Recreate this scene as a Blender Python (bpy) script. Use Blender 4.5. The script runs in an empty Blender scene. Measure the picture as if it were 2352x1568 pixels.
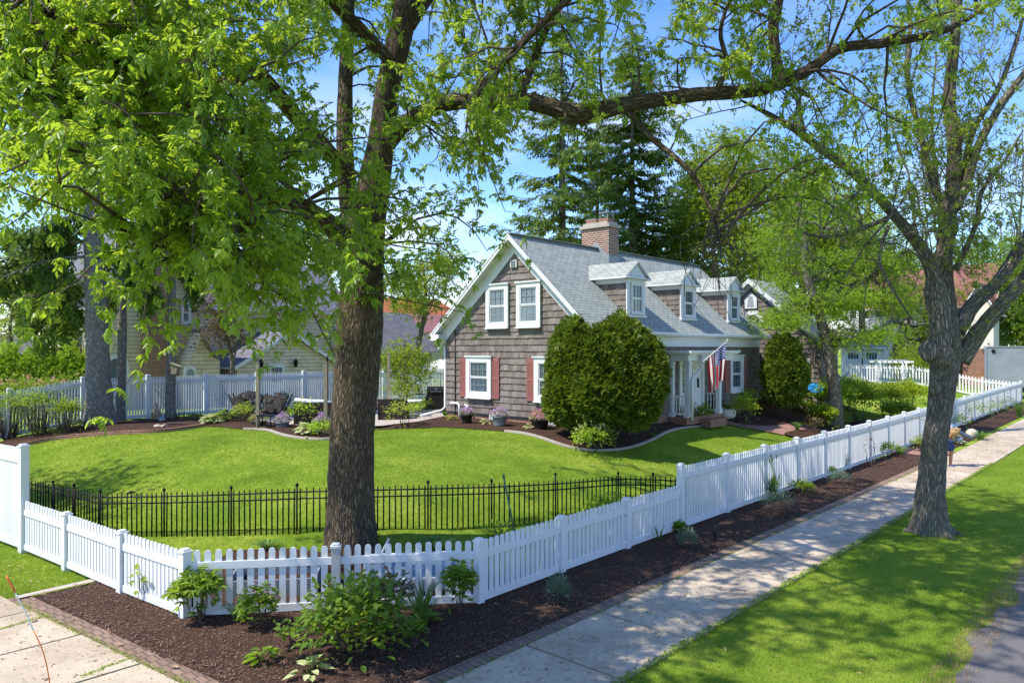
import bpy, math, random
import numpy as np
from mathutils import Vector, Matrix
from mathutils.geometry import delaunay_2d_cdt
S = bpy.context.scene; COL = S.collection
R_ = math.radians; PI = math.pi
random.seed(7); rng = np.random.default_rng(7)

# ------------------------------------------------------------------ camera, sky, sun, exposure
FPX, YAW, V0, CAMH = 1691.0, 42.44, 801.0, 4.0      # focal length in px of a 2352 px wide frame
cam = bpy.data.cameras.new('camera'); camo = bpy.data.objects.new('camera', cam); COL.objects.link(camo)
camo.location = (0, 0, CAMH); camo.rotation_euler = (PI/2, 0, R_(YAW-90))
cam.sensor_width = 36; cam.lens = 36*FPX/2352; cam.shift_y = (V0-784)/2352; cam.clip_end = 2000; cam.clip_start = .1
S.camera = camo
SUN_EL, SUN_AZ = 56.0, 153.0                       # azimuth of the direction TO the sun, counter-clockwise from +x
sd = Vector((math.cos(R_(SUN_AZ))*math.cos(R_(SUN_EL)), math.sin(R_(SUN_AZ))*math.cos(R_(SUN_EL)), math.sin(R_(SUN_EL))))
W = bpy.data.worlds.new('World'); S.world = W; W.use_nodes = True
nt = W.node_tree; bgn = nt.nodes['Background']
sky = nt.nodes.new('ShaderNodeTexSky'); sky.sky_type = 'NISHITA'; sky.sun_disc = False
sky.sun_elevation = R_(SUN_EL); sky.sun_rotation = math.atan2(sd.x, sd.y); sky.altitude = 200
sky.air_density = 1.0; sky.dust_density = .3; sky.ozone_density = 3.0
# fair-weather clouds: bright noise near the horizon, keyed on the direction of view from the ground
tc = nt.nodes.new('ShaderNodeTexCoord'); sep = nt.nodes.new('ShaderNodeSeparateXYZ'); nt.links.new(tc.outputs['Generated'], sep.inputs[0])
mp = nt.nodes.new('ShaderNodeMapping'); mp.inputs['Scale'].default_value = (2.2, 2.2, 6.0); mp.inputs['Location'].default_value = (3.1, .4, .2)
nt.links.new(tc.outputs['Generated'], mp.inputs[0])
nz = nt.nodes.new('ShaderNodeTexNoise'); nz.inputs['Scale'].default_value = 1.6; nz.inputs['Detail'].default_value = 7; nz.inputs['Roughness'].default_value = .55
nt.links.new(mp.outputs[0], nz.inputs['Vector'])
cr = nt.nodes.new('ShaderNodeValToRGB'); cr.color_ramp.elements[0].position = .47; cr.color_ramp.elements[1].position = .68
nt.links.new(nz.outputs['Fac'], cr.inputs[0])
hz = nt.nodes.new('ShaderNodeMapRange'); hz.inputs[1].default_value = .02; hz.inputs[2].default_value = .42; hz.inputs[3].default_value = 1; hz.inputs[4].default_value = .08
nt.links.new(sep.outputs['Z'], hz.inputs[0])
mu = nt.nodes.new('ShaderNodeMath'); mu.operation = 'MULTIPLY'; nt.links.new(cr.outputs[0], mu.inputs[0]); nt.links.new(hz.outputs[0], mu.inputs[1])
mx = nt.nodes.new('ShaderNodeMix'); mx.data_type = 'RGBA'; nt.links.new(mu.outputs[0], mx.inputs[0])
hs = nt.nodes.new('ShaderNodeHueSaturation'); hs.inputs['Saturation'].default_value = 1.24; hs.inputs['Hue'].default_value = .512; hs.inputs['Value'].default_value = 1.0
nt.links.new(sky.outputs[0], hs.inputs['Color']); nt.links.new(hs.outputs[0], mx.inputs[6]); mx.inputs[7].default_value = (3.9, 4.05, 4.3, 1)
nt.links.new(mx.outputs[2], bgn.inputs['Color']); bgn.inputs['Strength'].default_value = .15
sl = bpy.data.lights.new('sun', 'SUN'); sl.energy = 3.3; sl.angle = R_(.53); sl.color = (1, .94, .84)
so = bpy.data.objects.new('sun', sl); COL.objects.link(so); so.rotation_euler = sd.to_track_quat('Z', 'Y').to_euler(); so.location = (0, 0, 60)
S.view_settings.view_transform = 'Standard'; S.view_settings.look = 'None'; S.view_settings.gamma = 1; S.view_settings.exposure = 1.14
S.cycles.max_bounces = 7; S.cycles.transparent_max_bounces = 6; S.cycles.use_denoising = True

# ------------------------------------------------------------------ geometry of the view and the land
_a = R_(YAW); FV = np.array([math.cos(_a), math.sin(_a), 0]); RV = np.array([math.sin(_a), -math.cos(_a), 0])
def ray(u, v): return FV + RV*((u-1176)/FPX) + np.array([0, 0, (V0-v)/FPX])
def at(u, v, d): return np.array([0, 0, CAMH]) + ray(u, v)*d
def sst(t): t = np.clip(t, 0, 1); return t*t*(3-2*t)
PA = np.array([8.1, 8.1]); PB = np.array([4.75, 10.87])     # the cut corner of the lot
_cn = np.array([PA[1]-PB[1], 0]); _dv = PB-PA; _cn = np.array([-_dv[1], _dv[0]])/np.hypot(*_dv)
if _cn @ (np.array([20, 20])-PA) < 0: _cn = -_cn
def H(x, y):
    x = np.asarray(x, float); y = np.asarray(y, float)
    dx = x-(4.75-.09*(y-10.87)); dy = y-8.2; dc = (x-PA[0])*_cn[0]+(y-PA[1])*_cn[1]
    d = np.minimum(np.minimum(dx, dy), dc)
    zm = 1.05+.34*np.exp(-(((x-25.7)/14)**2+((y-17.7)/9)**2))
    b = .55*np.exp(-(((x-11)/4)**2+((y-30.2)/1.3)**2))*0
    return zm*sst((d-.15)/7.5) + .35*sst((x-24)/40)
def Hf(x, y): return float(H(x, y))
def gp(u, v):
    r = ray(u, v); lo = 2.0
    for _ in range(4000):
        p = np.array([0, 0, CAMH])+r*lo
        if p[2] <= Hf(p[0], p[1]): break
        lo += .05
    a, b = lo-.05, lo
    for _ in range(20):
        m = (a+b)/2; p = np.array([0, 0, CAMH])+r*m
        if p[2] <= Hf(p[0], p[1]): b = m
        else: a = m
    p = np.array([0, 0, CAMH])+r*b; return np.array([p[0], p[1], Hf(p[0], p[1])])
def onx(u, v, X): r = ray(u, v); return np.array([0, 0, CAMH])+r*(X/r[0])
def ony(u, v, Y): r = ray(u, v); return np.array([0, 0, CAMH])+r*(Y/r[1])
def pxm(p): return FPX/float(np.dot(np.array(p)-np.array([0, 0, CAMH]), FV))      # pixels (of 2352) per metre at p

# ------------------------------------------------------------------ objects
def tag(o, label=None, cat=None, group=None, kind=None):
    if label: o['label'] = label
    if cat: o['category'] = cat
    if group: o['group'] = group
    if kind: o['kind'] = kind
    return o
def thing(name, label, cat, loc=(0, 0, 0), group=None):
    o = bpy.data.objects.new(name, None); COL.objects.link(o); o.location = tuple(float(c) for c in loc); o.empty_display_size = .2
    return tag(o, label, cat, group)
def org(p):
    w = np.zeros(3)
    while p is not None: w += np.array(p.location); p = p.parent
    return w
def link(name, me, mats, parent):
    o = bpy.data.objects.new(name, me); COL.objects.link(o)
    for m in (mats if isinstance(mats, (list, tuple)) else [mats]): me.materials.append(m)
    if parent is not None: o.parent = parent
    return o
class MB:
    """collects faces; build() links them as one mesh object"""
    def __init__(s, M=None): s.v = []; s.f = []; s.mi = []; s.uv = []; s.va = []; s.M = M; s.sm = []
    def add(s, p):
        if s.M is not None: p = s.M @ Vector(p)
        s.v.append((float(p[0]), float(p[1]), float(p[2]))); return len(s.v)-1
    def face(s, ids, mi=0, uv=None, var=.5, sm=False): s.f.append(tuple(ids)); s.mi.append(mi); s.uv.append(uv); s.va.append(var); s.sm.append(sm)
    def poly(s, pts, mi=0, var=.5, uv=None): s.face([s.add(p) for p in pts], mi, uv, var)
    def box(s, c, d, rz=0, mi=0, var=.5, R=None):
        c = Vector(c); d = Vector(d)/2; R = R or Matrix.Rotation(rz, 3, 'Z')
        i = [s.add(c+R @ Vector((x*d.x, y*d.y, z*d.z))) for z in (-1, 1) for y in (-1, 1) for x in (-1, 1)]
        for q in ((0, 2, 3, 1), (4, 5, 7, 6), (0, 1, 5, 4), (2, 6, 7, 3), (0, 4, 6, 2), (1, 3, 7, 5)): s.face([i[k] for k in q], mi, None, var)
    def bar(s, p0, p1, w, h=None, mi=0, var=.5):
        p0 = Vector(p0); p1 = Vector(p1); t = p1-p0; L = t.length
        if L < 1e-6: return
        t.normalize(); up = Vector((0, 0, 1)) if abs(t.z) < .95 else Vector((1, 0, 0))
        b = up.cross(t).normalized(); n = t.cross(b)
        s.box((p0+p1)/2, (L, w, h or w), mi=mi, var=var, R=Matrix((t, b, n)).transposed())
    def tube(s, pts, rad, n=8, mi=0, cap=True, var=.5, lump=0.0):
        pts = [Vector(p) for p in pts]; k = len(pts)
        rad = list(rad) if hasattr(rad, '__len__') else [rad]*k
        t0 = (pts[1]-pts[0]).normalized(); ref = Vector((0, 0, 1)) if abs(t0.z) < .9 else Vector((1, 0, 0))
        x = ref.cross(t0).normalized(); rings = []; L = 0; Ls = []
        for i, p in enumerate(pts):
            t = (pts[min(i+1, k-1)]-pts[max(i-1, 0)]).normalized()
            x = (x-t*x.dot(t)).normalized(); y = t.cross(x)
            if i: L += (p-pts[i-1]).length
            Ls.append(L); ring = []
            for j in range(n):
                a = 2*PI*j/n; r = rad[i]*(1+(random.uniform(-lump, lump) if lump else 0))
                ring.append(s.add(p+x*(math.cos(a)*r)+y*(math.sin(a)*r)))
            rings.append(ring)
        rm = max(rad)
        for i in range(k-1):
            for j in range(n):
                j2 = (j+1) % n; c = 2*PI*rm
                s.face((rings[i][j], rings[i][j2], rings[i+1][j2], rings[i+1][j]), mi, ((j/n*c, Ls[i]), ((j+1)/n*c, Ls[i]), ((j+1)/n*c, Ls[i+1]), (j/n*c, Ls[i+1])), var, True)
        if cap: s.face(rings[0][::-1], mi, None, var); s.face(rings[-1], mi, None, var)
    def lathe(s, prof, c, n=20, mi=0, var=.5, sm=True):
        c = Vector(c); rings = [[s.add(c+Vector((math.cos(2*PI*j/n)*r, math.sin(2*PI*j/n)*r, z))) for j in range(n)] for r, z in prof]
        for i in range(len(prof)-1):
            for j in range(n):
                j2 = (j+1) % n; s.face((rings[i][j], rings[i][j2], rings[i+1][j2], rings[i+1][j]), mi, None, var, sm)
        s.face(rings[0][::-1], mi, None, var); s.face(rings[-1], mi, None, var)
    def prism(s, poly, vec, mi=0, var=.5):
        vec = Vector(vec); a = [s.add(p) for p in poly]; b = [s.add(Vector(p)+vec) for p in poly]; n = len(a)
        s.face(a[::-1], mi, None, var); s.face(b, mi, None, var)
        for i in range(n): s.face((a[i], a[(i+1) % n], b[(i+1) % n], b[i]), mi, None, var)
    def build(s, name, mats, parent=None):
        V = np.array(s.v, float).reshape(-1, 3); g = org(parent); VL = V-g
        me = bpy.data.meshes.new(name); me.from_pydata(VL.tolist(), [], s.f)
        me.polygons.foreach_set('material_index', s.mi); me.polygons.foreach_set('use_smooth', s.sm)
        uv = me.uv_layers.new(name='UVMap'); out = np.zeros((len(me.loops), 2)); k = 0
        for f, u in zip(s.f, s.uv):
            n = len(f)
            if u is not None: out[k:k+n] = u
            else:
                P = V[list(f)]; a = P[1]-P[0]; nn = np.cross(a, P[2]-P[0]); l = np.linalg.norm(nn)
                if l < 1e-12 and n > 3: nn = np.cross(P[2]-P[0], P[3]-P[0]); l = np.linalg.norm(nn)
                nn = nn/l if l > 1e-12 else np.array([0, 0, 1.])
                t = np.cross([0, 0, 1.], nn); tl = np.linalg.norm(t); t = t/tl if tl > .05 else np.array([1., 0, 0]); b = np.cross(nn, t)
                out[k:k+n, 0] = P @ t; out[k:k+n, 1] = P @ b
            k += n
        uv.data.foreach_set('uv', out.astype(np.float32).ravel())
        at_ = me.attributes.new('var', 'FLOAT', 'FACE'); at_.data.foreach_set('value', np.array(s.va, np.float32))
        me.update(); return link(name, me, mats, parent)
def mesh_np(name, V, F, var, mats, parent=None, smooth=False, mi=None):
    """numpy mesh of equal-sided faces with a per-vertex 'var'"""
    V = np.asarray(V, float)-org(parent); F = np.asarray(F, np.int32); me = bpy.data.meshes.new(name); n, k = F.shape
    me.vertices.add(len(V)); me.vertices.foreach_set('co', V.astype(np.float32).ravel())
    me.loops.add(n*k); me.loops.foreach_set('vertex_index', F.ravel())
    me.polygons.add(n); me.polygons.foreach_set('loop_start', np.arange(0, n*k, k, dtype=np.int32)); me.polygons.foreach_set('loop_total', np.full(n, k, np.int32))
    if mi is not None: me.polygons.foreach_set('material_index', np.asarray(mi, np.int32))
    if smooth: me.polygons.foreach_set('use_smooth', np.ones(n, bool))
    a = me.attributes.new('var', 'FLOAT', 'POINT'); a.data.foreach_set('value', np.asarray(var, np.float32))
    me.update(calc_edges=True); me.validate(); return link(name, me, mats, parent)

# ------------------------------------------------------------------ materials (all procedural)
def newmat(name):
    m = bpy.data.materials.new(name); m.use_nodes = True; n = m.node_tree; b = n.nodes['Principled BSDF']; return m, n, b
def c4(c): return (c[0], c[1], c[2], 1)
def noise(n, vec, scale, detail=4, rough=.6):
    t = n.nodes.new('ShaderNodeTexNoise'); t.inputs['Scale'].default_value = scale; t.inputs['Detail'].default_value = detail; t.inputs['Roughness'].default_value = rough
    if vec is not None: n.links.new(vec, t.inputs['Vector'])
    return t.outputs['Fac']
def ramp(n, fac, stops):
    r = n.nodes.new('ShaderNodeValToRGB'); e = r.color_ramp.elements
    while len(e) < len(stops): e.new(.5)
    for el, (p, c) in zip(e, stops): el.position = p; el.color = c4(c)
    n.links.new(fac, r.inputs[0]); return r.outputs[0]
def mixc(n, fac, a, b, mode='MIX'):
    m = n.nodes.new('ShaderNodeMix'); m.data_type = 'RGBA'; m.blend_type = mode
    for s_, i in ((fac, 0), (a, 6), (b, 7)):
        if isinstance(s_, (int, float)): m.inputs[i].default_value = s_
        elif isinstance(s_, tuple): m.inputs[i].default_value = c4(s_)
        else: n.links.new(s_, m.inputs[i])
    return m.outputs[2]
def bumpn(n, b, h, strength=.4, dist=.02):
    u = n.nodes.new('ShaderNodeBump'); u.inputs['Strength'].default_value = strength; u.inputs['Distance'].default_value = dist
    n.links.new(h, u.inputs['Height']); n.links.new(u.outputs[0], b.inputs['Normal'])
def coords(n, kind='Object', scale=(1, 1, 1)):
    if kind == 'World':
        g = n.nodes.new('ShaderNodeNewGeometry'); o = g.outputs['Position']
    else:
        t = n.nodes.new('ShaderNodeTexCoord'); o = t.outputs[kind]
    m = n.nodes.new('ShaderNodeMapping'); m.inputs['Scale'].default_value = scale; n.links.new(o, m.inputs[0]); return m.outputs[0]
def attr(n, name='var'):
    a = n.nodes.new('ShaderNodeAttribute'); a.attribute_name = name; return a.outputs['Fac']
def plain(name, c1, c2=None, scale=6, rough=.6, bump=0, stretch=(1, 1, 1), spec=.3, kind='World', metal=0, usevar=0):
    m, n, b = newmat(name); v = coords(n, kind, stretch); f = noise(n, v, scale, 5)
    c2 = c2 or tuple(x*.8 for x in c1); col = ramp(n, f, [(.3, c1), (.7, c2)])
    if usevar: col = mixc(n, attr(n), col, tuple(x*usevar for x in c1))
    n.links.new(col, b.inputs['Base Color']); b.inputs['Roughness'].default_value = rough; b.inputs['Specular IOR Level'].default_value = spec; b.inputs['Metallic'].default_value = metal
    if bump: bumpn(n, b, f, bump)
    return m
def leafmat(name, c1, c2, trans=None, tw=.4, rough=.45, spec=.35):
    m, n, b = newmat(name); a = attr(n); col = mixc(n, a, c1, c2); n.links.new(col, b.inputs['Base Color'])
    b.inputs['Roughness'].default_value = rough; b.inputs['Specular IOR Level'].default_value = spec
    t = n.nodes.new('ShaderNodeBsdfTranslucent'); tc_ = trans or tuple(min(1, x*2.0) for x in c2)
    tcol = mixc(n, a, tuple(x*.75 for x in tc_), tc_); n.links.new(tcol, t.inputs['Color'])
    mxs = n.nodes.new('ShaderNodeMixShader'); mxs.inputs[0].default_value = tw
    n.links.new(b.outputs[0], mxs.inputs[1]); n.links.new(t.outputs[0], mxs.inputs[2]); n.links.new(mxs.outputs[0], n.nodes['Material Output'].inputs[0]); return m
def barkmat(name, c1, c2, sc=1.0, bump=.9, moss=None):
    m, n, b = newmat(name); v = coords(n, 'UV', (9*sc, 2.0*sc, 1)); f = noise(n, v, 2.2, 6, .65)
    w = n.nodes.new('ShaderNodeTexVoronoi'); w.feature = 'DISTANCE_TO_EDGE'; w.inputs['Scale'].default_value = 1.6
    v2 = coords(n, 'UV', (11*sc, 2.8*sc, 1)); d = n.nodes.new('ShaderNodeVectorMath'); d.operation = 'ADD'
    nn = n.nodes.new('ShaderNodeTexNoise'); nn.inputs['Scale'].default_value = 1.5; n.links.new(v2, nn.inputs['Vector']); n.links.new(v2, d.inputs[0]); n.links.new(nn.outputs['Color'], d.inputs[1]); n.links.new(d.outputs[0], w.inputs['Vector'])
    e = ramp(n, w.outputs['Distance'], [(0, (0, 0, 0)), (.28, (1, 1, 1))])
    col = mixc(n, e, tuple(x*.42 for x in c1), ramp(n, f, [(.3, c1), (.72, c2)]))
    if moss: g = noise(n, coords(n, 'World'), .9, 3); col = mixc(n, ramp(n, g, [(.5, (0, 0, 0)), (.7, (.55, .55, .55))]), col, moss)
    n.links.new(col, b.inputs['Base Color']); b.inputs['Roughness'].default_value = .9; b.inputs['Specular IOR Level'].default_value = .15
    h = mixc(n, .45, e, f); bumpn(n, b, h, bump, .05); return m
def brickmat(name, c1, c2, mortar, w=.21, h=.072, ms=.012, bump=.5, kind='UV', rough=.85, off=.5):
    m, n, b = newmat(name); t = n.nodes.new('ShaderNodeTexBrick'); n.links.new(coords(n, kind), t.inputs['Vector'])
    t.inputs['Color1'].default_value = c4(c1); t.inputs['Color2'].default_value = c4(c2); t.inputs['Mortar'].default_value = c4(mortar)
    t.inputs['Scale'].default_value = 1; t.inputs['Mortar Size'].default_value = ms; t.inputs['Brick Width'].default_value = w; t.inputs['Row Height'].default_value = h; t.offset = off; t.inputs['Mortar Smooth'].default_value = .1
    f = noise(n, coords(n, 'World'), 3, 5); col = mixc(n, .55, t.outputs['Color'], ramp(n, f, [(.3, (.6, .6, .6)), (.7, (1.25, 1.22, 1.2))]), 'MULTIPLY')
    n.links.new(col, b.inputs['Base Color']); b.inputs['Roughness'].default_value = rough; b.inputs['Specular IOR Level'].default_value = .2
    i = n.nodes.new('ShaderNodeMath'); i.operation = 'SUBTRACT'; i.inputs[0].default_value = 1; n.links.new(t.outputs['Fac'], i.inputs[1]); bumpn(n, b, i.outputs[0], bump, .012); return m
def glassmat(name, c=(.06, .09, .12), rough=.06):
    m, n, b = newmat(name); f = noise(n, coords(n, 'World'), .8, 3); n.links.new(ramp(n, f, [(.3, c), (.75, tuple(x*1.9 for x in c))]), b.inputs['Base Color'])
    b.inputs['Roughness'].default_value = rough; b.inputs['Specular IOR Level'].default_value = .8; b.inputs['IOR'].default_value = 1.5; return m

M = {}
m, n, b = newmat('white_vinyl'); M['white'] = m; f = noise(n, coords(n, 'World', (1, 1, .25)), 9, 5, .7)
col = mixc(n, attr(n), (.64, .65, .655), (.71, .715, .72)); col = mixc(n, ramp(n, f, [(.56, (0, 0, 0)), (.8, (.7, .7, .7))]), col, (.49, .49, .445))
n.links.new(col, b.inputs['Base Color']); b.inputs['Roughness'].default_value = .42; b.inputs['Specular IOR Level'].default_value = .35
M['trim'] = plain('white_trim_paint', (.70, .71, .70), (.61, .62, .62), 3.0, .5)
M['black'] = plain('black_metal', (.006, .006, .0065), (.01, .01, .01), 8, .5, spec=.15)
M['rust'] = plain('red_shutter_paint', (.30, .115, .10), (.25, .095, .085), 4, .55)
M['glass'] = glassmat('window_glass', (.045, .065, .085)); M['glass2'] = glassmat('window_glass_pale', (.075, .11, .13), .1)
M['muntin'] = plain('gray_muntin', (.36, .39, .41), (.30, .33, .35), 4, .5); M['gray_stone'] = plain('chimney_cap_stone', (.42, .38, .32), (.34, .30, .25), 5, .8, .2)
M['lead'] = plain('lead_flashing', (.30, .34, .35), (.22, .25, .26), 4, .5, metal=.2)
M['brick'] = brickmat('chimney_brick', (.25, .115, .072), (.11, .055, .04), (.50, .43, .35), .23, .082, .013)
M['found'] = brickmat('foundation_brick', (.27, .10, .06), (.20, .085, .055), (.36, .26, .20))
M['red_brick'] = brickmat('neighbour_brick', (.30, .115, .065), (.20, .085, .05), (.38, .30, .24))
M['paver'] = brickmat('path_brick', (.36, .185, .145), (.29, .155, .125), (.21, .15, .12), .2, .1, .008, .3)
M['edging'] = brickmat('edging_brick', (.27, .18, .135), (.20, .135, .10), (.12, .09, .065), .11, .21, .012, .4)
M['roof'] = brickmat('gray_green_shingle', (.345, .37, .335), (.295, .318, .288), (.16, .172, .158), .33, .14, .013, .7)
M['roof2'] = brickmat('blue_gray_shingle', (.20, .20, .23), (.15, .15, .18), (.07, .07, .085), .3, .14, .012, .6)
M['roof_tile'] = brickmat('orange_tile', (.50, .16, .06), (.42, .12, .05), (.2, .06, .03), .25, .3, .03, .7)
M['roof_pink'] = brickmat('dusty_red_shingle', (.34, .16, .15), (.28, .13, .12), (.14, .07, .07), .3, .16, .012, .5)
M['roof_brown'] = brickmat('brown_red_shingle', (.25, .115, .095), (.2, .09, .075), (.1, .05, .04), .3, .2, .012, .5)
M['cream'] = brickmat('cream_clapboard', (.70, .60, .44), (.66, .565, .415), (.36, .30, .215), 8.0, .2, .016, .8)
M['stucco'] = plain('white_stucco', (.72, .67, .58), (.62, .57, .48), 2, .9, .2)
M['timber'] = plain('dark_timber', (.09, .055, .04), (.06, .04, .03), 4, .8)
M['wood'] = plain('weathered_post_wood', (.33, .28, .19), (.22, .185, .125), 5, .85, .3, (4, 4, .6))
M['wood_or'] = plain('orange_wood', (.42, .19, .08), (.30, .13, .055), 5, .8)
M['log'] = plain('firewood', (.46, .31, .19), (.17, .11, .07), 14, .9, .5)
M['wicker'] = plain('dark_wicker', (.035, .022, .018), (.015, .01, .009), 40, .7, .6)
M['alu'] = plain('gray_trailer_panel', (.27, .30, .33), (.20, .225, .25), 1.2, .45, metal=.2, spec=.5)
M['blue'] = plain('blue_plastic', (.03, .28, .60), (.03, .24, .52), 4, .35)
M['terra'] = plain('dark_pot', (.022, .018, .018), (.012, .01, .01), 8, .6)
M['galv'] = plain('galvanised_metal', (.30, .34, .38), (.22, .25, .28), 9, .45, metal=.35)
M['barrel'] = plain('gray_barrel_wood', (.20, .17, .13), (.12, .10, .08), 12, .85, .3, (6, 6, .6))
M['skin'] = plain('skin', (.42, .22, .14), (.38, .19, .12), 9, .5)
M['navy'] = plain('navy_cloth', (.035, .07, .19), (.028, .055, .15), 12, .85)
M['tee'] = plain('pale_cloth', (.66, .68, .72), (.56, .58, .62), 7, .9)
M['tan'] = plain('tan_straw', (.50, .33, .15), (.40, .25, .11), 18, .85)
M['tool'] = plain('gray_blue_plastic', (.11, .135, .17), (.085, .105, .135), 5, .5)
M['rock'] = plain('pale_rock', (.52, .46, .37), (.36, .31, .24), 3, .9, .6)
M['orange'] = plain('orange_paint', (.75, .17, .03), (.65, .14, .03), 4, .5)
M['petal_v'] = leafmat('mauve_petals', (.42, .17, .46), (.62, .40, .66), tw=.3); M['petal_p'] = leafmat('pink_petals', (.62, .12, .22), (.75, .35, .42), tw=.3)
M['petal_w'] = leafmat('white_petals', (.72, .70, .62), (.8, .8, .74), tw=.3); M['petal_y'] = leafmat('yellow_petals', (.75, .45, .03), (.8, .55, .1), tw=.3)
M['petal_o'] = leafmat('coral_petals', (.70, .20, .10), (.75, .40, .32), tw=.3)
M['burg'] = leafmat('burgundy_leaf', (.06, .012, .015), (.11, .025, .025), (.22, .03, .03)); M['dry'] = leafmat('dry_leaf', (.30, .19, .09), (.42, .29, .15))
M['ash'] = leafmat('ash_leaf', (.068, .15, .012), (.195, .315, .026), (.56, .74, .05), .52, .38, .45)
M['loc'] = leafmat('young_locust_leaf', (.13, .21, .02), (.27, .35, .035), (.55, .66, .06), .45)
M['lime'] = leafmat('lime_leaf', (.12, .205, .016), (.28, .37, .03), (.58, .68, .05), .45)
M['mid'] = leafmat('mid_green_leaf', (.065, .14, .014), (.20, .31, .034), (.44, .60, .05), .45)
M['yg'] = leafmat('yellow_green_leaf', (.115, .205, .014), (.275, .40, .03), (.52, .74, .05), .5)
M['dark'] = leafmat('dark_green_leaf', (.03, .07, .012), (.09, .165, .022), (.2, .34, .03), .35)
M['bronze'] = leafmat('bronze_leaf', (.09, .06, .03), (.17, .13, .05), (.30, .22, .08), .35)
M['spruce'] = leafmat('spruce_needle', (.03, .07, .016), (.14, .21, .032), (.26, .38, .04), .32, .6, .2)
M['yew'] = leafmat('yew_needle', (.018, .046, .005), (.185, .245, .022), (.30, .40, .03), .25, .5, .25)
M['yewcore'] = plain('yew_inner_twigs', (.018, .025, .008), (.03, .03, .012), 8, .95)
M['silver'] = leafmat('silver_green_leaf', (.12, .19, .11), (.22, .30, .19), (.25, .34, .2), .3)
M['hosta_w'] = leafmat('cream_leaf', (.32, .42, .10), (.66, .68, .38), (.6, .66, .3), .35)
M['blade'] = leafmat('strap_leaf', (.05, .13, .025), (.13, .24, .04), (.28, .44, .06), .35)
M['bark'] = barkmat('ash_bark', (.155, .115, .072), (.245, .19, .125), .95, 1.2)
M['bark2'] = barkmat('gray_brown_bark', (.25, .215, .16), (.48, .42, .33), 1.0, 1.1, (.17, .175, .085))
M['bark3'] = barkmat('spruce_bark', (.28, .25, .225), (.52, .475, .43), 1.1, .9)
M['twig'] = plain('twig_bark', (.06, .042, .03), (.12, .09, .065), 6, .9)
M['twig2'] = plain('gray_twig_bark', (.16, .135, .105), (.08, .066, .05), 6, .9)

# shingle siding: weathered cedar, every shingle its own tone
m, n, b = newmat('cedar_shingle'); M['cedar'] = m
f = noise(n, coords(n, 'UV', (26, 2.2, 1)), 1.6, 6, .7); f2 = noise(n, coords(n, 'World', (1, 1, 1)), .9, 4)
col = ramp(n, f, [(.25, (.085, .073, .066)), (.5, (.195, .171, .157)), (.75, (.37, .335, .312))])
col = mixc(n, attr(n), mixc(n, .8, col, (.62, .56, .52), 'MULTIPLY'), mixc(n, .15, col, (.36, .30, .26)))
col = mixc(n, ramp(n, f2, [(.45, (0, 0, 0)), (.75, (.5, .5, .5))]), col, (.11, .088, .076))
n.links.new(col, b.inputs['Base Color']); b.inputs['Roughness'].default_value = .88; b.inputs['Specular IOR Level'].default_value = .15; bumpn(n, b, f, .5, .015)
# lawn
m, n, b = newmat('lawn_grass'); M['lawn'] = m; v = coords(n, 'World')
col = ramp(n, noise(n, v, .55, 5, .6), [(.34, (.13, .225, .018)), (.5, (.215, .315, .030)), (.64, (.315, .385, .052))])
fg = noise(n, coords(n, 'World', (1, 1, 1)), 38, 4, .75); fw = noise(n, v, 6, 4, .7)
col = mixc(n, .75, col, ramp(n, fg, [(.28, (.42, .45, .4)), (.52, (1, 1, 1)), (.75, (1.55, 1.5, 1.3))]), 'MULTIPLY')
col = mixc(n, .6, col, ramp(n, fw, [(.3, (.68, .74, .7)), (.7, (1.25, 1.18, 1.1))]), 'MULTIPLY')
n.links.new(col, b.inputs['Base Color']); b.inputs['Roughness'].default_value = .9; b.inputs['Specular IOR Level'].default_value = .1; bumpn(n, b, fg, .9, .05)
M['tuft'] = leafmat('grass_blade', (.11, .195, .016), (.33, .43, .05), (.5, .66, .06), .35, .55, .2)
# mulch
m, n, b = newmat('bark_mulch'); M['mulch'] = m; v = coords(n, 'World', (1, 1, 1))
vo = n.nodes.new('ShaderNodeTexVoronoi'); vo.inputs['Scale'].default_value = 34; n.links.new(coords(n, 'World', (1, 1.6, 1)), vo.inputs['Vector'])
col = mixc(n, noise(n, v, 1.3, 4), (.046, .027, .020), (.088, .053, .039)); col = mixc(n, .9, col, ramp(n, noise(n, vo.outputs['Color'], 3, 2), [(.3, (.45, .43, .42)), (.7, (1.6, 1.5, 1.4))]), 'MULTIPLY')
n.links.new(col, b.inputs['Base Color']); b.inputs['Roughness'].default_value = .95; b.inputs['Specular IOR Level'].default_value = .1
bumpn(n, b, mixc(n, .5, vo.outputs['Distance'], noise(n, v, 55, 3)), 1.0, .04)
M['chip'] = plain('mulch_chip', (.115, .07, .05), (.045, .027, .02), 30, .95, usevar=2.2)
# concrete, asphalt
m, n, b = newmat('sidewalk_concrete'); M['conc'] = m; v = coords(n, 'World')
col = ramp(n, noise(n, v, 1.1, 6, .65), [(.28, (.34, .268, .19)), (.5, (.47, .385, .285)), (.72, (.58, .49, .37))]); col = mixc(n, attr(n), mixc(n, .8, col, (.88, .86, .83), 'MULTIPLY'), col)
st = ramp(n, noise(n, v, 14, 5, .7), [(.56, (1, 1, 1)), (.66, (.55, .5, .43))]); col = mixc(n, .8, col, st, 'MULTIPLY'); sp = noise(n, v, 90, 2)
col = mixc(n, .5, col, ramp(n, sp, [(.3, (.7, .7, .7)), (.7, (1.2, 1.2, 1.2))]), 'MULTIPLY'); n.links.new(col, b.inputs['Base Color']); b.inputs['Roughness'].default_value = .9; bumpn(n, b, sp, .3, .01)
m, n, b = newmat('asphalt'); M['asph'] = m; v = coords(n, 'World'); sp = noise(n, v, 70, 3, .8)
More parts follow.
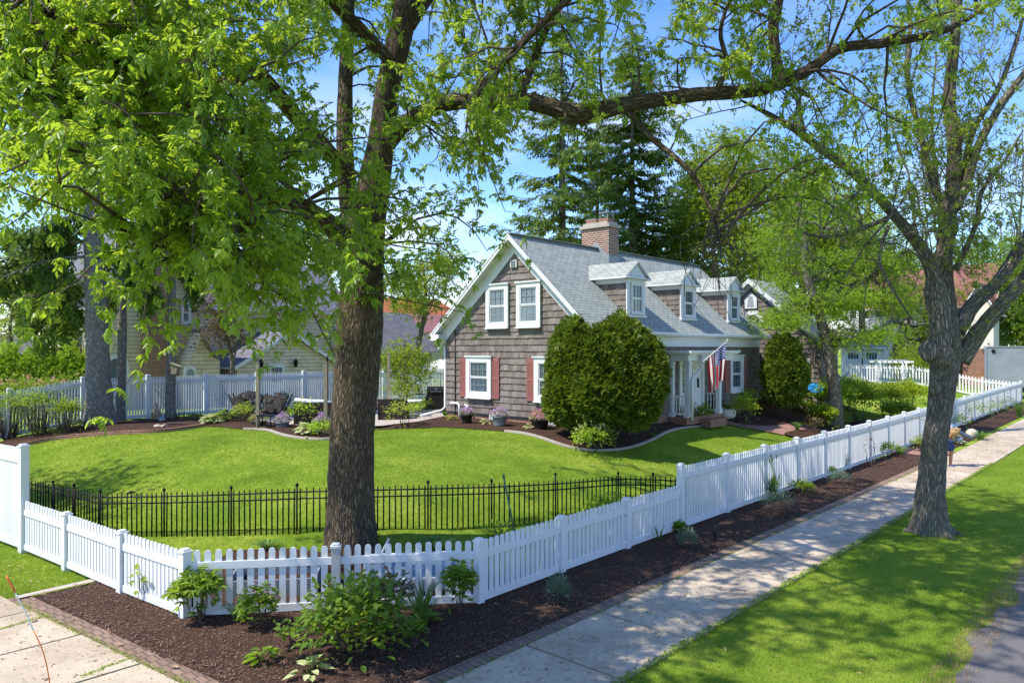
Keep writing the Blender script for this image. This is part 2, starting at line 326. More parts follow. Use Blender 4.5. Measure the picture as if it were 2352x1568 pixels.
col = mixc(n, noise(n, v, .8, 4), (.10, .094, .09), (.155, .146, .138)); col = mixc(n, .8, col, ramp(n, sp, [(.3, (.45, .45, .47)), (.7, (1.7, 1.65, 1.6))]), 'MULTIPLY')
n.links.new(col, b.inputs['Base Color']); b.inputs['Roughness'].default_value = .9; bumpn(n, b, sp, .7, .02)
M['patio'] = plain('patio_stone', (.42, .36, .31), (.34, .29, .25), 2.5, .9, .2)

# ------------------------------------------------------------------ ground, walks, beds
def smooth_poly(P, closed=True, k=6):
    P = [np.array(p[:2], float) for p in P]; out = []; n = len(P)
    for i in range(n if closed else n-1):
        p0, p1, p2, p3 = (P[(i-1) % n], P[i], P[(i+1) % n], P[(i+2) % n]) if closed else (P[max(i-1, 0)], P[i], P[i+1], P[min(i+2, n-1)])
        for j in range(k):
            t = j/k; out.append(.5*((2*p1)+(-p0+p2)*t+(2*p0-5*p1+4*p2-p3)*t*t+(-p0+3*p1-3*p2+p3)*t**3))
    if not closed: out.append(P[-1])
    return out
def inside(poly, x, y):
    poly = np.asarray(poly, float); x = np.asarray(x); y = np.asarray(y); r = np.zeros(x.shape, bool); j = len(poly)-1
    for i in range(len(poly)):
        xi, yi = poly[i]; xj, yj = poly[j]
        c = ((yi > y) != (yj > y)) & (x < (xj-xi)*(y-yi)/((yj-yi) or 1e-12)+xi); r ^= c; j = i
    return r
def drape(name, poly, mat, off=.03, res=.35, mound=0, kind='structure', edge=.3):
    poly = [np.array(p[:2], float) for p in poly]; B = []
    for i, p in enumerate(poly):
        q = poly[(i+1) % len(poly)]; k = max(1, int(np.linalg.norm(q-p)/(res*1.5)))
        for j in range(k): B.append(p+(q-p)*j/k)
    A = np.array(B); lo, hi = A.min(0), A.max(0)
    gx, gy = np.meshgrid(np.arange(lo[0], hi[0], res), np.arange(lo[1], hi[1], res)); gx = gx.ravel(); gy = gy.ravel()
    k = inside(A, gx, gy); gx, gy = gx[k], gy[k]
    dd = np.full(len(gx), 9.)
    for q in A: dd = np.minimum(dd, np.hypot(gx-q[0], gy-q[1]))
    k = dd > res*.5; gx, gy, dd = gx[k], gy[k], dd[k]
    vs = [Vector(q) for q in A]+[Vector((x, y)) for x, y in zip(gx, gy)]; nb = len(A)
    r = delaunay_2d_cdt(vs, [(i, (i+1) % nb) for i in range(nb)], [], 1, 1e-5)
    mb = MB()
    V = np.array([(q.x, q.y) for q in r[0]]); Z = H(V[:, 0], V[:, 1])+off
    if mound:
        d2 = np.full(len(V), 9.)
        for q in A: d2 = np.minimum(d2, np.hypot(V[:, 0]-q[0], V[:, 1]-q[1]))
        Z = Z+mound*sst(d2/edge)+np.where(d2 > .05, rng.uniform(-.012, .012, len(V)), 0)
    mb.v = [(float(a), float(b_), float(z)) for (a, b_), z in zip(V, Z)]
    for f_ in r[2]: mb.face(tuple(f_), 0, None, .5, True)
    return tag(mb.build(name, mat), kind=kind)
def grid(name, x0, x1, y0, y1, st, mat, off=0):
    xs = np.arange(x0, x1+st*.5, st); ys = np.arange(y0, y1+st*.5, st); X, Y = np.meshgrid(xs, ys); Z = H(X, Y)+off
    V = np.stack([X.ravel(), Y.ravel(), Z.ravel()], 1); nx = len(xs); i = np.arange(len(V)).reshape(X.shape)
    F = np.stack([i[:-1, :-1].ravel(), i[:-1, 1:].ravel(), i[1:, 1:].ravel(), i[1:, :-1].ravel()], 1)
    return V, F
V1, F1 = grid('g', -30, 90, -20, 100, .5, None)
# the far sheet is the same mesh: a ring of quads out to the horizon
xs = [-900, -30, 90, 900]; ys = [-900, -20, 100, 900]; extra = []; EF = []
for i in range(3):
    for j in range(3):
        if i == 1 and j == 1: continue
        k = len(V1)+len(extra)
        for (x, y) in ((xs[i], ys[j]), (xs[i+1], ys[j]), (xs[i+1], ys[j+1]), (xs[i], ys[j+1])): extra.append((x, y, Hf(min(max(x, -30), 90), min(max(y, -20), 100))-.02))
        EF.append((k, k+1, k+2, k+3))
gr = mesh_np('ground', np.vstack([V1, extra]), np.vstack([F1, EF]), np.full(len(V1)+len(extra), .5), M['lawn'], None, True); tag(gr, kind='structure')

# street along the lot with a ragged edge
rag = [(x, 2.08+.10*math.sin(x*1.7)+.07*math.sin(x*4.3+1)+random.uniform(-.05, .05)) for x in np.arange(-10, 80, .35)]
drape('street', rag+[(80, -9), (-10, -9)], M['asph'], .012, 1.2)
# sidewalks: one mesh of slabs each
def slabs(name, a0, a1, b0, b1, n, th=.045):
    mb = MB()
    for i in range(n):
        t0, t1 = i/n, (i+1)/n; g = .026/ (np.linalg.norm(np.array(a1)-a0)/n)/1
        ca = [np.array(a0)+(np.array(a1)-a0)*t for t in (t0+g*.5/n*2, t1-g*.5/n*2)]; cb = [np.array(b0)+(np.array(b1)-b0)*t for t in (t0+g/n, t1-g/n)]
        dz = random.uniform(-.006, .006); q = [ca[0], ca[1], cb[1], cb[0]]
        if np.cross(q[1]-q[0], q[2]-q[0]) < 0: q = q[::-1]
        z = [Hf(*p)+th+dz+random.uniform(-.003, .003) for p in q]; var = random.random()
        if name == 'sidewalk' and i == 21: var = 2.2
        mb.poly([(p[0], p[1], zz) for p, zz in zip(q, z)], 0, var)
        for k in range(4):
            p, r_ = q[k], q[(k+1) % 4]; mb.poly([(p[0], p[1], z[k]), (p[0], p[1], -.2), (r_[0], r_[1], -.2), (r_[0], r_[1], z[(k+1) % 4])], 0, var)
    return tag(mb.build(name, M['conc']), kind='structure')
slabs('sidewalk', np.array([4.1, 6.5]), np.array([63.5, 6.35]), np.array([4.1, 5.0]), np.array([63.5, 4.75]), 36)
slabs('cross_sidewalk', np.array([4.05, 6.5]), np.array([2.2, 22.5]), np.array([2.35, 6.5]), np.array([.6, 22.5]), 10)
slabs('corner_sidewalk', np.array([4.06, 6.49]), np.array([2.3, 6.49]), np.array([4.06, 4.9]), np.array([2.3, 4.9]), 1)
wl = lambda y: 4.05-(y-6.5)*.1156
# front mulch strip and its brick edging
front_bed = [(wl(13.6)+.28, 13.65), (wl(11)+.26, 11), (wl(8.8)+.26, 8.8), (4.25, 7.1), (4.6, 6.75), (8, 6.74), (20, 6.72), (29.6, 6.68), (30.3, 6.95), (30.4, 8.2), (25, 8.35), (14, 8.35), (8.2, 8.35), (4.95, 11.0), (4.62, 13.7)]
drape('mulch_bed', front_bed, M['mulch'], .02, .22, .05)
drape('mulch_bed_far', [(32.3, 6.75), (45, 6.7), (60, 6.65), (60, 8.3), (32.2, 8.3)], M['mulch'], .02, .4, .05)
drape('brick_edging', [(wl(13.8)+.01, 13.8), (4.06, 6.6), (4.06, 6.51), (30, 6.45), (30, 6.70), (4.45, 6.78), (4.3, 7.05), (wl(13.8)+.29, 13.8)], M['edging'], .035, .3)
drape('gate_path', [(30.35, 6.5), (32.25, 6.5), (32.2, 8.3), (30.4, 8.3)], M['paver'], .045, .4)
drape('stone_edging', [(wl(13.7)+.1, 13.78), (4.6, 13.85), (4.6, 13.68), (wl(13.7)+.1, 13.62)], M['patio'], .06, .3)
drape('inner_mulch', [(PA[0]+.3, PA[1]+.15), (PA[0]+1.6, PA[1]+.2), (PB[0]+1.9, PB[1]+2.4), (PB[0]+.15, PB[1]+1.0), (PB[0]+.15, PB[1]+.15)], M['mulch'], .03, .3, .03)
# beds inside the yard
lx = lambda L: [gp(*q) for q in L]
bed1e = lx([(-60, 1046), (60, 1023), (150, 1007), (270, 998), (380, 992), (470, 980), (560, 987), (610, 989), (650, 1001), (700, 1009), (770, 1009), (850, 992)])
bed1 = [p for p in smooth_poly(bed1e, False)]+[np.array(p[:2]) for p in lx([(880, 978), (940, 968), (980, 958)])]+[np.array((24, 31.6)), np.array((12, 31.6)), np.array((3, 31.6)), np.array((3, 27))]
drape('border_bed', bed1, M['mulch'], .03, .4, .06)
bed2e = lx([(850, 990), (900, 986), (960, 984), (1030, 983), (1100, 987), (1160, 992), (1210, 999), (1250, 1010), (1290, 1024), (1340, 1035), (1400, 1036), (1450, 1029), (1495, 1013), (1530, 995), (1560, 986), (1600, 981), (1650, 979)])
bed2 = [p for p in smooth_poly(bed2e, False)]+[np.array(p[:2]) for p in lx([(1648, 968), (1640, 955)])]+[np.array(q) for q in ((26.5, 14.6), (21, 14.8), (19.9, 16), (19.9, 21), (18.9, 21.4))]
drape('house_bed', bed2, M['mulch'], .03, .3, .07)
path = lx([(1640, 956), (1652, 972), (1700, 982), (1760, 993), (1830, 1006), (1900, 1016), (1990, 1012), (1930, 990), (1850, 977), (1780, 968), (1720, 960), (1690, 950)])
drape('brick_path', smooth_poly(path, True, 4), M['paver'], .05, .4)
bed3 = lx([(1672, 964), (1695, 974), (1750, 980), (1790, 978), (1840, 972), (1900, 974), (1900, 950), (1830, 935), (1730, 932), (1690, 940)])
drape('door_bed', smooth_poly(bed3, True, 4), M['mulch'], .075, .4, .04)
bed4 = lx([(1800, 1000), (1900, 1012), (2060, 990), (2100, 970), (2060, 962), (1960, 972), (1880, 985)])
drape('shrub_bed', smooth_poly(bed4, True, 4), M['mulch'], .085, .5, .03)
patio = lx([(585, 971), (640, 978), (700, 984), (780, 990), (880, 984), (960, 974), (1020, 962), (1012, 946), (900, 946), (760, 950), (640, 958)])
drape('patio', patio, M['patio'], .11, .5)
for e, lab in ((bed1e[6:], 'pale stone edging between the lawn and the patio border left of the ash trunk'), (bed2e[5:], 'pale stone edging curving between the lawn and the yew bed')):
    E_ = MB(); P = smooth_poly(e, False, 6)         # pale stone lip along the beds
    for a, b in zip(P[:-1], P[1:]):
        za, zb = Hf(*a)+.045, Hf(*b)+.045; E_.bar((a[0], a[1], za), (b[0], b[1], zb), .09, .07, var=random.random())
    tag(E_.build('bed_edging', M['patio']), lab, 'edging')
rb = MB(); P = smooth_poly(bed1e[:6], False, 10)     # low red brick course in front of the spruce bed
for a, b in zip(P[:-1], P[1:]): rb.bar((a[0], a[1], Hf(*a)+.06), (b[0], b[1], Hf(*b)+.06), .12, .14)
tag(rb.build('brick_bed_wall', M['found']), 'low red brick edge holding the bed under the spruces', 'edging')
BEDS = [np.array([(PA[0]+.3, PA[1]+.15), (PA[0]+1.6, PA[1]+.2), (PB[0]+1.9, PB[1]+2.4), (PB[0]+.15, PB[1]+1.0), (PB[0]+.15, PB[1]+.15)])]+[np.array([q[:2] for q in b_]) for b_ in (bed1, bed2, smooth_poly(path), smooth_poly(bed3), smooth_poly(bed4), patio)]

# ------------------------------------------------------------------ picket fences
def zg(p): return Hf(p[0], p[1])
def picket_panel(p0, p1, h, pw, gap, clear=.08, top=.17, rail=.11, name='panel', par=None, mat='white', th=.022, round_=True, toprail=True):
    p0 = np.array(p0[:2], float); p1 = np.array(p1[:2], float); L = np.linalg.norm(p1-p0); d = (p1-p0)/L; nn = np.array([-d[1], d[0]])
    z0, z1 = zg(p0), zg(p1); mb = MB()
    def pt(s, o, z): q = p0+d*s+nn*o; return (q[0], q[1], z0+(z1-z0)*s/L+z)
    n = max(1, int((L-gap)/(pw+gap))); g = (L-n*pw)/(n+1)
    for i in range(n):
        s0 = g+i*(pw+g); s1 = s0+pw; c = (s0+s1)/2; r = pw/2; hh = h+random.uniform(-.004, .004)
        if round_: out = [(s0, clear+.02), (s1, clear+.02), (s1, hh-r*.8), (s1-r*.28, hh-r*.22), (c+r*.3, hh), (c-r*.3, hh), (s0+r*.28, hh-r*.22), (s0, hh-r*.8)]
        else: out = [(s0, clear+.02), (s1, clear+.02), (s1, hh), (s0, hh)]
        va = random.random(); f0 = [mb.add(pt(s, -th/2, z)) for s, z in out]; f1 = [mb.add(pt(s, th/2, z)) for s, z in out]; k = len(out)
        mb.face(f0, 0, None, va); mb.face(f1[::-1], 0, None, va)
        for j in range(k): mb.face((f0[(j+1) % k], f0[j], f1[j], f1[(j+1) % k]), 0, None, va)
    for zc in (clear+rail/2, h-top-rail/2):
        if zc > .5*h and not toprail: continue
        q = [(0, -.03), (L, -.03), (L, .03), (0, .03)]; lo = [mb.add(pt(s, o, zc-rail/2)) for s, o in q]; hi = [mb.add(pt(s, o, zc+rail/2)) for s, o in q]
        mb.face(lo[::-1]); mb.face(hi)
        for j in range(4): mb.face((lo[j], lo[(j+1) % 4], hi[(j+1) % 4], hi[j]))
    return mb.build(name, M[mat], par)
def post(p, h, w=.13, par=None, rz=0, mat='white', name='post'):
    mb = MB(); z = zg(p); mb.box((p[0], p[1], z+h/2-.1), (w, w, h+.2), rz); mb.box((p[0], p[1], z+h+.0125), (w+.03, w+.03, .025), rz); mb.box((p[0], p[1], z+h+.04), (w*.8, w*.8, .03), rz)
    o = mb.build(name, M[mat], par); return o
def run(t, pts, h, pw, gap, ph=None, w=.13, ends=(True, True), **k):
    ph = ph or h-.02
    for i, p in enumerate(pts):
        rz = math.atan2(*(np.array(pts[min(i+1, len(pts)-1)])-np.array(pts[max(i-1, 0)]))[[1, 0]])
        if (i or ends[0]) and (i < len(pts)-1 or ends[1]): post(p, ph, w, t, rz)
    for a, b in zip(pts[:-1], pts[1:]):
        a = np.array(a, float); b = np.array(b, float); d = (b-a)/np.linalg.norm(b-a); picket_panel(a+d*w/2, b-d*w/2, h, pw, gap, par=t, **k)
cornerm = (PA+PB)/2
t = thing('picket_fence', 'low white picket fence with rounded pickets wrapping the cut corner of the yard', 'fence', (*PA, 0))
run(t, [(14.42, 8.17), (12.3, 8.17), (10.2, 8.15), PA], 1.03, .088, .04, ends=(False, True))
run(t, [PA, cornerm, PB], 1.03, .095, .055, ends=(False, False)); post(cornerm, 1.0, .13, t, math.atan2(*(PB-PA)[::-1]))
run(t, [PB, (4.55, 12.75), (4.38, 14.9), (4.2, 16.85)], 1.03, .085, .03, ends=(True, False))
t = thing('tall_picket_fence', 'tall white picket fence beside the sidewalk, running far to the right', 'fence', (14.42, 8.17, 0))
TF = [(14.42+2.19*i, 8.17+.004*i) for i in range(22)]
run(t, TF, 1.42,   .068, .048, ph=1.44, top=.15)
t = thing('tall_privacy_fence', 'tall closed white fence panel at the left edge of the photo', 'fence', (4.2, 16.85, 0))
run(t, [(4.2, 16.85), (3.95, 19.1), (3.7, 21.4), (3.45, 23.7)], 2.05, .085, .012, ph=2.08, w=.15, top=.16, rail=.14)
t = thing('back_picket_fence', 'long white slatted fence behind the spruces and the patio', 'fence', (8, 32, 1))
run(t, [(2.6+2.45*i, 31.9) for i in range(13)], 1.78, .07, .04, ph=1.82, w=.15, top=.13, rail=.14)
t = thing('side_picket_fence', 'far white picket fence crossing the yard beyond the shrubs', 'fence', (61, 14, 1))
run(t, [(60.4, 8.3+2.2*i) for i in range(6)], 1.38, .10, .09, ph=1.42, w=.14, top=.16)

# ------------------------------------------------------------------ black metal fence round the lawn corner
def iron_panel(p0, p1, h, par, n):
    p0 = np.array(p0, float); p1 = np.array(p1, float); mb = MB(); z0, z1 = zg(p0), zg(p1)
    for i in range(n):
        t_ = (i+.5)/n; q = p0+(p1-p0)*t_; z = z0+(z1-z0)*t_; hh = h+random.uniform(-.008, .008); lean = random.uniform(-.01, .01)
        mb.tube([(q[0], q[1], z-.05), (q[0]+lean, q[1], z+hh)], .016, 5); mb.tube([(q[0]+lean, q[1], z+hh), (q[0]+lean, q[1], z+hh+.035)], [.011, .002], 5)
    for zz in (h-.06, h-.19): mb.tube([(p0[0], p0[1], z0+zz), (p1[0], p1[1], z1+zz)], .015, 5)
    mb.build('panel', M['black'], par)
def iron_post(p, h, par):
    mb = MB(); z = zg(p); mb.tube([(p[0], p[1], z-.1), (p[0], p[1], z+h)], .018, 7); mb.lathe([(.012, z+h), (.03, z+h+.02), (.034, z+h+.045), (.02, z+h+.07), (.004, z+h+.08)], (p[0], p[1], 0), 10)
    mb.build('post', M['black'], par)
ip = [gp(*q)[:2] for q in ((40, 1186), (122, 1204), (170, 1214), (230, 1232), (377, 1232), (531, 1230), (682, 1226), (832, 1222), (983, 1216), (1129, 1208), (1276, 1196), (1420, 1180), (1500, 1180), (1580, 1184))]
t = thing('metal_fence', 'thin black metal fence with spiked bars standing on the lawn', 'fence', (*ip[3], zg(ip[3])))
for i, p in enumerate(ip): iron_post(p, .92 if i != 10 else 1.0, t)
for a, b in zip(ip[:-1], ip[1:]): iron_panel(a, b, .88, t, max(4, int(np.linalg.norm(b-a)/.118)))
mb = MB(); mp_ = ip[3]+(ip[4]-ip[3])*.48; z = zg(mp_)+.9                 # bird-shaped latch on the gate
mb.tube([(mp_[0]-.09, mp_[1]+.02, z), (mp_[0], mp_[1], z+.025), (mp_[0]+.09, mp_[1]-.06, z+.01)], [.006, .03, .006], 7)
mb.build('latch', M['black'], t)

# ------------------------------------------------------------------ the shingled house
HX, HY, HW, HL = 19.3, 14.26, 6.83, 12.9; ZE, ZR = 4.61, 8.03; OH = .4; YR = HY+HW/2-.2; SF = (ZR-ZE)/(YR-HY+OH); SB = (ZR-ZE)/(HY+HW+OH-YR); ZB = 1.62
house = thing('shingled_house', 'brown shingled cape house with gray roof, three dormers and a brick chimney', 'house', (HX, HY, 1.2))
def fr(c, nrm):
    nv = Vector(nrm); u = Vector((0, 0, 1)).cross(nv).normalized(); up = nv.cross(u)
    Mx = Matrix.Identity(4)
    for i, ax in enumerate((u, up, nv)):
        for j in range(3): Mx[j][i] = ax[j]
    Mx.translation = Vector(c); return Mx
def shingles(mb, ext, z0, z1, h=.232, out=.042, holes=()):
    """courses of single shingles in the local frame (a along, z up, c out); ext(z) gives the run at a height"""
    n = int(round((z1-z0)/h)); h = (z1-z0)/n
    for i in range(n):
        zb = z0+i*h; zt = zb+h; a0, a1 = ext(zt)
        if a1-a0 < .05: continue
        x = a0
        while x < a1-.01:
            w = random.uniform(.1, .24); w = min(w, a1-x); va = random.random(); o = out+random.uniform(-.006, .006); dz = random.uniform(-.012, .006) if i else 0
            p = [(x+.002, zb+dz, o), (x+w-.002, zb+dz, o), (x+w-.002, zt+.02, .006), (x+.002, zt+.02, .006)]
            mb.poly(p, 0, va); mb.poly([(x+.002, zb+dz, .0), (x+w-.002, zb+dz, 0), p[1], p[0]], 0, 0)
            x += w
wallb = MB()                                         # plain sheathing behind the shingles
wallb.prism([(HX+.02, HY+.02, ZB-.1), (HX+.02, HY+HW-.02, ZB-.1), (HX+.02, HY+HW-.02, ZE+OH*SB-.1), (HX+.02, YR, ZR-.12), (HX+.02, HY+.02, ZE+OH*SF-.1)], (HL-.04, 0, 0))
wallb.build('wall_sheathing', M['cedar'], house)
g = MB(fr((HX, HY+HW, 0), (-1, 0, 0)))               # a runs from the back corner to the front corner
def gext(z):
    if z < ZE+OH*SF: lo = 0; hi = HW
    else: lo = 0; hi = HW
    zb_ = ZE+OH*SB; zf = ZE+OH*SF
    if z > zb_: lo = (z-zb_)/SB
    if z > zf: hi = HW-(z-zf)/SF
    return lo, hi
shingles(g, gext, ZB, ZR-.2); g.build('gable_wall', M['cedar'], house)
g = MB(fr((HX, HY, 0), (0, -1, 0))); shingles(g, lambda z: (0, HL), ZB, ZE+.2); g.build('front_wall', M['cedar'], house)
fb = MB(); fb.box((HX+HL/2+.01, HY+HW/2, ZB/2+.3), (HL-.06, HW-.06, ZB-.6)); fb.build('foundation', M['found'], house)
# roof: two slabs with thickness, fascia, soffits
rf = MB(); xa, xb = HX-OH, HX+HL+.3; th = .12
for y_e, y_r in ((HY-OH, YR), (HY+HW+OH, YR)):
    q = [(xa, y_e, ZE), (xb, y_e, ZE), (xb, y_r, ZR), (xa, y_r, ZR)]
    if y_e > y_r: q = q[::-1]
    rf.poly(q, 0); rf.poly([(p[0], p[1], p[2]-th) for p in q[::-1]], 1)
    rf.poly([(xa, y_e, ZE), (xa, y_r, ZR), (xa, y_r, ZR-th), (xa, y_e, ZE-th)], 1); rf.poly([(xb, y_e, ZE), (xb, y_r, ZR), (xb, y_r, ZR-th), (xb, y_e, ZE-th)], 1)
    rf.poly([(xa, y_e, ZE), (xb, y_e, ZE), (xb, y_e, ZE-th), (xa, y_e, ZE-th)], 1)
rf.bar((xa, YR, ZR+.01), (xb, YR, ZR+.01), .26, .03, 0)
rf.build('roof', [M['roof'], M['trim']], house)
tr = MB()                                            # barge boards, rake frieze, soffit boxes, eave frieze
for sg in (0, 1):
    ye = HY-OH if sg == 0 else HY+HW+OH; s_ = SF if sg == 0 else SB
    for x_, w_, dz, hh in ((xa-.012, .03, -.10, .2), (xa-.03, .03, -.035, .07), (HX-.065, .05, -.38, .54)):
        p0 = Vector((x_, ye, ZE+dz)); p1 = Vector((x_, YR, ZR+dz))
        tr.prism([(x_, ye, ZE+dz-hh/2), (x_, YR, ZR+dz-hh/2), (x_, YR, ZR+dz+hh/2), (x_, ye, ZE+dz+hh/2)], (w_, 0, 0))
    if sg: tr.box((HX-.17, HY+HW+.2, ZE-.16), (.5, .44, .2)); tr.box((HX-.17, HY+HW+.2, ZE-.27), (.56, .5, .04))
    else: tr.box((HX-.17, HY-.2, ZE-.16), (.5, .44, .2))
tr.box((HX+HL/2, HY-.055, ZE-.22), (HL-.1, .05, .55)); tr.box((HX+HL/2, HY-.22, ZE-.13), (HL+.3, .36, .05)); tr.box((HX+HL/2, HY-.1, ZE-.5), (HL-.1, .09, .05)); tr.box((HX+HL/2, HY-.13, ZE-.2), (HL-.1, .10, .06))
tr.box((HX+HL/2, HY+HW+.055, ZE-.22), (HL-.1, .05, .55))
tr.build('roof_trim', M['trim'], house)
gu = MB(); gu.bar((xa+.3, HY-OH-.05, ZE-.06), (xb, HY-OH-.05, ZE-.06), .11, .1); gu.build('gutter', M['trim'], house); gu = MB(); gu.bar((xa, HY+HW+OH+.05, ZE-.06), (xb, HY+HW+OH+.05, ZE-.06), .11, .1)
gu.build('gutter', M['trim'], house); gu = MB(); yb = HY+HW+.08; gu.tube([(HX+.1, yb+OH-.05, ZE-.1), (HX+.05, yb+.28, ZE-.35), (HX+.02, yb, ZE-.6), (HX+.02, yb, 1.75), (HX-.12, yb+.05, 1.62), (HX-.95, yb+.35, 1.45)], .05, 8)
gu.build('downpipe', M['trim'], house)
cb = MB(); cb.tube([(HX-.05, HY+HW-.55, ZE+.1), (HX-.05, HY+HW-.55, 1.4)], .02, 6); cb.build('cable', M['terra'], house)
# gable vent
vb = MB(fr((HX, 17.5, 7.0), (-1, 0, 0))); vb.box((0, 0, .075), (.3, .26, .05))
for k in range(4): vb.box((0, -.09+.06*k, .107), (.22, .022, .02), mi=1)
vb.build('gable_vent', [M['trim'], M['terra']], house)

def window(par, c, nrm, w, h, cols=4, rows=2, trim=.12, crown=True, sill=True, out=.085, glass='glass', blind=False, name='window'):
    """double-hung window: casing with two sashes of small lights"""
    Fm = fr(c, nrm); mb = MB(Fm); o = out
    for sx in (-1, 1): mb.box((sx*(w/2-trim/2), 0, o), (trim, h-trim*2, .07))
    mb.box((0, h/2-trim/2, o), (w, trim, .07)); mb.box((0, -h/2+trim/2, o), (w, trim, .07))
    if crown: mb.box((0, h/2+.022, o+.02), (w+.1, .045, .12))
    if sill: mb.box((0, -h/2-.0175, o+.025), (w+.02, .035, .13))
    f_ = mb.build(name, M['trim'], par); iw, ih = w-2*trim, h-2*trim
    sb = MB(Fm); zc = o-.012
    for k, (yc, zz) in enumerate(((ih/4, zc+.006), (-ih/4, zc-.008))):
        for sx in (-1, 1): sb.box((sx*(iw/2-.02), yc, zz), (.04, ih/2, .035))
        for sy in (-1, 1): sb.box((0, yc+sy*(ih/4-.02), zz), (iw-.08, .04, .035))
        for i in range(1, cols): sb.box((-iw/2+iw*i/cols, yc, zz-.002), (.011, ih/2-.08, .02), mi=1)
        for j in range(1, rows): sb.box((0, yc-ih/4+ih/2*j/rows, zz-.003), (iw-.08, .011, .018), mi=1)
    sb.build('sash', [M['white'], M['muntin']], f_)
    gb = MB(Fm); gb.box((0, 0, zc-.02), (iw, ih, .012)); gb.build('pane', M[glass], f_)
    if blind:
        bb = MB(Fm)
        for k in range(int(ih*.45/.045)): bb.box((0, ih/2-.03-k*.045, zc-.0135), (iw-.09, .012, .002))
        bb.build('blind', M['galv'], f_)
    return f_
def shutter(par, c, nrm, w, h):
    mb = MB(fr(c, nrm)); mb.box((0, 0, .045), (w, h, .03))
    for sx in (-1, 1): mb.box((sx*(w/2-.03), 0, .066), (.055, h, .02))
    for zz in (-h/2+.05, 0, h/2-.05): mb.box((0, zz, .066), (w-.11, .08, .02))
    for k in range(int(h/.06)): mb.box((0, -h/2+.06+k*.06, .063), (w-.11, .03, .012))
    mb.prism([(-w/2+.06, h/2-.17, .062), (w/2-.06, h/2-.17, .062), (w/2-.1, h/2-.09, .062), (0, h/2-.06, .062), (-w/2+.1, h/2-.09, .062)], (0, 0, .012))
    return mb.build('shutter', M['rust'], par)
GN = (-1, 0, 0); FN = (0, -1, 0)
window(house, (HX, 18.3, 5.53), GN, 1.1, 1.55, 3, 2, trim=.17, blind=True, glass='glass2'); window(house, (HX, 16.8, 5.53), GN, 1.1, 1.55, 3, 2, trim=.17, blind=True, glass='glass2')
for yc in (19.24, 15.88):
    window(house, (HX, yc, 2.95), GN, 1.3, 1.5, 4, 2, trim=.19)
    for s_ in (-1, 1): shutter(house, (HX, yc+s_*.84, 2.93), GN, .36, 1.48)
for yc in (18.35, 15.75):                            # cellar windows in the foundation
    window(house, (HX+.02, yc, 1.47), GN, .78, .27, 4, 1, .04, False, False, .03)
window(house, (29.78, HY, 2.93), FN, 1.22, 1.55, 3, 2, trim=.19)
for s_ in (-1, 1): shutter(house, (29.78+s_*.84, HY, 2.93), FN, .42, 1.45)
# dormers
def dormer(xc, w=1.16):
    yf = 14.46; zb_, ze_, za = 5.14, 6.5, 7.12; sl_ = lambda z: HY-OH+(z-ZE)/SF
    t_ = MB(); dm = None
    t_ = MB(); t_.box((xc, yf+.03, (zb_+ze_)/2), (w-.04, .1, ze_-zb_)); 
    for s_ in (-1, 1):
        t_.box((xc+s_*(w/2-.09), yf-.035, (zb_+ze_)/2-.04), (.2, .05, ze_-zb_+.02))
        L = sl_(ze_-.1)-yf; t_.box((xc+s_*(w/2+.035), yf+L/2-.02, ze_-.09), (.03, L+.05, .2)); L2 = sl_(ze_)-yf+.2; t_.box((xc+s_*(w/2+.12), yf+L2/2-.18, ze_+.0), (.22, L2, .05))
    t_.box((xc, yf-.035, ze_-.1), (w-.4, .05, .2)); t_.box((xc, yf-.05, zb_+.02), (w+.08, .12, .08)); t_.box((xc, yf-.1, ze_+.0), (w+.3, .22, .05))
    t_.prism([(xc-w/2-.08, yf-.06, ze_+.03), (xc+w/2+.08, yf-.06, ze_+.03), (xc, yf-.06, za-.06)], (0, .06, 0))
    t_.prism([(xc-w/2+.16, yf-.075, ze_+.09), (xc+w/2-.16, yf-.075, ze_+.09), (xc, yf-.075, za-.2)], (0, .014, 0))
    dm = t_.build('dormer', M['trim'], house)
    for s_ in (-1, 1):                              # shingled cheeks: courses on each side
        cm = MB(fr((xc+s_*w/2, yf, 0), (s_, 0, 0)))
        def ext(z, s_=s_):
            L = max(0, sl_(z-.1)-yf+.02); return (-L, 0) if s_ < 0 else (0, L)
        shingles(cm, ext, zb_, ze_, .2, .03); cm.build('dormer_cheek', M['cedar'], dm)
    r_ = MB(); oh = .24; yr_ = sl_(za)+.25; ye_ = sl_(ze_+.02)+.2
    for s_ in (-1, 1):
        a = (xc, yf-.16, za); b_ = (xc+s_*(w/2+oh), yf-.16, ze_+.02); c = (xc+s_*(w/2+oh), ye_, ze_+.02); e = (xc, yr_, za)
        q = [a, b_, c, e] if s_ < 0 else [e, c, b_, a]
        r_.poly(q, 0); r_.poly([(p[0], p[1], p[2]-.05) for p in q[::-1]], 1); r_.poly([a, b_, (b_[0], b_[1], b_[2]-.05), (a[0], a[1], a[2]-.05)], 1); r_.poly([b_, c, (c[0], c[1], c[2]-.05), (b_[0], b_[1], b_[2]-.05)], 1)
    r_.build('dormer_roof', [M['roof'], M['trim']], dm)
    window(house, (xc, yf-.02, (zb_+ze_)/2-.03), FN, w-.42, ze_-zb_-.28, 3, 2, .05, False, True, .06)
for xc in (22.3, 26.02, 29.98): dormer(xc)
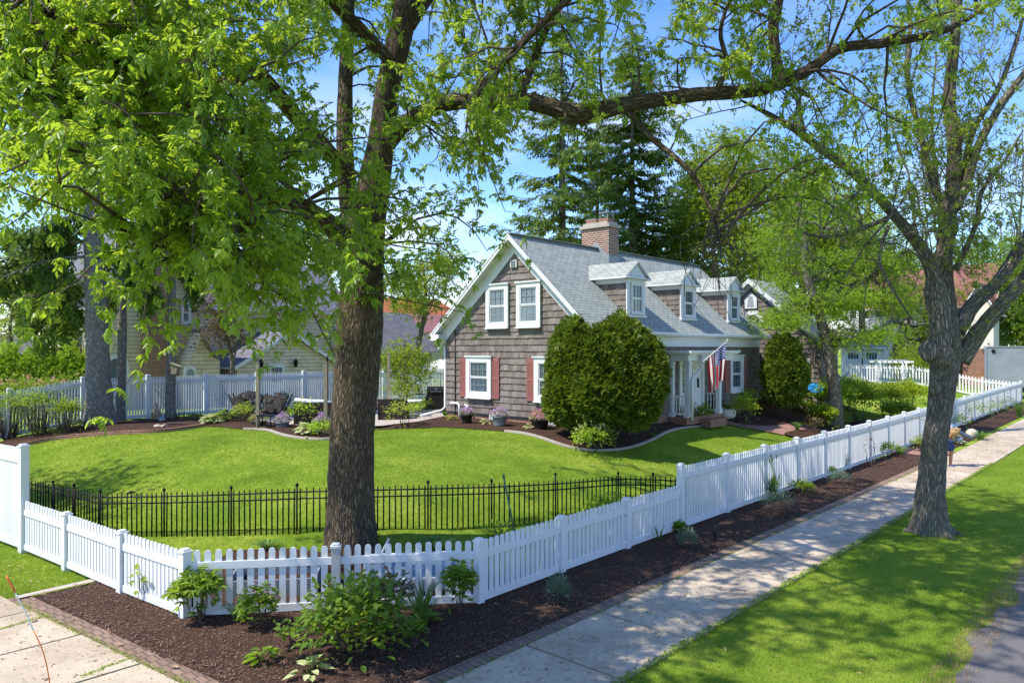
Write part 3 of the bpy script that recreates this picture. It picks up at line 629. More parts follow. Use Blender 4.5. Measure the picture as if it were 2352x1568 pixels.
# chimney
ch = MB(); cx, cy = 24.5, 17.55; ch.box((cx, cy, 7.9), (.7, 1.32, 2.0)); chim = ch.build('chimney', M['brick'], house)
cp = MB(); cp.box((cx, cy, 8.92), (.86, 1.48, .12)); cp.box((cx, cy, 9.03), (.72, 1.2, .1)); cp.build('chimney_cap', M['gray_stone'], chim)
fl = MB()
for dy, w_ in ((-.32, .46), (.26, .5)):
    fl.box((cx, cy+dy, 9.15), (.5, w_, .16))
fl.build('flue', M['found'], chim)
cg = MB(); 
for sx in (-1, 1):
    for sy in (-1, 1): cg.bar((cx+sx*.2, cy-.32+sy*.18, 9.2), (cx+sx*.2, cy-.32+sy*.18, 9.44), .025)
cg.box((cx, cy-.32, 9.46), (.5, .46, .03)); cg.box((cx, cy+.3, 9.25), (.52, .55, .03)); cg.build('flue_cap', M['lead'], chim)
fg_ = MB(); xs_ = cx-.37; zz = lambda y: min(ZR-(YR-y)*SF, ZR-(y-YR)*SB)
fg_.prism([(xs_-.02, 16.85, zz(16.85)-.05), (xs_-.02, YR, ZR-.05), (xs_-.02, 18.2, zz(18.2)-.05), (xs_-.02, 18.2, zz(18.2)+.22), (xs_-.02, YR, ZR+.26), (xs_-.02, 16.85, zz(16.85)+.22)], (.03, 0, 0)); fg_.box((cx, cy-.67, zz(16.9)+.1), (.74, .03, .3))
fg_.build('flashing', M['lead'], chim)
# entry porch: flat hood on square posts, door, panels, balustrades, downpipe
pr = MB(); pz = 3.86; zp = 1.46; X0, X1, Y0 = 24.3, 28.0, 13.5
pr.box(((X0+X1)/2, (Y0+HY)/2-.05, pz-.16), (X1-X0, HY-Y0, .3)); pr.box(((X0+X1)/2, (Y0+HY)/2-.12, pz+.03), (X1-X0+.3, HY-Y0+.26, .09)); pr.box(((X0+X1)/2, (Y0+HY)/2-.1, pz-.04), (X1-X0+.16, HY-Y0+.16, .06))
pr.build('porch_hood', M['trim'], house)
fl_ = MB(); fl_.box(((X0+27.2)/2, (Y0+HY)/2, zp-.13), (27.2-X0, HY-Y0-.04, .26)); fl_.box((26.0, Y0-.2, zp-.26), (1.3, .4, .3)); fl_.build('porch_floor', M['found'], house)
def ppost(x, y, w=.17):
    mb = MB(); mb.box((x, y, (zp+pz-.3)/2), (w, w, pz-.3-zp)); mb.box((x, y, zp+.1), (w+.05, w+.05, .2)); mb.box((x, y, pz-.4), (w+.05, w+.05, .08)); mb.build('porch_post', M['trim'], house)
ppost(X0+.28, Y0+.12, .2); ppost(27.0, Y0+.12); ppost(X0+.1, HY-.07, .16); ppost(26.72, HY-.05, .18)
def balus(p0, p1):
    mb = MB(); p0 = Vector(p0); p1 = Vector(p1); up = Vector((0, 0, 1)); mb.bar(p0+up*.78, p1+up*.78, .07, .06); mb.bar(p0+up*.12, p1+up*.12, .06, .06); n_ = max(3, int((p1-p0).length/.17))
    for i in range(n_):
        q = p0+(p1-p0)*((i+.5)/n_); mb.lathe([(.022, .14), (.02, .22), (.034, .3), (.018, .42), (.03, .55), (.02, .64), (.02, .76)], q, 8)
    mb.build('balustrade', M['trim'], house)
balus((X0+.1, HY-.2, zp), (X0+.2, Y0+.25, zp)); balus((27.0, HY-.1, zp), (27.0, Y0+.25, zp))
dr = MB(fr((25.45, HY, zp+1.06), FN)); dr.box((0, 0, .07), (.9, 2.1, .05)); dr.box((0, -.6, .1), (.6, .5, .02))
for s_ in (-1, 1): dr.box((s_*.49, 0, .075), (.09, 2.2, .08))
dr.box((0, 1.09, .075), (1.06, .1, .08)); door = dr.build('front_door', M['trim'], house)
dg = MB(fr((25.45, HY, zp+1.06), FN)); dg.box((0, .35, .1), (.6, 1.1, .015)); dg.build('pane', M['glass'], door)
dg = MB(fr((25.45, HY, zp+1.06), FN)); dg.box((0, .35, .112), (.02, 1.1, .012)); [dg.box((0, -.02+.37*k, .111), (.6, .02, .012)) for k in (0, 1, 2)]; dg.box((.36, -.08, .13), (.03, .14, .05)); dg.build('muntin', M['white'], door)
pn = MB(fr((26.32, HY, zp+1.06), FN)); pn.box((0, 0, .06), (.66, 2.1, .05)); [pn.box((0, -.6+k*.62, .09), (.46, .5, .02)) for k in range(3)]; ep = pn.build('entry_panel', M['trim'], house)
ml = MB(fr((26.32, HY, zp+1.2), FN)); ml.box((0, 0, .11), (.1, .36, .05)); ml.build('wall_lamp', M['black'], ep)
dp = MB(); x_, y_ = X0+.28, Y0; dp.tube([(x_+.55, y_-.12, pz-.02), (x_+.55, y_-.14, pz-.55), (x_+.45, y_-.1, pz-.72), (x_+.05, y_-.06, pz-.95), (x_, y_-.04, pz-1.1), (x_, y_-.04, zp-.1)], .055, 8); dp.build('porch_downpipe', M['white'], house)
# wing on the right, its gable to the left, and the link between
WX, WY0, WW = 35.0, 12.55, 6.7; WR = WY0+WW/2; wze, wzr = 4.35, 7.45; ws = (wzr-wze)/(WW/2+.35); WL = 2.3
g = MB(fr((WX, WY0+WW, 0), GN)); zt_ = wze+.35*ws
shingles(g, lambda z: (max(0, (z-zt_)/ws), WW-max(0, (z-zt_)/ws)), 1.5, wzr-.2); g.build('wing_gable_wall', M['cedar'], house)
g = MB(fr((WX, WY0, 0), FN)); shingles(g, lambda z: (0, WL), 1.3, wze+.1); g.build('wing_front_wall', M['cedar'], house)
wb = MB(); wb.prism([(WX+.02, WY0+.02, .9), (WX+.02, WY0+WW-.02, .9), (WX+.02, WY0+WW-.02, zt_-.1), (WX+.02, WR, wzr-.12), (WX+.02, WY0+.02, zt_-.1)], (WL, 0, 0)); wb.build('wing_sheathing', M['cedar'], house)
wr_ = MB()
for s_ in (-1, 1):
    ye = WR+s_*(WW/2+.35); q = [(WX-.35, ye, wze), (WX+WL+.3, ye, wze), (WX+WL+.3, WR, wzr), (WX-.35, WR, wzr)]
    if s_ > 0: q = q[::-1]
    wr_.poly(q, 0); wr_.poly([(p[0], p[1], p[2]-.1) for p in q[::-1]], 1); wr_.prism([(WX-.37, ye, wze-.22), (WX-.37, WR, wzr-.22), (WX-.37, WR, wzr+.01), (WX-.37, ye, wze+.01)], (.04, 0, 0), 1)
    wr_.prism([(WX-.06, ye, wze-.42), (WX-.06, WR, wzr-.42), (WX-.06, WR, wzr-.12), (WX-.06, ye, wze-.12)], (.04, 0, 0), 1)
    wr_.box((WX+WL/2, ye, wze-.05), (WL+.6, .1, .12), mi=1)
wr_.build('wing_roof', [M['roof'], M['trim']], house)
wv = MB(fr((WX, WR, 6.3), GN)); wv.prism([(-.32, -.3, .05), (.32, -.3, .05), (.32, .2, .05), (0, .5, .05), (-.32, .2, .05)], (0, 0, .05)); [wv.box((0, -.18+.09*k, .11), (.36-.03*k, .035, .02), mi=1) for k in range(6)]; wv.build('wing_vent', [M['trim'], M['lead']], house)
ow = MB(fr((WX, WR-.12, 5.35), GN)); N8 = 10; 
for k in range(N8):
    a0, a1 = 2*PI*k/N8, 2*PI*(k+1)/N8; ow.prism([(math.cos(a0)*.34, math.sin(a0)*.34, .05), (math.cos(a0)*.56, math.sin(a0)*.56, .05), (math.cos(a1)*.56, math.sin(a1)*.56, .05), (math.cos(a1)*.34, math.sin(a1)*.34, .05)], (0, 0, .06))
for k in (-1, 1): ow.box((k*.11, 0, .07), (.03, .62, .03)); ow.box((0, k*.11, .072), (.62, .03, .03))
owf = ow.build('round_window', M['trim'], house); og = MB(fr((WX, WR-.12, 5.35), GN)); og.prism([(math.cos(2*PI*k/10)*.36, math.sin(2*PI*k/10)*.36, .045) for k in range(10)], (0, 0, .01)); og.build('pane', M['glass'], owf)
window(house, (WX, 13.6, 2.75), GN, 1.2, 1.6, 1, 1, .12, False, True)
lk = MB(); lk.box((33.6, 17.3, 2.6), (2.9, 3.2, 2.6)); lk.build('link_wall', M['trim'], house); lr = MB()
for s_ in (-1, 1): lr.prism([(32.2, 17.3+s_*1.9, 3.85), (32.2, 17.3, 5.2), (32.2, 17.3, 5.1), (32.2, 17.3+s_*1.9, 3.75)], (3, 0, 0))
lr.build('link_roof', M['roof'], house)

# ------------------------------------------------------------------ neighbouring buildings
def gable_block(par, x0, x1, y0, y1, zb, ze, zr, axis, wall, roof, oh=.3, names=('wall', 'roof'), walls=True):
    """a block with a pitched roof; axis 'x' or 'y' is the way the ridge runs"""
    mb = MB()
    if axis == 'y':
        xm = (x0+x1)/2
        mb.prism([(x0, y0, zb), (x1, y0, zb), (x1, y0, ze), (xm, y0, zr), (x0, y0, ze)], (0, y1-y0, 0)) if walls else None
        s = (zr-ze)/((x1-x0)/2); e = ze-oh*s; R = MB()
        for sg in (-1, 1):
            xe = xm+sg*((x1-x0)/2+oh); R.prism([(xe, y0-oh, e+.02), (xm, y0-oh, zr+.02), (xm, y0-oh, zr+.14), (xe, y0-oh, e+.14)], (0, y1-y0+2*oh, 0)); R.prism([(xe, y0-oh-.03, e-.06), (xm, y0-oh-.03, zr-.06), (xm, y0-oh-.03, zr+.15), (xe, y0-oh-.03, e+.15)], (0, .025, 0), 1)
            R.box((xe+sg*.04, (y0+y1)/2, e+.05), (.1, y1-y0+2*oh-.1, .12), mi=1)
    else:
        ym = (y0+y1)/2
        mb.prism([(x0, y0, zb), (x0, y1, zb), (x0, y1, ze), (x0, ym, zr), (x0, y0, ze)], (x1-x0, 0, 0))
        s = (zr-ze)/((y1-y0)/2); e = ze-oh*s; R = MB()
        for sg in (-1, 1):
            ye = ym+sg*((y1-y0)/2+oh); R.prism([(x0-oh, ye, e+.02), (x0-oh, ym, zr+.02), (x0-oh, ym, zr+.14), (x0-oh, ye, e+.14)], (x1-x0+2*oh, 0, 0)); R.prism([(x0-oh-.03, ye, e-.06), (x0-oh-.03, ym, zr-.06), (x0-oh-.03, ym, zr+.15), (x0-oh-.03, ye, e+.15)], (.025, 0, 0), 1)
            R.box(((x0+x1)/2, ye+sg*.04, e+.05), (x1-x0+2*oh-.1, .1, .12), mi=1)
    mb.build(names[0], M[wall], par); R.build(names[1], [M[roof], M['trim']], par)
def py_x(u, Y): return float(ony(u, 800, Y)[0])
def py_z(u, v, Y): return float(ony(u, v, Y)[2])
# cream house behind the back fence
ch_ = thing('cream_house', 'cream clapboard house with gray roofs and tall brick chimney behind the fence', 'house', (12, 38, 1))
Y = 38.0; xl, xr = py_x(248, Y), py_x(440, Y)
gable_block(ch_, xl, xr, Y, Y+9, .9, py_z(432, 690, Y), py_z(345, 500, Y), 'y', 'cream', 'roof2', .3, ('gable_wall', 'gable_roof'))
xk0, xk1 = py_x(324, Y), py_x(378, Y)
b = MB(); b.box(((xk0+xk1)/2, Y-.3, 3.5), (xk1-xk0, .6, 5.2)); b.box(((xk0+xk1)/2, Y-.2, 7.4), ((xk1-xk0)*.8, .7, 3.4)); b.box(((xk0+xk1)/2, Y-.2, 9.15), ((xk1-xk0)*.95, .85, .2)); kc = b.build('chimney', M['red_brick'], ch_)
window(ch_, (py_x(383, Y), Y, py_z(383, 718, Y)), FN, .7, 1.15, 1, 1, .1, False); window(ch_, (py_x(430, Y)-.1, Y, py_z(430, 718, Y)), FN, .5, 1.15, 1, 1, .1, False)
def arch(par, x, y, z0, w, h, name, mt, depth=.06):
    P = [(-w/2, 0, 0), (w/2, 0, 0)]+[(w/2*math.cos(a), h-w/2+w/2*math.sin(a), 0) for a in np.linspace(0, PI, 11)]
    mb = MB(fr((x, y, z0), FN)); mb.prism(P, (0, 0, depth)); return mb.build(name, mt, par)
d1 = arch(ch_, py_x(268, Y), Y, 1.4, 1.1, 2.3, 'arched_window', M['trim']); arch(ch_, py_x(268, Y), Y-.05, 1.6, .75, 1.95, 'arched_pane', M['glass'], .03)
wz = py_z(436, 866, Y)
P = [(py_x(405, Y), 1.0), (py_x(472, Y), 1.0), (py_x(472, Y), py_z(472, 826, Y)), (py_x(455, Y), py_z(455, 818, Y)), (py_x(440, Y), py_z(440, 795, Y)), (py_x(430, Y), py_z(430, 765, Y)), (py_x(418, Y), py_z(418, 800, Y)), (py_x(405, Y), py_z(405, 825, Y))]
mb = MB(); mb.prism([(x, Y-1.6, z) for x, z in P], (0, 1.58, 0)); mb.build('entry_wall', M['cream'], ch_)
mb = MB(); Q = P[2:6]; 
for a, b_ in zip(Q[:-1], Q[1:]): mb.prism([(a[0], Y-1.75, a[1]+.02), (b_[0], Y-1.75, b_[1]+.02), (b_[0], Y-1.75, b_[1]+.2), (a[0], Y-1.75, a[1]+.2)], (0, 1.7, 0))
mb.build('entry_roof', M['roof2'], ch_)
arch(ch_, py_x(436, Y-1.6), Y-1.6, 1.3, .62, 1.9, 'entry_door', M['trim']); arch(ch_, py_x(437, Y-1.66), Y-1.66, 1.5, .36, 1.5, 'entry_pane', M['lead'], .03)
X2, X3 = xr+.02, py_x(800, Y+2); gable_block(ch_, X2, X3, Y+2, Y+9, .9, py_z(500, 700, Y+2), py_z(600, 610, Y+5.5), 'x', 'cream', 'roof2', .35, ('long_wall', 'long_roof'))
window(ch_, (py_x(492, Y+2), Y+2, 2.6), FN, 1.1, 1.7, 3, 2, .12, False)
Yg = 36.6; gx0, gx1 = py_x(545, Yg), py_x(770, Yg)
gable_block(ch_, gx0, gx1, Yg, Yg+5, .9, py_z(650, 838, Yg), py_z(645, 766, Yg), 'y', 'cream', 'roof2', .3, ('garage_wall', 'garage_roof'))
gxx = py_x(634, Yg); mb = MB(fr((gxx, Yg, 2.15), FN)); mb.box((0, 0, .05), (.95, 2.1, .06)); gd = mb.build('back_door', M['trim'], ch_)
mb = MB(fr((gxx, Yg, 2.15), FN)); [mb.box((-.22+.22*i, .15+.28*j, .085), (.19, .25, .012)) for i in range(3) for j in range(3)]; mb.build('pane', M['glass'], gd)
for u_ in (596, 675):
    mb = MB(); mb.lathe([(.03, -.22), (.09, -.16), (.12, .1), (.05, .2), (.02, .26)], (py_x(u_, Yg), Yg-.2, py_z(u_, 834, Yg)), 8); mb.box((py_x(u_, Yg), Yg-.08, py_z(u_, 834, Yg)+.1), (.08, .18, .05)); mb.build('lantern', M['black'], ch_)
# gray-roofed outbuilding right of the ash trunk, orange and red roofed houses beyond
t = thing('outbuilding', 'low cream outbuilding with gray roof between the ash trunk and the house', 'building', (26, 37, 1)); Y = 38.0
gable_block(t, py_x(800, Y)+.6, py_x(992, Y), Y, Y+6, .9, py_z(930, 802, Y), py_z(900, 722, Y+3), 'x', 'cream', 'roof2', .35)
mb = MB(); mb.lathe([(.03, -.2), (.09, -.14), (.11, .1), (.02, .22)], (py_x(985, Y)-.5, Y-.18, py_z(985, 826, Y)), 8); mb.box((py_x(985, Y)-.5, Y-.08, py_z(985, 826, Y)), (.08, .18, .05)); mb.build('lantern', M['black'], t)
t = thing('orange_roof_house', 'distant tan house with bright orange tile roof beyond the outbuilding', 'house', (46, 62, 1)); Y = 62.0
gable_block(t, py_x(880, Y), py_x(1060, Y), Y, Y+9, .9, py_z(960, 722, Y), py_z(960, 690, Y+4.5), 'x', 'cream', 'roof_tile', .4); window(t, (py_x(1008, Y), Y, py_z(1000, 742, Y)), FN, 2.2, 1.1, 4, 1, .12, False)
t = thing('red_roof_house', 'distant building with dusty red roof left of the gable corner', 'house', (38, 52, 1)); Y = 52.0
gable_block(t, py_x(936, Y), py_x(1075, Y), Y, Y+7, .9, py_z(960, 768, Y), py_z(960, 724, Y+3.5), 'x', 'cream', 'roof_pink', .3)
# left edge: gray roof between the trees
t = thing('gray_roof_house', 'gray roofed house half hidden by trees at the left edge', 'house', (4, 50, 1)); Y = 52.0
gable_block(t, py_x(-160, Y), py_x(90, Y), Y, Y+7, .9, py_z(30, 818, Y), py_z(30, 772, Y+3.5), 'x', 'cream', 'roof2', .3)
# garage at the far right
ga = thing('garage', 'white garage with carriage doors beyond the side picket fence', 'garage', (66, 20, 1)); X = 65.0
def px_y(u, X): return float(onx(u, 800, X)[1])
def px_z(u, v, X): return float(onx(u, v, X)[2])
ya, yb_ = px_y(1932, X), px_y(2032, X)
gable_block(ga, X, X+8, yb_, ya, .8, px_z(1990, 796, X), px_z(1960, 735, X+4), 'y', 'trim', 'roof', .3)
for k, (u0, u1) in enumerate(((1941, 1980), (1983, 2022))):
    y0_, y1_ = px_y(u0, X), px_y(u1, X); zc0, zc1 = .95, px_z(u0, 806, X); w = y0_-y1_; c = fr((X, (y0_+y1_)/2, (zc0+zc1)/2), GN); mb = MB(c); h = zc1-zc0
    mb.box((0, 0, .03), (w, h, .05)); [mb.box((sx*(w/2-.06), 0, .065), (.12, h, .03)) for sx in (-1, 1)]; [mb.box((0, q, .066), (w-.24, .1, .028)) for q in (-h/2+.08, h*.22, h/2-.06)]; mb.box((0, -h*.14, .064), (.05, h*.6, .02))
    dd = mb.build('garage_door', M['white'], ga); mb = MB(c); [mb.box((-w/2+.24+(w-.48)*(i+.5)/4, h*.36, .06), ((w-.48)/4-.05, h*.18, .012)) for i in range(4)]; mb.build('pane', M['glass'], dd)
mb = MB(fr((X, px_y(1981.5, X), 2.9), GN)); mb.box((0, 0, .09), (.05, .7, .05)); mb.build('door_handle', M['black'], ga)
# half-timbered house far right
tu = thing('half_timbered_house', 'half-timbered house with brown red roof and brick ground floor at far right', 'house', (75, 24, 1)); D = 84
X = 72.0
y0_, y1_ = px_y(1985, X), px_y(2272, X)
gable_block(tu, X, X+9, y1_, y0_, .8, px_z(2100, 700, X), px_z(2100, 620, X+4.5), 'y', 'stucco', 'roof_brown', .5)
mb = MB(); za_, zb2 = px_z(2100, 782, X), px_z(2100, 705, X); yy = np.linspace(y1_+.3, y0_-.2, 9)
for y_ in yy: mb.box((X-.04, y_, (za_+zb2)/2), (.1, .22, zb2-za_))
for z_ in (za_, za_+(zb2-za_)*.42, zb2): mb.box((X-.045, (y0_+y1_)/2, z_), (.1, y0_-y1_, .2))
for a, b_ in zip(yy[:-1], yy[1:]):
    m_ = (a+b_)/2; zc = za_+(zb2-za_)*.21
    for (p, q) in ((0, 1), (1, 0)): mb.bar((X-.06, a, za_+p*(zb2-za_)*.42), (X-.06, b_, za_+q*(zb2-za_)*.42), .16, .06)
mb.build('timber_frame', M['timber'], tu)
mb = MB(); mb.box((X-.3, y1_+1.7, (za_+.8)/2), (.6, 4.4, za_-.8)); mb.build('brick_wall', M['red_brick'], tu)
mb = MB(); mb.box((X-.7, y1_+.2, (px_z(2290, 715, X)+.8)/2), (.7, .9, px_z(2290, 715, X)-.8)); mb.build('chimney', M['red_brick'], tu)
for y_ in (y0_-1.6, (y0_+y1_)/2-.6): window(tu, (X-.03, y_, za_+(zb2-za_)*.72), GN, 1.5, (zb2-za_)*.45, 3, 1, .1, False, True, .05)
b0, b1 = px_y(2205, 66), px_y(2290, 66)
gable_block(tu, 69.2, 71.6, px_y(2282, 69.2), px_y(2215, 69.2), .8, px_z(2260, 705, 69.2), px_z(2260, 652, 69.2), 'x', 'stucco', 'roof_brown', .4, ('bay_wall', 'bay_roof'))
mb = MB(); mb.box((69.0, (px_y(2282, 69.2)+px_y(2215, 69.2))/2, 2.2), (.5, px_y(2215, 69.2)-px_y(2282, 69.2), 3.6)); mb.build('bay_brick', M['red_brick'], tu)
wa = thing('wooden_bench', 'orange wooden bench against the brick wall of the half-timbered house', 'bench', (67, 14, 1)); bx = 66.5; by = px_y(2240, bx); bz = Hf(bx, by)
mb = MB(); [mb.box((bx+.1*k, by, bz+.5), (.09, 1.7, .05)) for k in range(-2, 3)]; mb.build('seat', M['wood_or'], wa); mb = MB(); [mb.box((bx+.3, by, bz+.65+.16*k), (.05, 1.7, .12)) for k in range(3)]; mb.build('backrest', M['wood_or'], wa)
for sx in (-.2, .25):
    for sy in (-.75, .75): mb = MB(); mb.box((bx+sx, by+sy, bz+.2), (.08, .08, .55)); mb.build('leg', M['wood_or'], wa)
tl = thing('trailer', 'large gray box trailer beyond the fence at the right edge', 'trailer', (60, 8, 1)); X = 64.0; ty0, ty1 = px_y(2262, X), px_y(2480, X); tz1, tz0 = px_z(2262, 797, X), 1.25
mb = MB(); mb.box((X+1.2, (ty0+ty1)/2, (tz0+tz1)/2), (2.4, ty0-ty1, tz1-tz0)); mb.build('body', M['alu'], tl)
mb = MB(); mb.box((X+1.2, (ty0+ty1)/2, tz1+.03), (2.5, ty0-ty1+.1, .08)); mb.box((X-.02, ty0-.06, (tz0+tz1)/2), (.08, .14, tz1-tz0)); mb.box((X-.02, (ty0+ty1)/2, tz0+.05), (.06, ty0-ty1, .12)); mb.build('corner_trim', M['galv'], tl)
mb = MB(fr((X, px_y(2282, X), px_z(2282, 806, X)), GN)); mb.prism([(math.cos(a)*.13, math.sin(a)*.13, .02) for a in np.linspace(0, 2*PI, 13)[:-1]], (0, 0, .06)); mb.build('vent', M['black'], tl)
for yy_ in (ty0-3.2, ty0-4.2):
    mb = MB(fr((X-.05, yy_, 1.05), GN)); mb.lathe([(.1, -.1), (.38, -.1), (.4, 0), (.38, .1), (.1, .1)], (0, 0, 0), 16); o = mb.build('wheel', M['terra'], tl)
# white arbour over the side gate
ar = thing('garden_arbor', 'white lattice garden arbor over the gate in the far picket fence', 'arbor', (60.3, 16, 1)); X = 60.0; a0, a1 = px_y(2018, X), px_y(2078, X); az = px_z(2018, 832, X); gz = Hf(X, a0)
for y_ in (a0, a1):
    mb = MB(); [mb.box((X+sx, y_, (az+gz)/2), (.12, .12, az-gz)) for sx in (-.45, .45)]; [mb.box((X, y_, gz+.4+.22*k), (.9, .04, .05)) for k in range(int((az-gz-.5)/.22))]; mb.build('lattice_side', M['white'], ar)
mb = MB(); [mb.box((X+sx, (a0+a1)/2, az+.06), (.08, a0-a1+1.0, .16)) for sx in (-.45, .45)]; [mb.box((X, a1+(a0-a1)*k/5, az+.18), (1.3, .06, .08)) for k in range(6)]; mb.build('top_beams', M['white'], ar)

# ------------------------------------------------------------------ flag on the porch post
pb = at(1597, 845, float(np.dot(np.array([24.83, 13.2, 0]), FV))-.1); pt_ = at(1671, 783, float(np.dot(pb, FV))+.15)
flag = thing('american_flag', 'american flag hanging from an angled white pole on the porch post', 'flag', pb)
mb = MB(); mb.tube([pb, pt_], [.016, .013], 8); mb.lathe([(.01, 0), (.03, .02), (.03, .05), (.005, .07)], pt_, 8); mb.build('pole', M['white'], flag)
pd = (pt_-pb)/np.linalg.norm(pt_-pb); side = np.cross(pd, [0, 0, 1]); side /= np.linalg.norm(side)
NS, NT = 26, 34; HO, FLY = .92, 1.42; V = []
def fpt(s, t):
    p = pt_-pd*(.05+s*HO*(1-.1*t)); gat = 1-.28*t                      # cloth gathers as it falls
    mid = pt_-pd*(.05+.5*HO); q = mid+(p-mid)*gat; fold = math.sin(s*2.6*2*PI+.6)*.085*min(1, t*2.2+.15)+math.sin(s*9+t*3)*.02*t
    hx = np.array([pd[0], pd[1], 0]); hx /= np.linalg.norm(hx)
    zt = p[2]*(1-.9*t)+(mid[2]+.06)*.9*t if False else p[2]
    return np.array([q[0], q[1], p[2]])+side*fold-hx*.05*t+np.array([0, 0, -FLY*t*(1-.03*math.sin(s*8))])
mb = MB(); ids = [[mb.add(fpt(i/NS, j/NT)) for j in range(NT+1)] for i in range(NS+1)]
for i in range(NS):
    for j in range(NT):
        s, t = (i+.5)/NS, (j+.5)/NT; mi = 2 if (s < 7/13 and t < .4) else (0 if (i//2) % 2 == 0 else 1)
        mb.face((ids[i][j], ids[i+1][j], ids[i+1][j+1], ids[i][j+1]), mi, None, .5, False)
for r in range(9):
    for c in range(6 if r % 2 == 0 else 5):
        s0 = (r+1)/10*7/13; t0 = ((c*2+1+(r % 2))/12)*.4; ctr = fpt(s0, t0); a = fpt(s0+.01, t0)-ctr; b_ = fpt(s0, t0+.01)-ctr; nn_ = np.cross(a, b_); nn_ /= np.linalg.norm(nn_); a /= np.linalg.norm(a); b_ = np.cross(nn_, a)
        for sg in (-1, 1): mb.poly([ctr+nn_*sg*.008+(a*math.cos(k*PI/5)+b_*math.sin(k*PI/5))*(.032 if k % 2 == 0 else .014) for k in range(10)], 1)
def clothmat(nm, c):
    m = leafmat(nm, c, tuple(x*1.05 for x in c), tuple(min(.9, x*1.1) for x in c), .35, .8, .1); return m
mb.build('cloth', [clothmat('flag_red', (.52, .03, .04)), clothmat('flag_white', (.80, .78, .76)), clothmat('flag_blue', (.035, .06, .27))], flag)

# ------------------------------------------------------------------ yard furniture and small things
for k, (u, v, vt, lab) in enumerate(((592, 985, 833, 'tall weathered wooden post in front of the firewood racks'), (748, 990, 833, 'weathered wooden post just left of the ash trunk'), (893, 962, 812, 'thin wooden post behind the wicker sofa right of the ash trunk'))):
    p = gp(u, v); h = (v-vt)/pxm(p); o = thing('wooden_post', lab, 'post', p, 'weathered patio posts'); mb = MB(); mb.box((p[0], p[1], p[2]+h/2-.1), (.11, .11, h+.2), .74); mb.build('post_shaft', M['wood'], o); mb = MB(); mb.box((p[0], p[1], p[2]+h+.012), (.13, .13, .024), .74); mb.build('post_cap', M['galv'] if k == 0 else M['wood'], o)
p = gp(752, 958); mb = MB(); b0 = p; mb.tube([b0, b0+[0, 0, 2.5], b0+[.12, -.1, 2.85], b0+[.5, -.5, 3.0], b0+[.8, -.8, 2.9]], .035, 7); o = thing('lamp_pole', 'thin dark curved pole by the back fence beside the ash trunk', 'pole', p); mb.build('pole', M['black'], o); mb = MB(); mb.lathe([(.02, .12), (.1, .05), (.12, 0)], b0+[.8, -.8, 2.78], 10); mb.build('lamp_head', M['black'], o)
# firewood racks
for k, (u, v, w, lab) in enumerate(((568, 958, 1.15, 'heap of split firewood in an open metal cradle, left of the tall post'), (628, 962, 1.15, 'heap of split firewood in an open metal cradle, right of the tall post'))):
    p = gp(u, v); s = thing('firewood_rack', lab, 'firewood rack', p, 'firewood racks on the patio'); d = np.array([RV[0], RV[1], 0]); n_ = np.array([FV[0], FV[1], 0])
    mb = MB()
    for q in (-.25, .25):
        for sg in (-1, 1): mb.bar(p+n_*q+d*sg*.35+[0, 0, .25], p+n_*q+d*sg*(w*.62)+[0, 0, 1.0], .04); mb.bar(p+n_*q+d*sg*.4, p+n_*q+d*sg*.3+[0, 0, .3], .04)
        mb.bar(p+n_*q+d*-.38+[0, 0, .27], p+n_*q+d*.38+[0, 0, .27], .04)
    mb.build('cradle', M['black'], s); mb = MB()
    for _ in range(60):
        zz_ = random.uniform(.34, .98); half = .3+(zz_-.25)*.42; c = p+d*random.uniform(-half, half)+[0, 0, zz_+.08*math.sin(_)]; tt = n_*random.uniform(.22, .3)+np.array([random.uniform(-.08, .08), random.uniform(-.08, .08), random.uniform(-.05, .05)])
        mb.tube([c-tt, c+tt], random.uniform(.05, .1), 6, lump=.25, var=random.random())
    mb.build('split_logs', M['log'], s)
p = gp(655, 960); o = thing('iron_wheel', 'small dark spoked wheel leaning beside the firewood', 'wheel', p); mb = MB(); c = p+[0, 0, .34]; e1 = np.array([RV[0], RV[1], 0]); mb.tube([c+e1*(.3*math.cos(a))+np.array([0, 0, .3*math.sin(a)]) for a in np.linspace(0, 2*PI, 25)], .018, 6); mb.build('rim', M['black'], o); mb = MB(); [mb.bar(c, c+e1*(.3*math.cos(a))+np.array([0, 0, .3*math.sin(a)]), .012) for a in np.linspace(0, 2*PI, 9)[:-1]]; mb.build('spokes', M['black'], o)
p = gp(612, 986); o = thing('side_table', 'low dark metal table behind the barrel planter', 'table', p); mb = MB(); mb.box((p[0], p[1], p[2]+.5), (.55, .55, .03), .74); mb.build('tabletop', M['black'], o)
for a in range(4): mb = MB(); c = np.array([math.cos(.74+PI/4+a*PI/2), math.sin(.74+PI/4+a*PI/2), 0])*.32; mb.bar(p+c, p+c+[0, 0, .5], .03); mb.build('leg', M['black'], o)
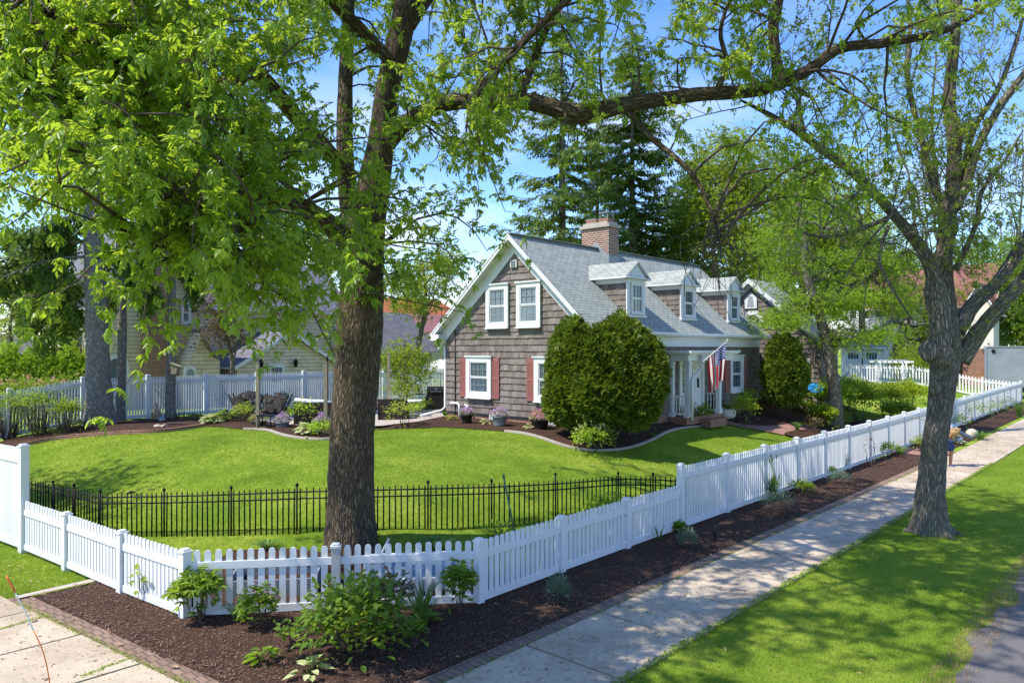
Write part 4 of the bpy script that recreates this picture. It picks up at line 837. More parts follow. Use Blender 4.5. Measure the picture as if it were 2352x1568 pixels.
def sofa(u, v, lab, w=1.5, cov=False):
    p = gp(u, v); o = thing('wicker_sofa', lab, 'sofa', p, 'wicker seats on the patio'); d = np.array([RV[0], RV[1], 0]); n_ = np.array([FV[0], FV[1], 0]); a = math.atan2(d[1], d[0])
    mb = MB(); c = p+[0, 0, .22]; mb.box(c, (w, .75, .34), a); mb.build('base', M['wicker'], o)
    mb = MB(); c = p-n_*.3+[0, 0, .5]; mb.box(c, (w, .13, .75), a); mb.build('backrest', M['wicker'], o)
    for sg in (-1, 1): mb = MB(); c = p+d*sg*(w/2-.06)+[0, 0, .42]; mb.box(c, (.12, .75, .34), a); mb.tube([c+n_*-.37+[0, 0, .18], c+n_*.3+[0, 0, .19], c+n_*.38+[0, 0, .1]], .07, 8); mb.build('armrest', M['wicker'], o)
    mb = MB(); c = p+n_*.06+[0, 0, .46]; mb.box(c, (w-.26, .6, .13), a); mb.build('cushion', M['terra'] if not cov else M['tee'], o)
    for sg in (-1, 1):
        for q in (-1, 1): mb = MB(); mb.box(p+d*sg*(w/2-.08)+n_*q*.3+[0, 0, .03], (.06, .06, .1), a); mb.build('leg', M['wicker'], o)
    return o, p, d, n_
sofa(905, 968, 'dark wicker sofa on the patio right of the ash trunk', 1.1)
o, p, d, n_ = sofa(725, 978, 'dark wicker sofa with pale cushions on the patio left of the ash trunk', 1.4, True)
mb = MB(); mb.tube([p+d*-.7-n_*.2+[0, 0, .98], p+d*-.2-n_*.2+[0, 0, .9], p+d*.3-n_*.2+[0, 0, .92], p+d*.68-n_*.2+[0, 0, .88]], [.05, .09, .07, .04], 8, lump=.2); mb.build('throw', M['tee'], o)
p = gp(935, 962); o = thing('patio_table', 'round pale patio table behind the leafy shrub', 'table', p); mb = MB(); mb.lathe([(.6, .7), (.62, .72), (.6, .745)], p, 24); mb.build('tabletop', M['tee'], o); mb = MB(); mb.lathe([(.3, 0), (.28, .03), (.05, .08), (.04, .7)], p, 14); mb.build('pedestal', M['black'], o)
p = gp(1003, 945); o = thing('gas_grill', 'black gas grill beside the back corner of the house', 'grill', p); a = R_(-48)
mb = MB(); mb.box(p+[0, 0, .4], (.95, .5, .7), a); mb.build('cabinet', M['terra'], o); mb = MB(fr(p+np.array([0, 0, .78]), (FV[0]*-1, FV[1]*-1, 0))); mb.prism([(-.42, 0, -.25), (-.42, 0, .25), (-.42, .2, .22), (-.42, .34, .05), (-.42, .3, -.2)], (.84, 0, 0)); lid = mb.build('lid', M['black'], o); mb = MB(fr(p+np.array([0, 0, .95]), (FV[0]*-1, FV[1]*-1, 0))); mb.box((0, -.04, .28), (.5, .025, .03)); mb.box((0, .06, .235), (.1, .06, .03)); mb.build('handle', M['galv'], lid)
for sg in (-1, 1): mb = MB(); mb.box(p+np.array([RV[0], RV[1], 0])*sg*.72+[0, 0, .77], (.4, .45, .04), a); mb.build('side_shelf', M['terra'], o)
# patio umbrella with a scalloped edge, half hidden by the house
p = gp(1012, 938); o = thing('patio_umbrella', 'white patio umbrella with scalloped edge beside the back corner of the house', 'umbrella', p); mb = MB(); zc = CAMH-35/pxm(p)
zc = float(at(990, 845, float(np.dot(p, FV)))[2]); N = 40; ap = mb.add(p+[0, 0, zc-p[2]+.42]); ring = [mb.add(p+np.array([math.cos(2*PI*k/N)*1.25, math.sin(2*PI*k/N)*1.25, zc-p[2]])) for k in range(N)]; low = [mb.add(p+np.array([math.cos(2*PI*k/N)*1.26, math.sin(2*PI*k/N)*1.26, zc-p[2]-.05-.14*abs(math.sin(k*PI/4))])) for k in range(N)]
for k in range(N): mb.face((ap, ring[k], ring[(k+1) % N])); mb.face((ring[k], low[k], low[(k+1) % N], ring[(k+1) % N]))
mb.build('canopy', clothmat('umbrella_cloth', (.78, .78, .76)), o); mb = MB(); mb.tube([p, p+[0, 0, zc-p[2]+.42]], .022, 8); mb.lathe([(.25, 0), (.25, .05), (.05, .1)], p, 14); mb.build('pole', M['galv'], o)
# white standpipes at the wall
p = np.array([18.95, 20.75, Hf(18.95, 20.75)]); o = thing('vent_pipe', 'white bent vent pipe at the foot of the gable wall', 'pipe', p); mb = MB(); mb.tube([(HX-.02, 20.5, 1.95), (18.98, 20.5, 1.95), (18.95, 20.1, 1.97), (18.95, 20.0, 1.9), (18.95, 20.0, p[2])], .04, 8); mb.build('long_pipe', M['white'], o); mb = MB(); mb.tube([(HX, 19.75, 1.8), (19.1, 19.75, 1.85), (19.0, 19.72, 1.92), (19.0, 19.6, 1.88), (19.02, 19.58, 1.78)], .04, 8); mb.build('short_pipe', M['white'], o)
mb = MB(fr((HX, 15.05, 1.98), GN)); mb.box((0, 0, .07), (.16, .22, .1)); mb.build('meter_box', M['tee'], house)
# birdhouse on the spruce trunk, fairy-house stump
# blue saucer swing under the locust
p = at(1872, 893, 33.6); sw = thing('saucer_swing', 'blue saucer swing hanging under the locust by the shrubs', 'swing', p); mb = MB(); nrm = Vector((-.5, -.25, .85)).normalized(); Mx = nrm.to_track_quat('Z', 'Y').to_matrix().to_4x4(); Mx.translation = Vector(p); mb.M = Mx; mb.lathe([(.02, -.03), (.27, 0), (.37, .05), (.35, .07), (.26, .03), (.02, .0)], (0, 0, 0), 20); mb.build('saucer', M['blue'], sw)
mb = MB(); top = p+np.array([0, 0, 2.3]); 
for q in ((-.45, 0, .05), (.45, 0, .05), (0, .44, .05)): mb.tube([Mx @ Vector(q), top], .014, 5)
mb.build('rope', M['wood'], sw)
# black path light, garden stakes, driveway marker
p = gp(1643, 1250); o = thing('path_light', 'small black path light standing in the mulch beside the sidewalk', 'path light', p); mb = MB(); mb.tube([p-[0, 0, .05], p+[.01, 0, .3]], .02, 7); mb.build('stem', M['black'], o); mb = MB(); mb.lathe([(.035, .2), (.04, .22), (.04, .36), (.02, .38)], p, 10); mb.build('lamp_head', M['terra'], o)
a = gp(1184, 1236); b_ = at(1157, 1096, float(np.dot(a, FV))+.1); o = thing('garden_stake', 'slim pale garden stake with green tip leaning against the black fence', 'stake', a); mb = MB(); mb.tube([a, (a+b_)/2+[0, 0, .01], b_], .019, 7); mb.build('shaft', M['silver'], o); mb = MB(); mb.tube([b_, b_+[-.01, 0, .06]], .028, 7); mb.build('tip', plain('green_grip', (.04, .2, .08), rough=.5), o)
d0 = 7.2; a = np.append(at(132, 1500, d0)[:2], 0.0); a[2] = Hf(a[0], a[1])+.03; P = [a, at(108, 1530, d0), at(70, 1432, d0), at(40, 1370, d0), at(15, 1322, d0)]; o = thing('driveway_marker', 'thin bent orange and white driveway marker at the bottom left', 'marker', a)
sp_ = smooth_poly([(0, 0)]*2, False, 1); Q = [Vector(q) for q in P]; C = []
for i in range(len(Q)-1):
    p0, p1, p2, p3 = Q[max(0, i-1)], Q[i], Q[i+1], Q[min(len(Q)-1, i+2)]
    for j in range(5): t_ = j/5; C.append(.5*((2*p1)+(p2-p0)*t_+(2*p0-5*p1+4*p2-p3)*t_*t_+(3*p1-p0-3*p2+p3)*t_**3))
C.append(Q[-1]); mb = MB(); mb.tube(C[:10], .0055, 6); mb.build('lower_rod', M['orange'], o); mb = MB(); mb.tube(C[9:17], .0055, 6); mb.build('white_band', M['white'], o); mb = MB(); mb.tube(C[16:], .010, 6); mb.build('orange_tip', M['orange'], o)
# rock by the gate
p = gp(2232, 1004); o = MB(); th_ = np.linspace(0, PI, 9); V = []
for i in range(9):
    o.v += [tuple(p+np.array([math.cos(a)*math.sin(t_)*.34, math.sin(a)*math.sin(t_)*.26, math.cos(t_)*.3+.1])*random.uniform(.88, 1.12)*1) if False else tuple(p+np.array([math.cos(a)*math.sin(t_)*.36*(1+.12*math.sin(3*a+i)), math.sin(a)*math.sin(t_)*.28*(1+.1*math.cos(2*a)), math.cos(t_)*.27+.12])) for a in np.linspace(0, 2*PI, 15)[:-1] for t_ in (th_[i],)]
for i in range(8):
    for j in range(14): o.face((i*14+j, i*14+(j+1) % 14, (i+1)*14+(j+1) % 14, (i+1)*14+j), 0, None, .5, True)
tag(o.build('boulder', M['rock']), 'pale rounded boulder in the mulch behind the street tree', 'rock')
# white boards and cold frame behind the corner fence
p = gp(615, 1352); cb_ = np.array([7.1, 11.2, Hf(7.1, 11.2)]); o = thing('raised_bed', 'low white board enclosure behind the corner picket fence', 'raised bed', cb_); a = math.atan2(*(PA-PB)[::-1]); dv = np.append((PA-PB)/np.linalg.norm(PA-PB), 0); nv = np.append(_cn, 0)
c0 = np.append((PA+PB)/2+_cn*1.0, .1); c0[2] = -.1
for s0, s1, off in ((-1.75, -.4, .1),):
    for q in (off, off+.9): mb = MB(); mb.box(c0+dv*(s0+s1)/2+nv*(q-.4)+[0, 0, .27], (s1-s0, .04, .34), a); mb.build('board', M['galv'], o)
    for q in (s0, s1): mb = MB(); mb.box(c0+dv*q+nv*(off+.05)+[0, 0, .27], (.04, .86, .34), a); mb.build('end_board', M['galv'], o)
o = thing('cold_frame', 'glass topped cold frame in a white frame behind the right part of the corner fence', 'cold frame', c0+dv*1.2); c1 = c0+dv*1.15
mb = MB(); mb.box(c1+nv*-.35+[0, 0, .18], (1.5, .04, .3), a); mb.box(c1+nv*.45+[0, 0, .26], (1.5, .04, .46), a); [mb.box(c1+dv*q+nv*.05+[0, 0, .2], (.04, .76, .4), a) for q in (-.75, .75)]; mb.build('box', M['white'], o)
mb = MB(); q = [c1+dv*s_*.78+nv*w_+[0, 0, z_] for s_, w_, z_ in ((-1, -.38, .36), (1, -.38, .36), (1, .48, .54), (-1, .48, .54))]; mb.prism(q, (0, 0, .02)); mb.build('glass_lid', M['glass2'], o); mb = MB(); [mb.bar(q[i], q[(i+1) % 4], .05, .06) for i in range(4)]; mb.bar(c1+dv*-.75+nv*.5+[0, 0, .1], c1+dv*-.4+nv*.6+[0, 0, .8], .03); mb.build('lid_frame', M['white'], o)
# trellis ring by the yew
p = gp(1368, 1026); d = np.array([RV[0], RV[1], 0]); o = thing('metal_trellis', 'thin rusty metal trellis with a ring on top in front of the yew', 'trellis', p); mb = MB()
for sg in (-1, 1): mb.tube([p+d*sg*.18, p+d*sg*.18+[0, 0, 1.05]], .012, 5)
for k in range(5): mb.tube([p+d*-.18+[0, 0, .25+.2*k], p+d*.18+[0, 0, .3+.2*k]], .007, 4); mb.tube([p+d*(-.12+.06*k)+[0, 0, .2], p+d*(.12-.06*k)+[0, 0, 1.05]], .007, 4)
mb.build('panel', M['log'], o); mb = MB(); c = p+[0, 0, 1.42]; mb.tube([c+d*(.37*math.cos(q))+np.array([0, 0, .37*math.sin(q)]) for q in np.linspace(0, 2*PI, 29)], .007, 5); mb.build('ring', M['log'], o)

# ------------------------------------------------------------------ foliage kit
def norm(a): return a/np.maximum(np.linalg.norm(a, axis=-1, keepdims=True), 1e-9)
def frames(d, roll=None):
    """rotation matrices whose x axis is d (N,3) with random roll"""
    d = norm(np.asarray(d, float)); n = len(d); r = norm(rng.normal(size=(n, 3))); y = norm(np.cross(r, d)); z = np.cross(d, y); return np.stack([d, y, z], 2)
def frames_up(d):
    """x axis along d, z as near to up as can be"""
    d = norm(np.asarray(d, float)); up = np.tile([0., 0, 1], (len(d), 1)); y = np.cross(up, d); bad = np.linalg.norm(y, axis=1) < .05; y[bad] = [1, 0, 0]; y = norm(y); z = np.cross(d, y); return np.stack([d, y, z], 2)
def inst(T, F, R, P, s, var=None, jit=.12):
    """instances of template T (V,3), faces F (K,k)"""
    N = len(P); s = np.broadcast_to(np.asarray(s, float), (N,)); V = np.einsum('nij,vj->nvi', R, T)*s[:, None, None]+np.asarray(P)[:, None, :]
    k = len(T); FF = (np.asarray(F)[None]+np.arange(N)[:, None, None]*k).reshape(-1, len(F[0])); var = rng.uniform(0, 1, N) if var is None else var
    vv = np.clip(np.repeat(var, k)+rng.uniform(-jit, jit, N*k), 0, 1); return V.reshape(-1, 3), FF, vv
def merge(L):
    V, F, A, o = [], [], [], 0
    for v, f, a in L: V.append(v); F.append(f+o); A.append(a); o += len(v)
    return np.vstack(V), np.vstack(F), np.concatenate(A)
def leaf6(w=.36, droop=.12, fold=.1):
    """pointed leaf along +x, unit length, two quads with a fold"""
    return np.array([(0, 0, 0), (.3, w/2, fold), (.68, w*.4, fold*.7-droop*.5), (1, 0, -droop), (.68, -w*.4, fold*.7-droop*.5), (.3, -w/2, fold)]), [(0, 1, 2, 3), (0, 3, 4, 5)]
def kite(w=.5, droop=.1):
    return np.array([(0, 0, 0), (.5, w/2, .04), (1, 0, -droop), (.5, -w/2, .04)]), [(0, 1, 2, 3)]
def compose(parts):
    """template from (T,F,R3x3,pos,scale)"""
    V, F, o = [], [], 0
    for T, f, R, p, s in parts: V.append(T @ np.array(R).T*s+np.array(p)); F += [tuple(i+o for i in q) for q in f]; o += len(T)
    return np.vstack(V), F
def rot(yaw=0, pitch=0, roll=0): return np.array(Matrix.Rotation(yaw, 3, 'Z') @ Matrix.Rotation(pitch, 3, 'Y') @ Matrix.Rotation(roll, 3, 'X'))
def tmpl_ash(k=3, w=.40):
    parts = []; L = leaf6(w, .16, .07)
    for i in range(k):
        x = .22+.2*i; z = -.10*(x*1.2)**2
        for sg in (-1, 1): parts.append((*L, rot(sg*random.uniform(.75, 1.05), random.uniform(.15, .55), random.uniform(-.5, .5)), (x, 0, z), random.uniform(.36, .46)))
    x = .22+.2*k-.04; parts.append((*L, rot(0, random.uniform(.2, .5), random.uniform(-.4, .4)), (x, 0, -.10*(x*1.2)**2), .46)); return compose(parts)
def tmpl_cluster(n=7, w=.5, spread=1.0, up=.2):
    parts = []; K = kite(w, .15)
    for i in range(n):
        parts.append((*K, rot(random.uniform(0, 2*PI), random.uniform(-.9, .9)-up, random.uniform(-1, 1)), (random.uniform(-.35, .35)*spread, random.uniform(-.35, .35)*spread, random.uniform(-.3, .3)*spread), random.uniform(.45, .75)))
    return compose(parts)
T_ASH = [tmpl_ash(3), tmpl_ash(3, .44), tmpl_ash(2, .46)]
T_CL = [tmpl_cluster(7) for _ in range(4)]; T_FLAT = [tmpl_cluster(8, .34, 1.1) for _ in range(3)]
def many(Ts, R, P, s, var=None):
    N = len(P); w = rng.integers(0, len(Ts), N); s = np.broadcast_to(np.asarray(s, float), (N,)); out = []
    for i, (T, F) in enumerate(Ts):
        k = w == i
        if k.any(): out.append(inst(T, F, R[k], np.asarray(P)[k], s[k], None if var is None else var[k]))
    return merge(out)
def curve(P, k=5):
    Q = [Vector(p) for p in P]; C = []
    for i in range(len(Q)-1):
        p0, p1, p2, p3 = Q[max(0, i-1)], Q[i], Q[i+1], Q[min(len(Q)-1, i+2)]
        for j in range(k): t = j/k; C.append(.5*((2*p1)+(p2-p0)*t+(2*p0-5*p1+4*p2-p3)*t*t+(3*p1-p0-3*p2+p3)*t**3))
    C.append(Q[-1]); return C
def limb(mb, P, r, n=9, k=5, lump=.06, wob=.0, mi=0):
    """P: points, r: radii at the points; returns sampled points for attaching"""
    C = curve(P, k); m = len(C); rr = np.interp(np.linspace(0, len(P)-1, m), range(len(P)), r)
    if wob:
        for i in range(1, m-1): C[i] = C[i]+Vector((random.uniform(-wob, wob), random.uniform(-wob, wob), random.uniform(-wob, wob)))
    mb.tube(C, rr, n, mi, True, .5, lump); return [(np.array(c), float(q)) for c, q in zip(C, rr)]
def twig(mb, a, b, r0, r1=.004, sag=.0, n=4, segs=5, wob=.12, mi=0):
    a = np.array(a); b = np.array(b); L = np.linalg.norm(b-a); off = rng.normal(size=3)*L*wob; pts = []
    for i in range(segs+1):
        t = i/segs; p = a+(b-a)*t+off*math.sin(PI*t)+np.array([0, 0, L*.16*math.sin(PI*t)-sag*L*t*t]); pts.append(p+rng.normal(size=3)*L*.012*(0 < i < segs))
    mb.tube(pts, np.linspace(r0, r1, segs+1), n, mi, False); return pts
SUNV = np.array(sd)

# ------------------------------------------------------------------ the big ash in front
D0 = 13.6
ash = thing('ash_tree', 'huge old tree with furrowed trunk and long limb arching across the photo', 'tree', gp(805, 1262))
tb = MB(); L_ = []
base = gp(805, 1262); D0 = float(np.dot(base, FV)); A_ = lambda u, v, d=0: at(u, v, D0+d); m_ = lambda w: w/2/FPX*D0
TR = [base-[0, 0, .3], A_(806, 1225), A_(806, 1150), A_(808, 1000), A_(818, 880), A_(826, 760), A_(832, 660), A_(838, 560), A_(856, 440), A_(876, 320), A_(888, 220), A_(912, 110), A_(935, 0), A_(950, -160, .3), A_(965, -350, .6), A_(975, -560, 1), A_(985, -800, 1)]
L_ += limb(tb, TR, [m_(w) for w in (140, 119, 108, 102, 103, 105, 100, 88, 76, 60, 54, 58, 52, 46, 36, 24, 8)], 18, 5, .03)
for P, r in (([A_(822, 620, .1), A_(800, 470, .5), A_(792, 330, .7), A_(794, 180, .9), A_(800, 30, 1.1), A_(790, -150, 1.4), A_(800, -380, 1.6)], (40, 46, 42, 36, 32, 26, 8)),       # second stem
    ([A_(872, 345), A_(925, 290, -.1), A_(1000, 245, -.2), A_(1100, 232, -.3), A_(1220, 235, -.2), A_(1330, 262, -.2), A_(1440, 240, -.1), A_(1600, 218, 0), A_(1740, 206, .1), A_(1850, 165, .1), A_(1930, 112, .2), A_(2040, 98, .3), A_(2165, 72, .4), A_(2260, 20, .6), A_(2350, -60, .8)], (52, 36, 34, 34, 38, 46, 36, 32, 30, 26, 24, 22, 16, 8, 4)),
    ([A_(838, 590), A_(760, 520, -.8), A_(660, 465, -1.9), A_(540, 430, -2.8), A_(430, 395, -3.8), A_(325, 318, -4.4), A_(220, 270, -4.9), A_(110, 215, -5.3), A_(30, 150, -5.6), A_(-60, 30, -5.9), A_(-120, -150, -6)], (60, 48, 46, 44, 44, 44, 46, 42, 36, 28, 10)),
    ([A_(120, 220, -5.2), A_(128, 150, -5.4), A_(110, 60, -5.5), A_(90, -60, -5.6), A_(100, -250, -5.6)], (36, 32, 26, 22, 8)),
    ([A_(800, 400, .5), A_(740, 330, -.3), A_(680, 268, -1), A_(610, 185, -1.7), A_(520, 110, -2.4), A_(430, 50, -3.1), A_(350, -60, -3.8), A_(280, -220, -4.4)], (30, 34, 34, 30, 26, 22, 18, 6)),
    ([A_(1190, 238, -.2), A_(1215, 170, 0), A_(1245, 90, .2), A_(1290, 0, .4), A_(1330, -110, .6), A_(1360, -260, .9)], (24, 20, 16, 14, 12, 4)),
    ([A_(1790, 200, .1), A_(1782, 130, .3), A_(1776, 60, .3), A_(1790, -20, .4), A_(1770, -140, .4)], (28, 24, 26, 20, 6)),
    ([A_(1640, 215), A_(1670, 150, -.2), A_(1655, 70, -.4), A_(1690, -40, -.5)], (14, 12, 10, 5)),
    ([A_(1430, 245), A_(1500, 320, -.2), A_(1590, 400, -.5), A_(1640, 500, -.7), A_(1655, 560, -.8)], (16, 14, 12, 9, 4)),
    ([A_(940, 60), A_(1010, -40, .5), A_(1120, -160, 1.2), A_(1260, -320, 2)], (30, 26, 20, 6)),
    ([A_(905, 150), A_(820, 60, -1), A_(700, -60, -2.2), A_(560, -200, -3.6), A_(420, -330, -4.8)], (30, 28, 24, 18, 6)),
    ([A_(940, -60, .2), A_(1000, -220, -1.5), A_(1050, -420, -3)], (26, 20, 6)), ([A_(925, 60, .1), A_(880, -140, 1.6), A_(820, -320, 3.2)], (26, 20, 6)), ([A_(1080, 232, -.3), A_(1150, 150, -1.8), A_(1260, 40, -3.4), A_(1400, -80, -4.6)], (20, 17, 12, 4)), ([A_(560, 432, -2.7), A_(500, 480, -4.2), A_(440, 560, -5.5), A_(420, 650, -6.2)], (18, 14, 9, 4))):
    L_ += limb(tb, P, [m_(w) for w in r], 10, 5, .05)
trunk = tb.build('trunk', M['bark'], ash)
AP = np.array([p for p, r in L_ if p[2] > 5]); AR = np.array([r for p, r in L_ if p[2] > 5])
# where the foliage hangs: lower edge of the leaf mass across the frame
LU = [(-120, 490), (0, 470), (60, 500), (100, 600), (150, 560), (180, 420), (250, 430), (275, 560), (320, 660), (365, 680), (382, 520), (412, 540), (440, 600), (480, 640), (540, 710), (620, 770), (700, 790), (760, 850), (790, 760), (830, 640), (870, 620), (940, 680), (985, 660), (1040, 560), (1100, 470), (1140, 420), (1190, 350), (1300, 300), (1500, 300), (1560, 330), (1700, 330), (1800, 380), (1900, 430), (2020, 520), (2100, 450), (2200, 340), (2400, 300)]
def low(u): return np.interp(u, [a for a, b in LU], [b for a, b in LU])
clumps = []
def scatter(n, u0, u1, v0, d0, d1, dens=1.0, pad=0):
    k = 0
    while k < n:
        u = random.uniform(u0, u1); v = random.uniform(v0, 880); d = random.uniform(d0, d1); e = .3*FPX/d
        if v > min(low(u), low(u-e*.7)+40, low(u+e*.7)+40)-e: continue
        clumps.append((at(u, v, d), dens)); k += 1
scatter(82, -120, 560, -120, 5.8, 9, .9, 40); scatter(62, -150, 480, -140, 8, 12, .9, 50); scatter(66, 420, 840, -120, 7.8, 12.5, .9, 45)
scatter(32, 700, 1060, -120, 9.5, 14.5, .7, 55); scatter(26, 880, 1180, 150, 11, 15.5, .7, 55)
scatter(62, 1080, 1750, -140, 11.5, 15.5, .6, 50); scatter(34, 1650, 2350, -140, 11.5, 15.5, .7, 45)
for u, v, d in ((440, 540, 6.5), (130, 660, 6.6), (325, 770, 7.6),  (740, 560, 8.4), (700, 700, 8.2), (640, 700, 8.8), (600, 620, 8.0), (750, 480, 7.5), (780, 540, 7.4), (560, 560, 7.0), (770, 800, 9.5), (1100, 420, 12), (1120, 560, 12.5), (1075, 650, 13), (1040, 600, 12.8), (960, 640, 13), (1160, 470, 12), (1975, 430, 12.2), (1990, 500, 12.4), (1930, 380, 12), (1060, 700, 12.4), (1110, 300, 11.5), (1840, 330, 12), (2130, 300, 12.5), (1300, 345, 12.6), (690, 600, 9), (560, 700, 9), (660, 780, 10), (50, 470, 6.2), (20, 400, 6), (285, 600, 6.8)): clumps.append((at(u, v, d), 1.0))
# crown above and behind the frame
top = A_(960, -330, 0)
for _ in range(360):
    q = norm(rng.normal(size=3)); r_ = random.random()**.33; c = top+np.array([-.3, -2.0, 0])+q*r_*np.array([8.2, 8.2, 4.6])
    if c[2] > 9.6: clumps.append((c, .9))
leafP, leafD = [], []; tw = MB()
for c, dens in clumps:
    d = np.linalg.norm(AP-c, axis=1)+np.where(AP[:, 2] < c[2]-2.5, 1.0, 0); i = int(np.argmin(d+rng.uniform(0, .8, len(d)))); a = AP[i]
    dist = np.linalg.norm(c-a)
    if dist > 3.6: a = c+(a-c)*3.6/dist*random.uniform(.7, 1) if dist > 6 else a
    pts = twig(tw, a, c, min(.05, .012+.008*dist), .006, .05, 5, 6)
    nt_ = int(6*dens+random.random()*2)
    for k in range(nt_):
        s = pts[random.choice((2, 3, 4, 5, 6))]; dirv = norm(rng.normal(size=3)+(c-a)/max(dist, .3)*.6); e = s+dirv*random.uniform(.3, .75)+np.array([0, 0, -.12]); q = twig(tw, s, e, .006, .0025, .1, 3, 4)
        for j in range(1, 5):
            for _ in range(3 if j < 4 else 4):
                dd = norm(rng.normal(size=3)*.8+(e-s)/max(np.linalg.norm(e-s), .05)*.6+np.array([0, 0, -.35])); leafP.append(q[j]); leafD.append(dd)
for k in range(26):                                  # bare drooping twigs before the dormers
    a = A_(random.uniform(1630, 1660), random.uniform(480, 560), -.75); twig(tw, a, A_(1655+random.uniform(-70, 70), random.uniform(600, 730), -.8+random.uniform(-.4, .4)), .012, .004, .1, 4, 6, .2)
leafP = np.array(leafP); leafD = np.array(leafD); tw.build('twigs', M['twig'], ash)
nl = len(leafP); V, F, A = many(T_ASH, frames_up(leafD), leafP, rng.uniform(.10, .22, nl), np.clip(rng.beta(1.6, 1.7, nl), 0, 1)); mesh_np('crown', V, F, A, M['ash'], ash, True)
print('ash leaves', nl, len(F))

# ------------------------------------------------------------------ generic broadleaf tree
def tree(name, label, cat, base, trunk_pts, trunk_r, crown, nclump, mat, lsize, bark='bark2', T=None, per=16, group=None, shell=.55, crad=.7, limbs=7, flat=.7, sub=True, twigs='twig', minz=None):
    """crown: list of (centre, radii, weight). trunk_pts in world; limbs run from the upper trunk into the crown"""
    t = thing(name, label, cat, base, group); tb = MB(); L = limb(tb, trunk_pts, trunk_r, 10, 5, .06)
    ws_ = np.array([c[2] for c in crown], float); ws_ /= ws_.sum(); up = L[len(L)//3:]
    att = list(up); C = []
    for _ in range(nclump):
        c = crown[rng.choice(len(crown), p=ws_)]; q = norm(rng.normal(size=3)); r_ = (shell+(1-shell)*random.random())*random.uniform(.82, 1.08); C.append(np.array(c[0])+q*r_*np.array(c[1]))
    C = np.array(C)
    if minz is not None: C[:, 2] = np.maximum(C[:, 2], minz+rng.uniform(0, 1.0, len(C)))
    for k in range(limbs):
        s, r0 = up[int(len(up)*(.15+.75*k/limbs))]; e = C[random.randrange(len(C))]; e = s+(e-s)*.8; mid = (s+e)/2+np.array([0, 0, np.linalg.norm(e-s)*.12]); att += limb(tb, [s, s+(mid-s)*.5+[0, 0, .1], mid, e], [r0*.55, r0*.42, r0*.3, .015], 6, 4, .08, np.linalg.norm(e-s)*.02)
    tb.build('trunk', M[bark], t); aP = np.array([p for p, r in att]); tw = MB(); LP, LD = [], []
    for c in C:
        a = aP[int(np.argmin(np.linalg.norm(aP-c, axis=1)+rng.uniform(0, .6, len(aP))))]
        if sub: twig(tw, a, c, .02, .006, .03, 3, 4)
        o = rng.normal(size=(per, 3))*np.array([crad, crad, crad*flat])*.5; LP.append(c+o); LD.append(norm(o+rng.normal(size=(per, 3))*.3+np.array([0, 0, .1])))
    if sub: tw.build('twigs', M[twigs], t)
    LP = np.vstack(LP); LD = np.vstack(LD); n_ = len(LP); V, F, A = many(T or T_CL, frames(LD), LP, lsize*rng.uniform(.7, 1.3, n_), np.clip(rng.normal(.5, .22, n_), 0, 1)); mesh_np('crown', V, F, A, M[mat], t, True); return t

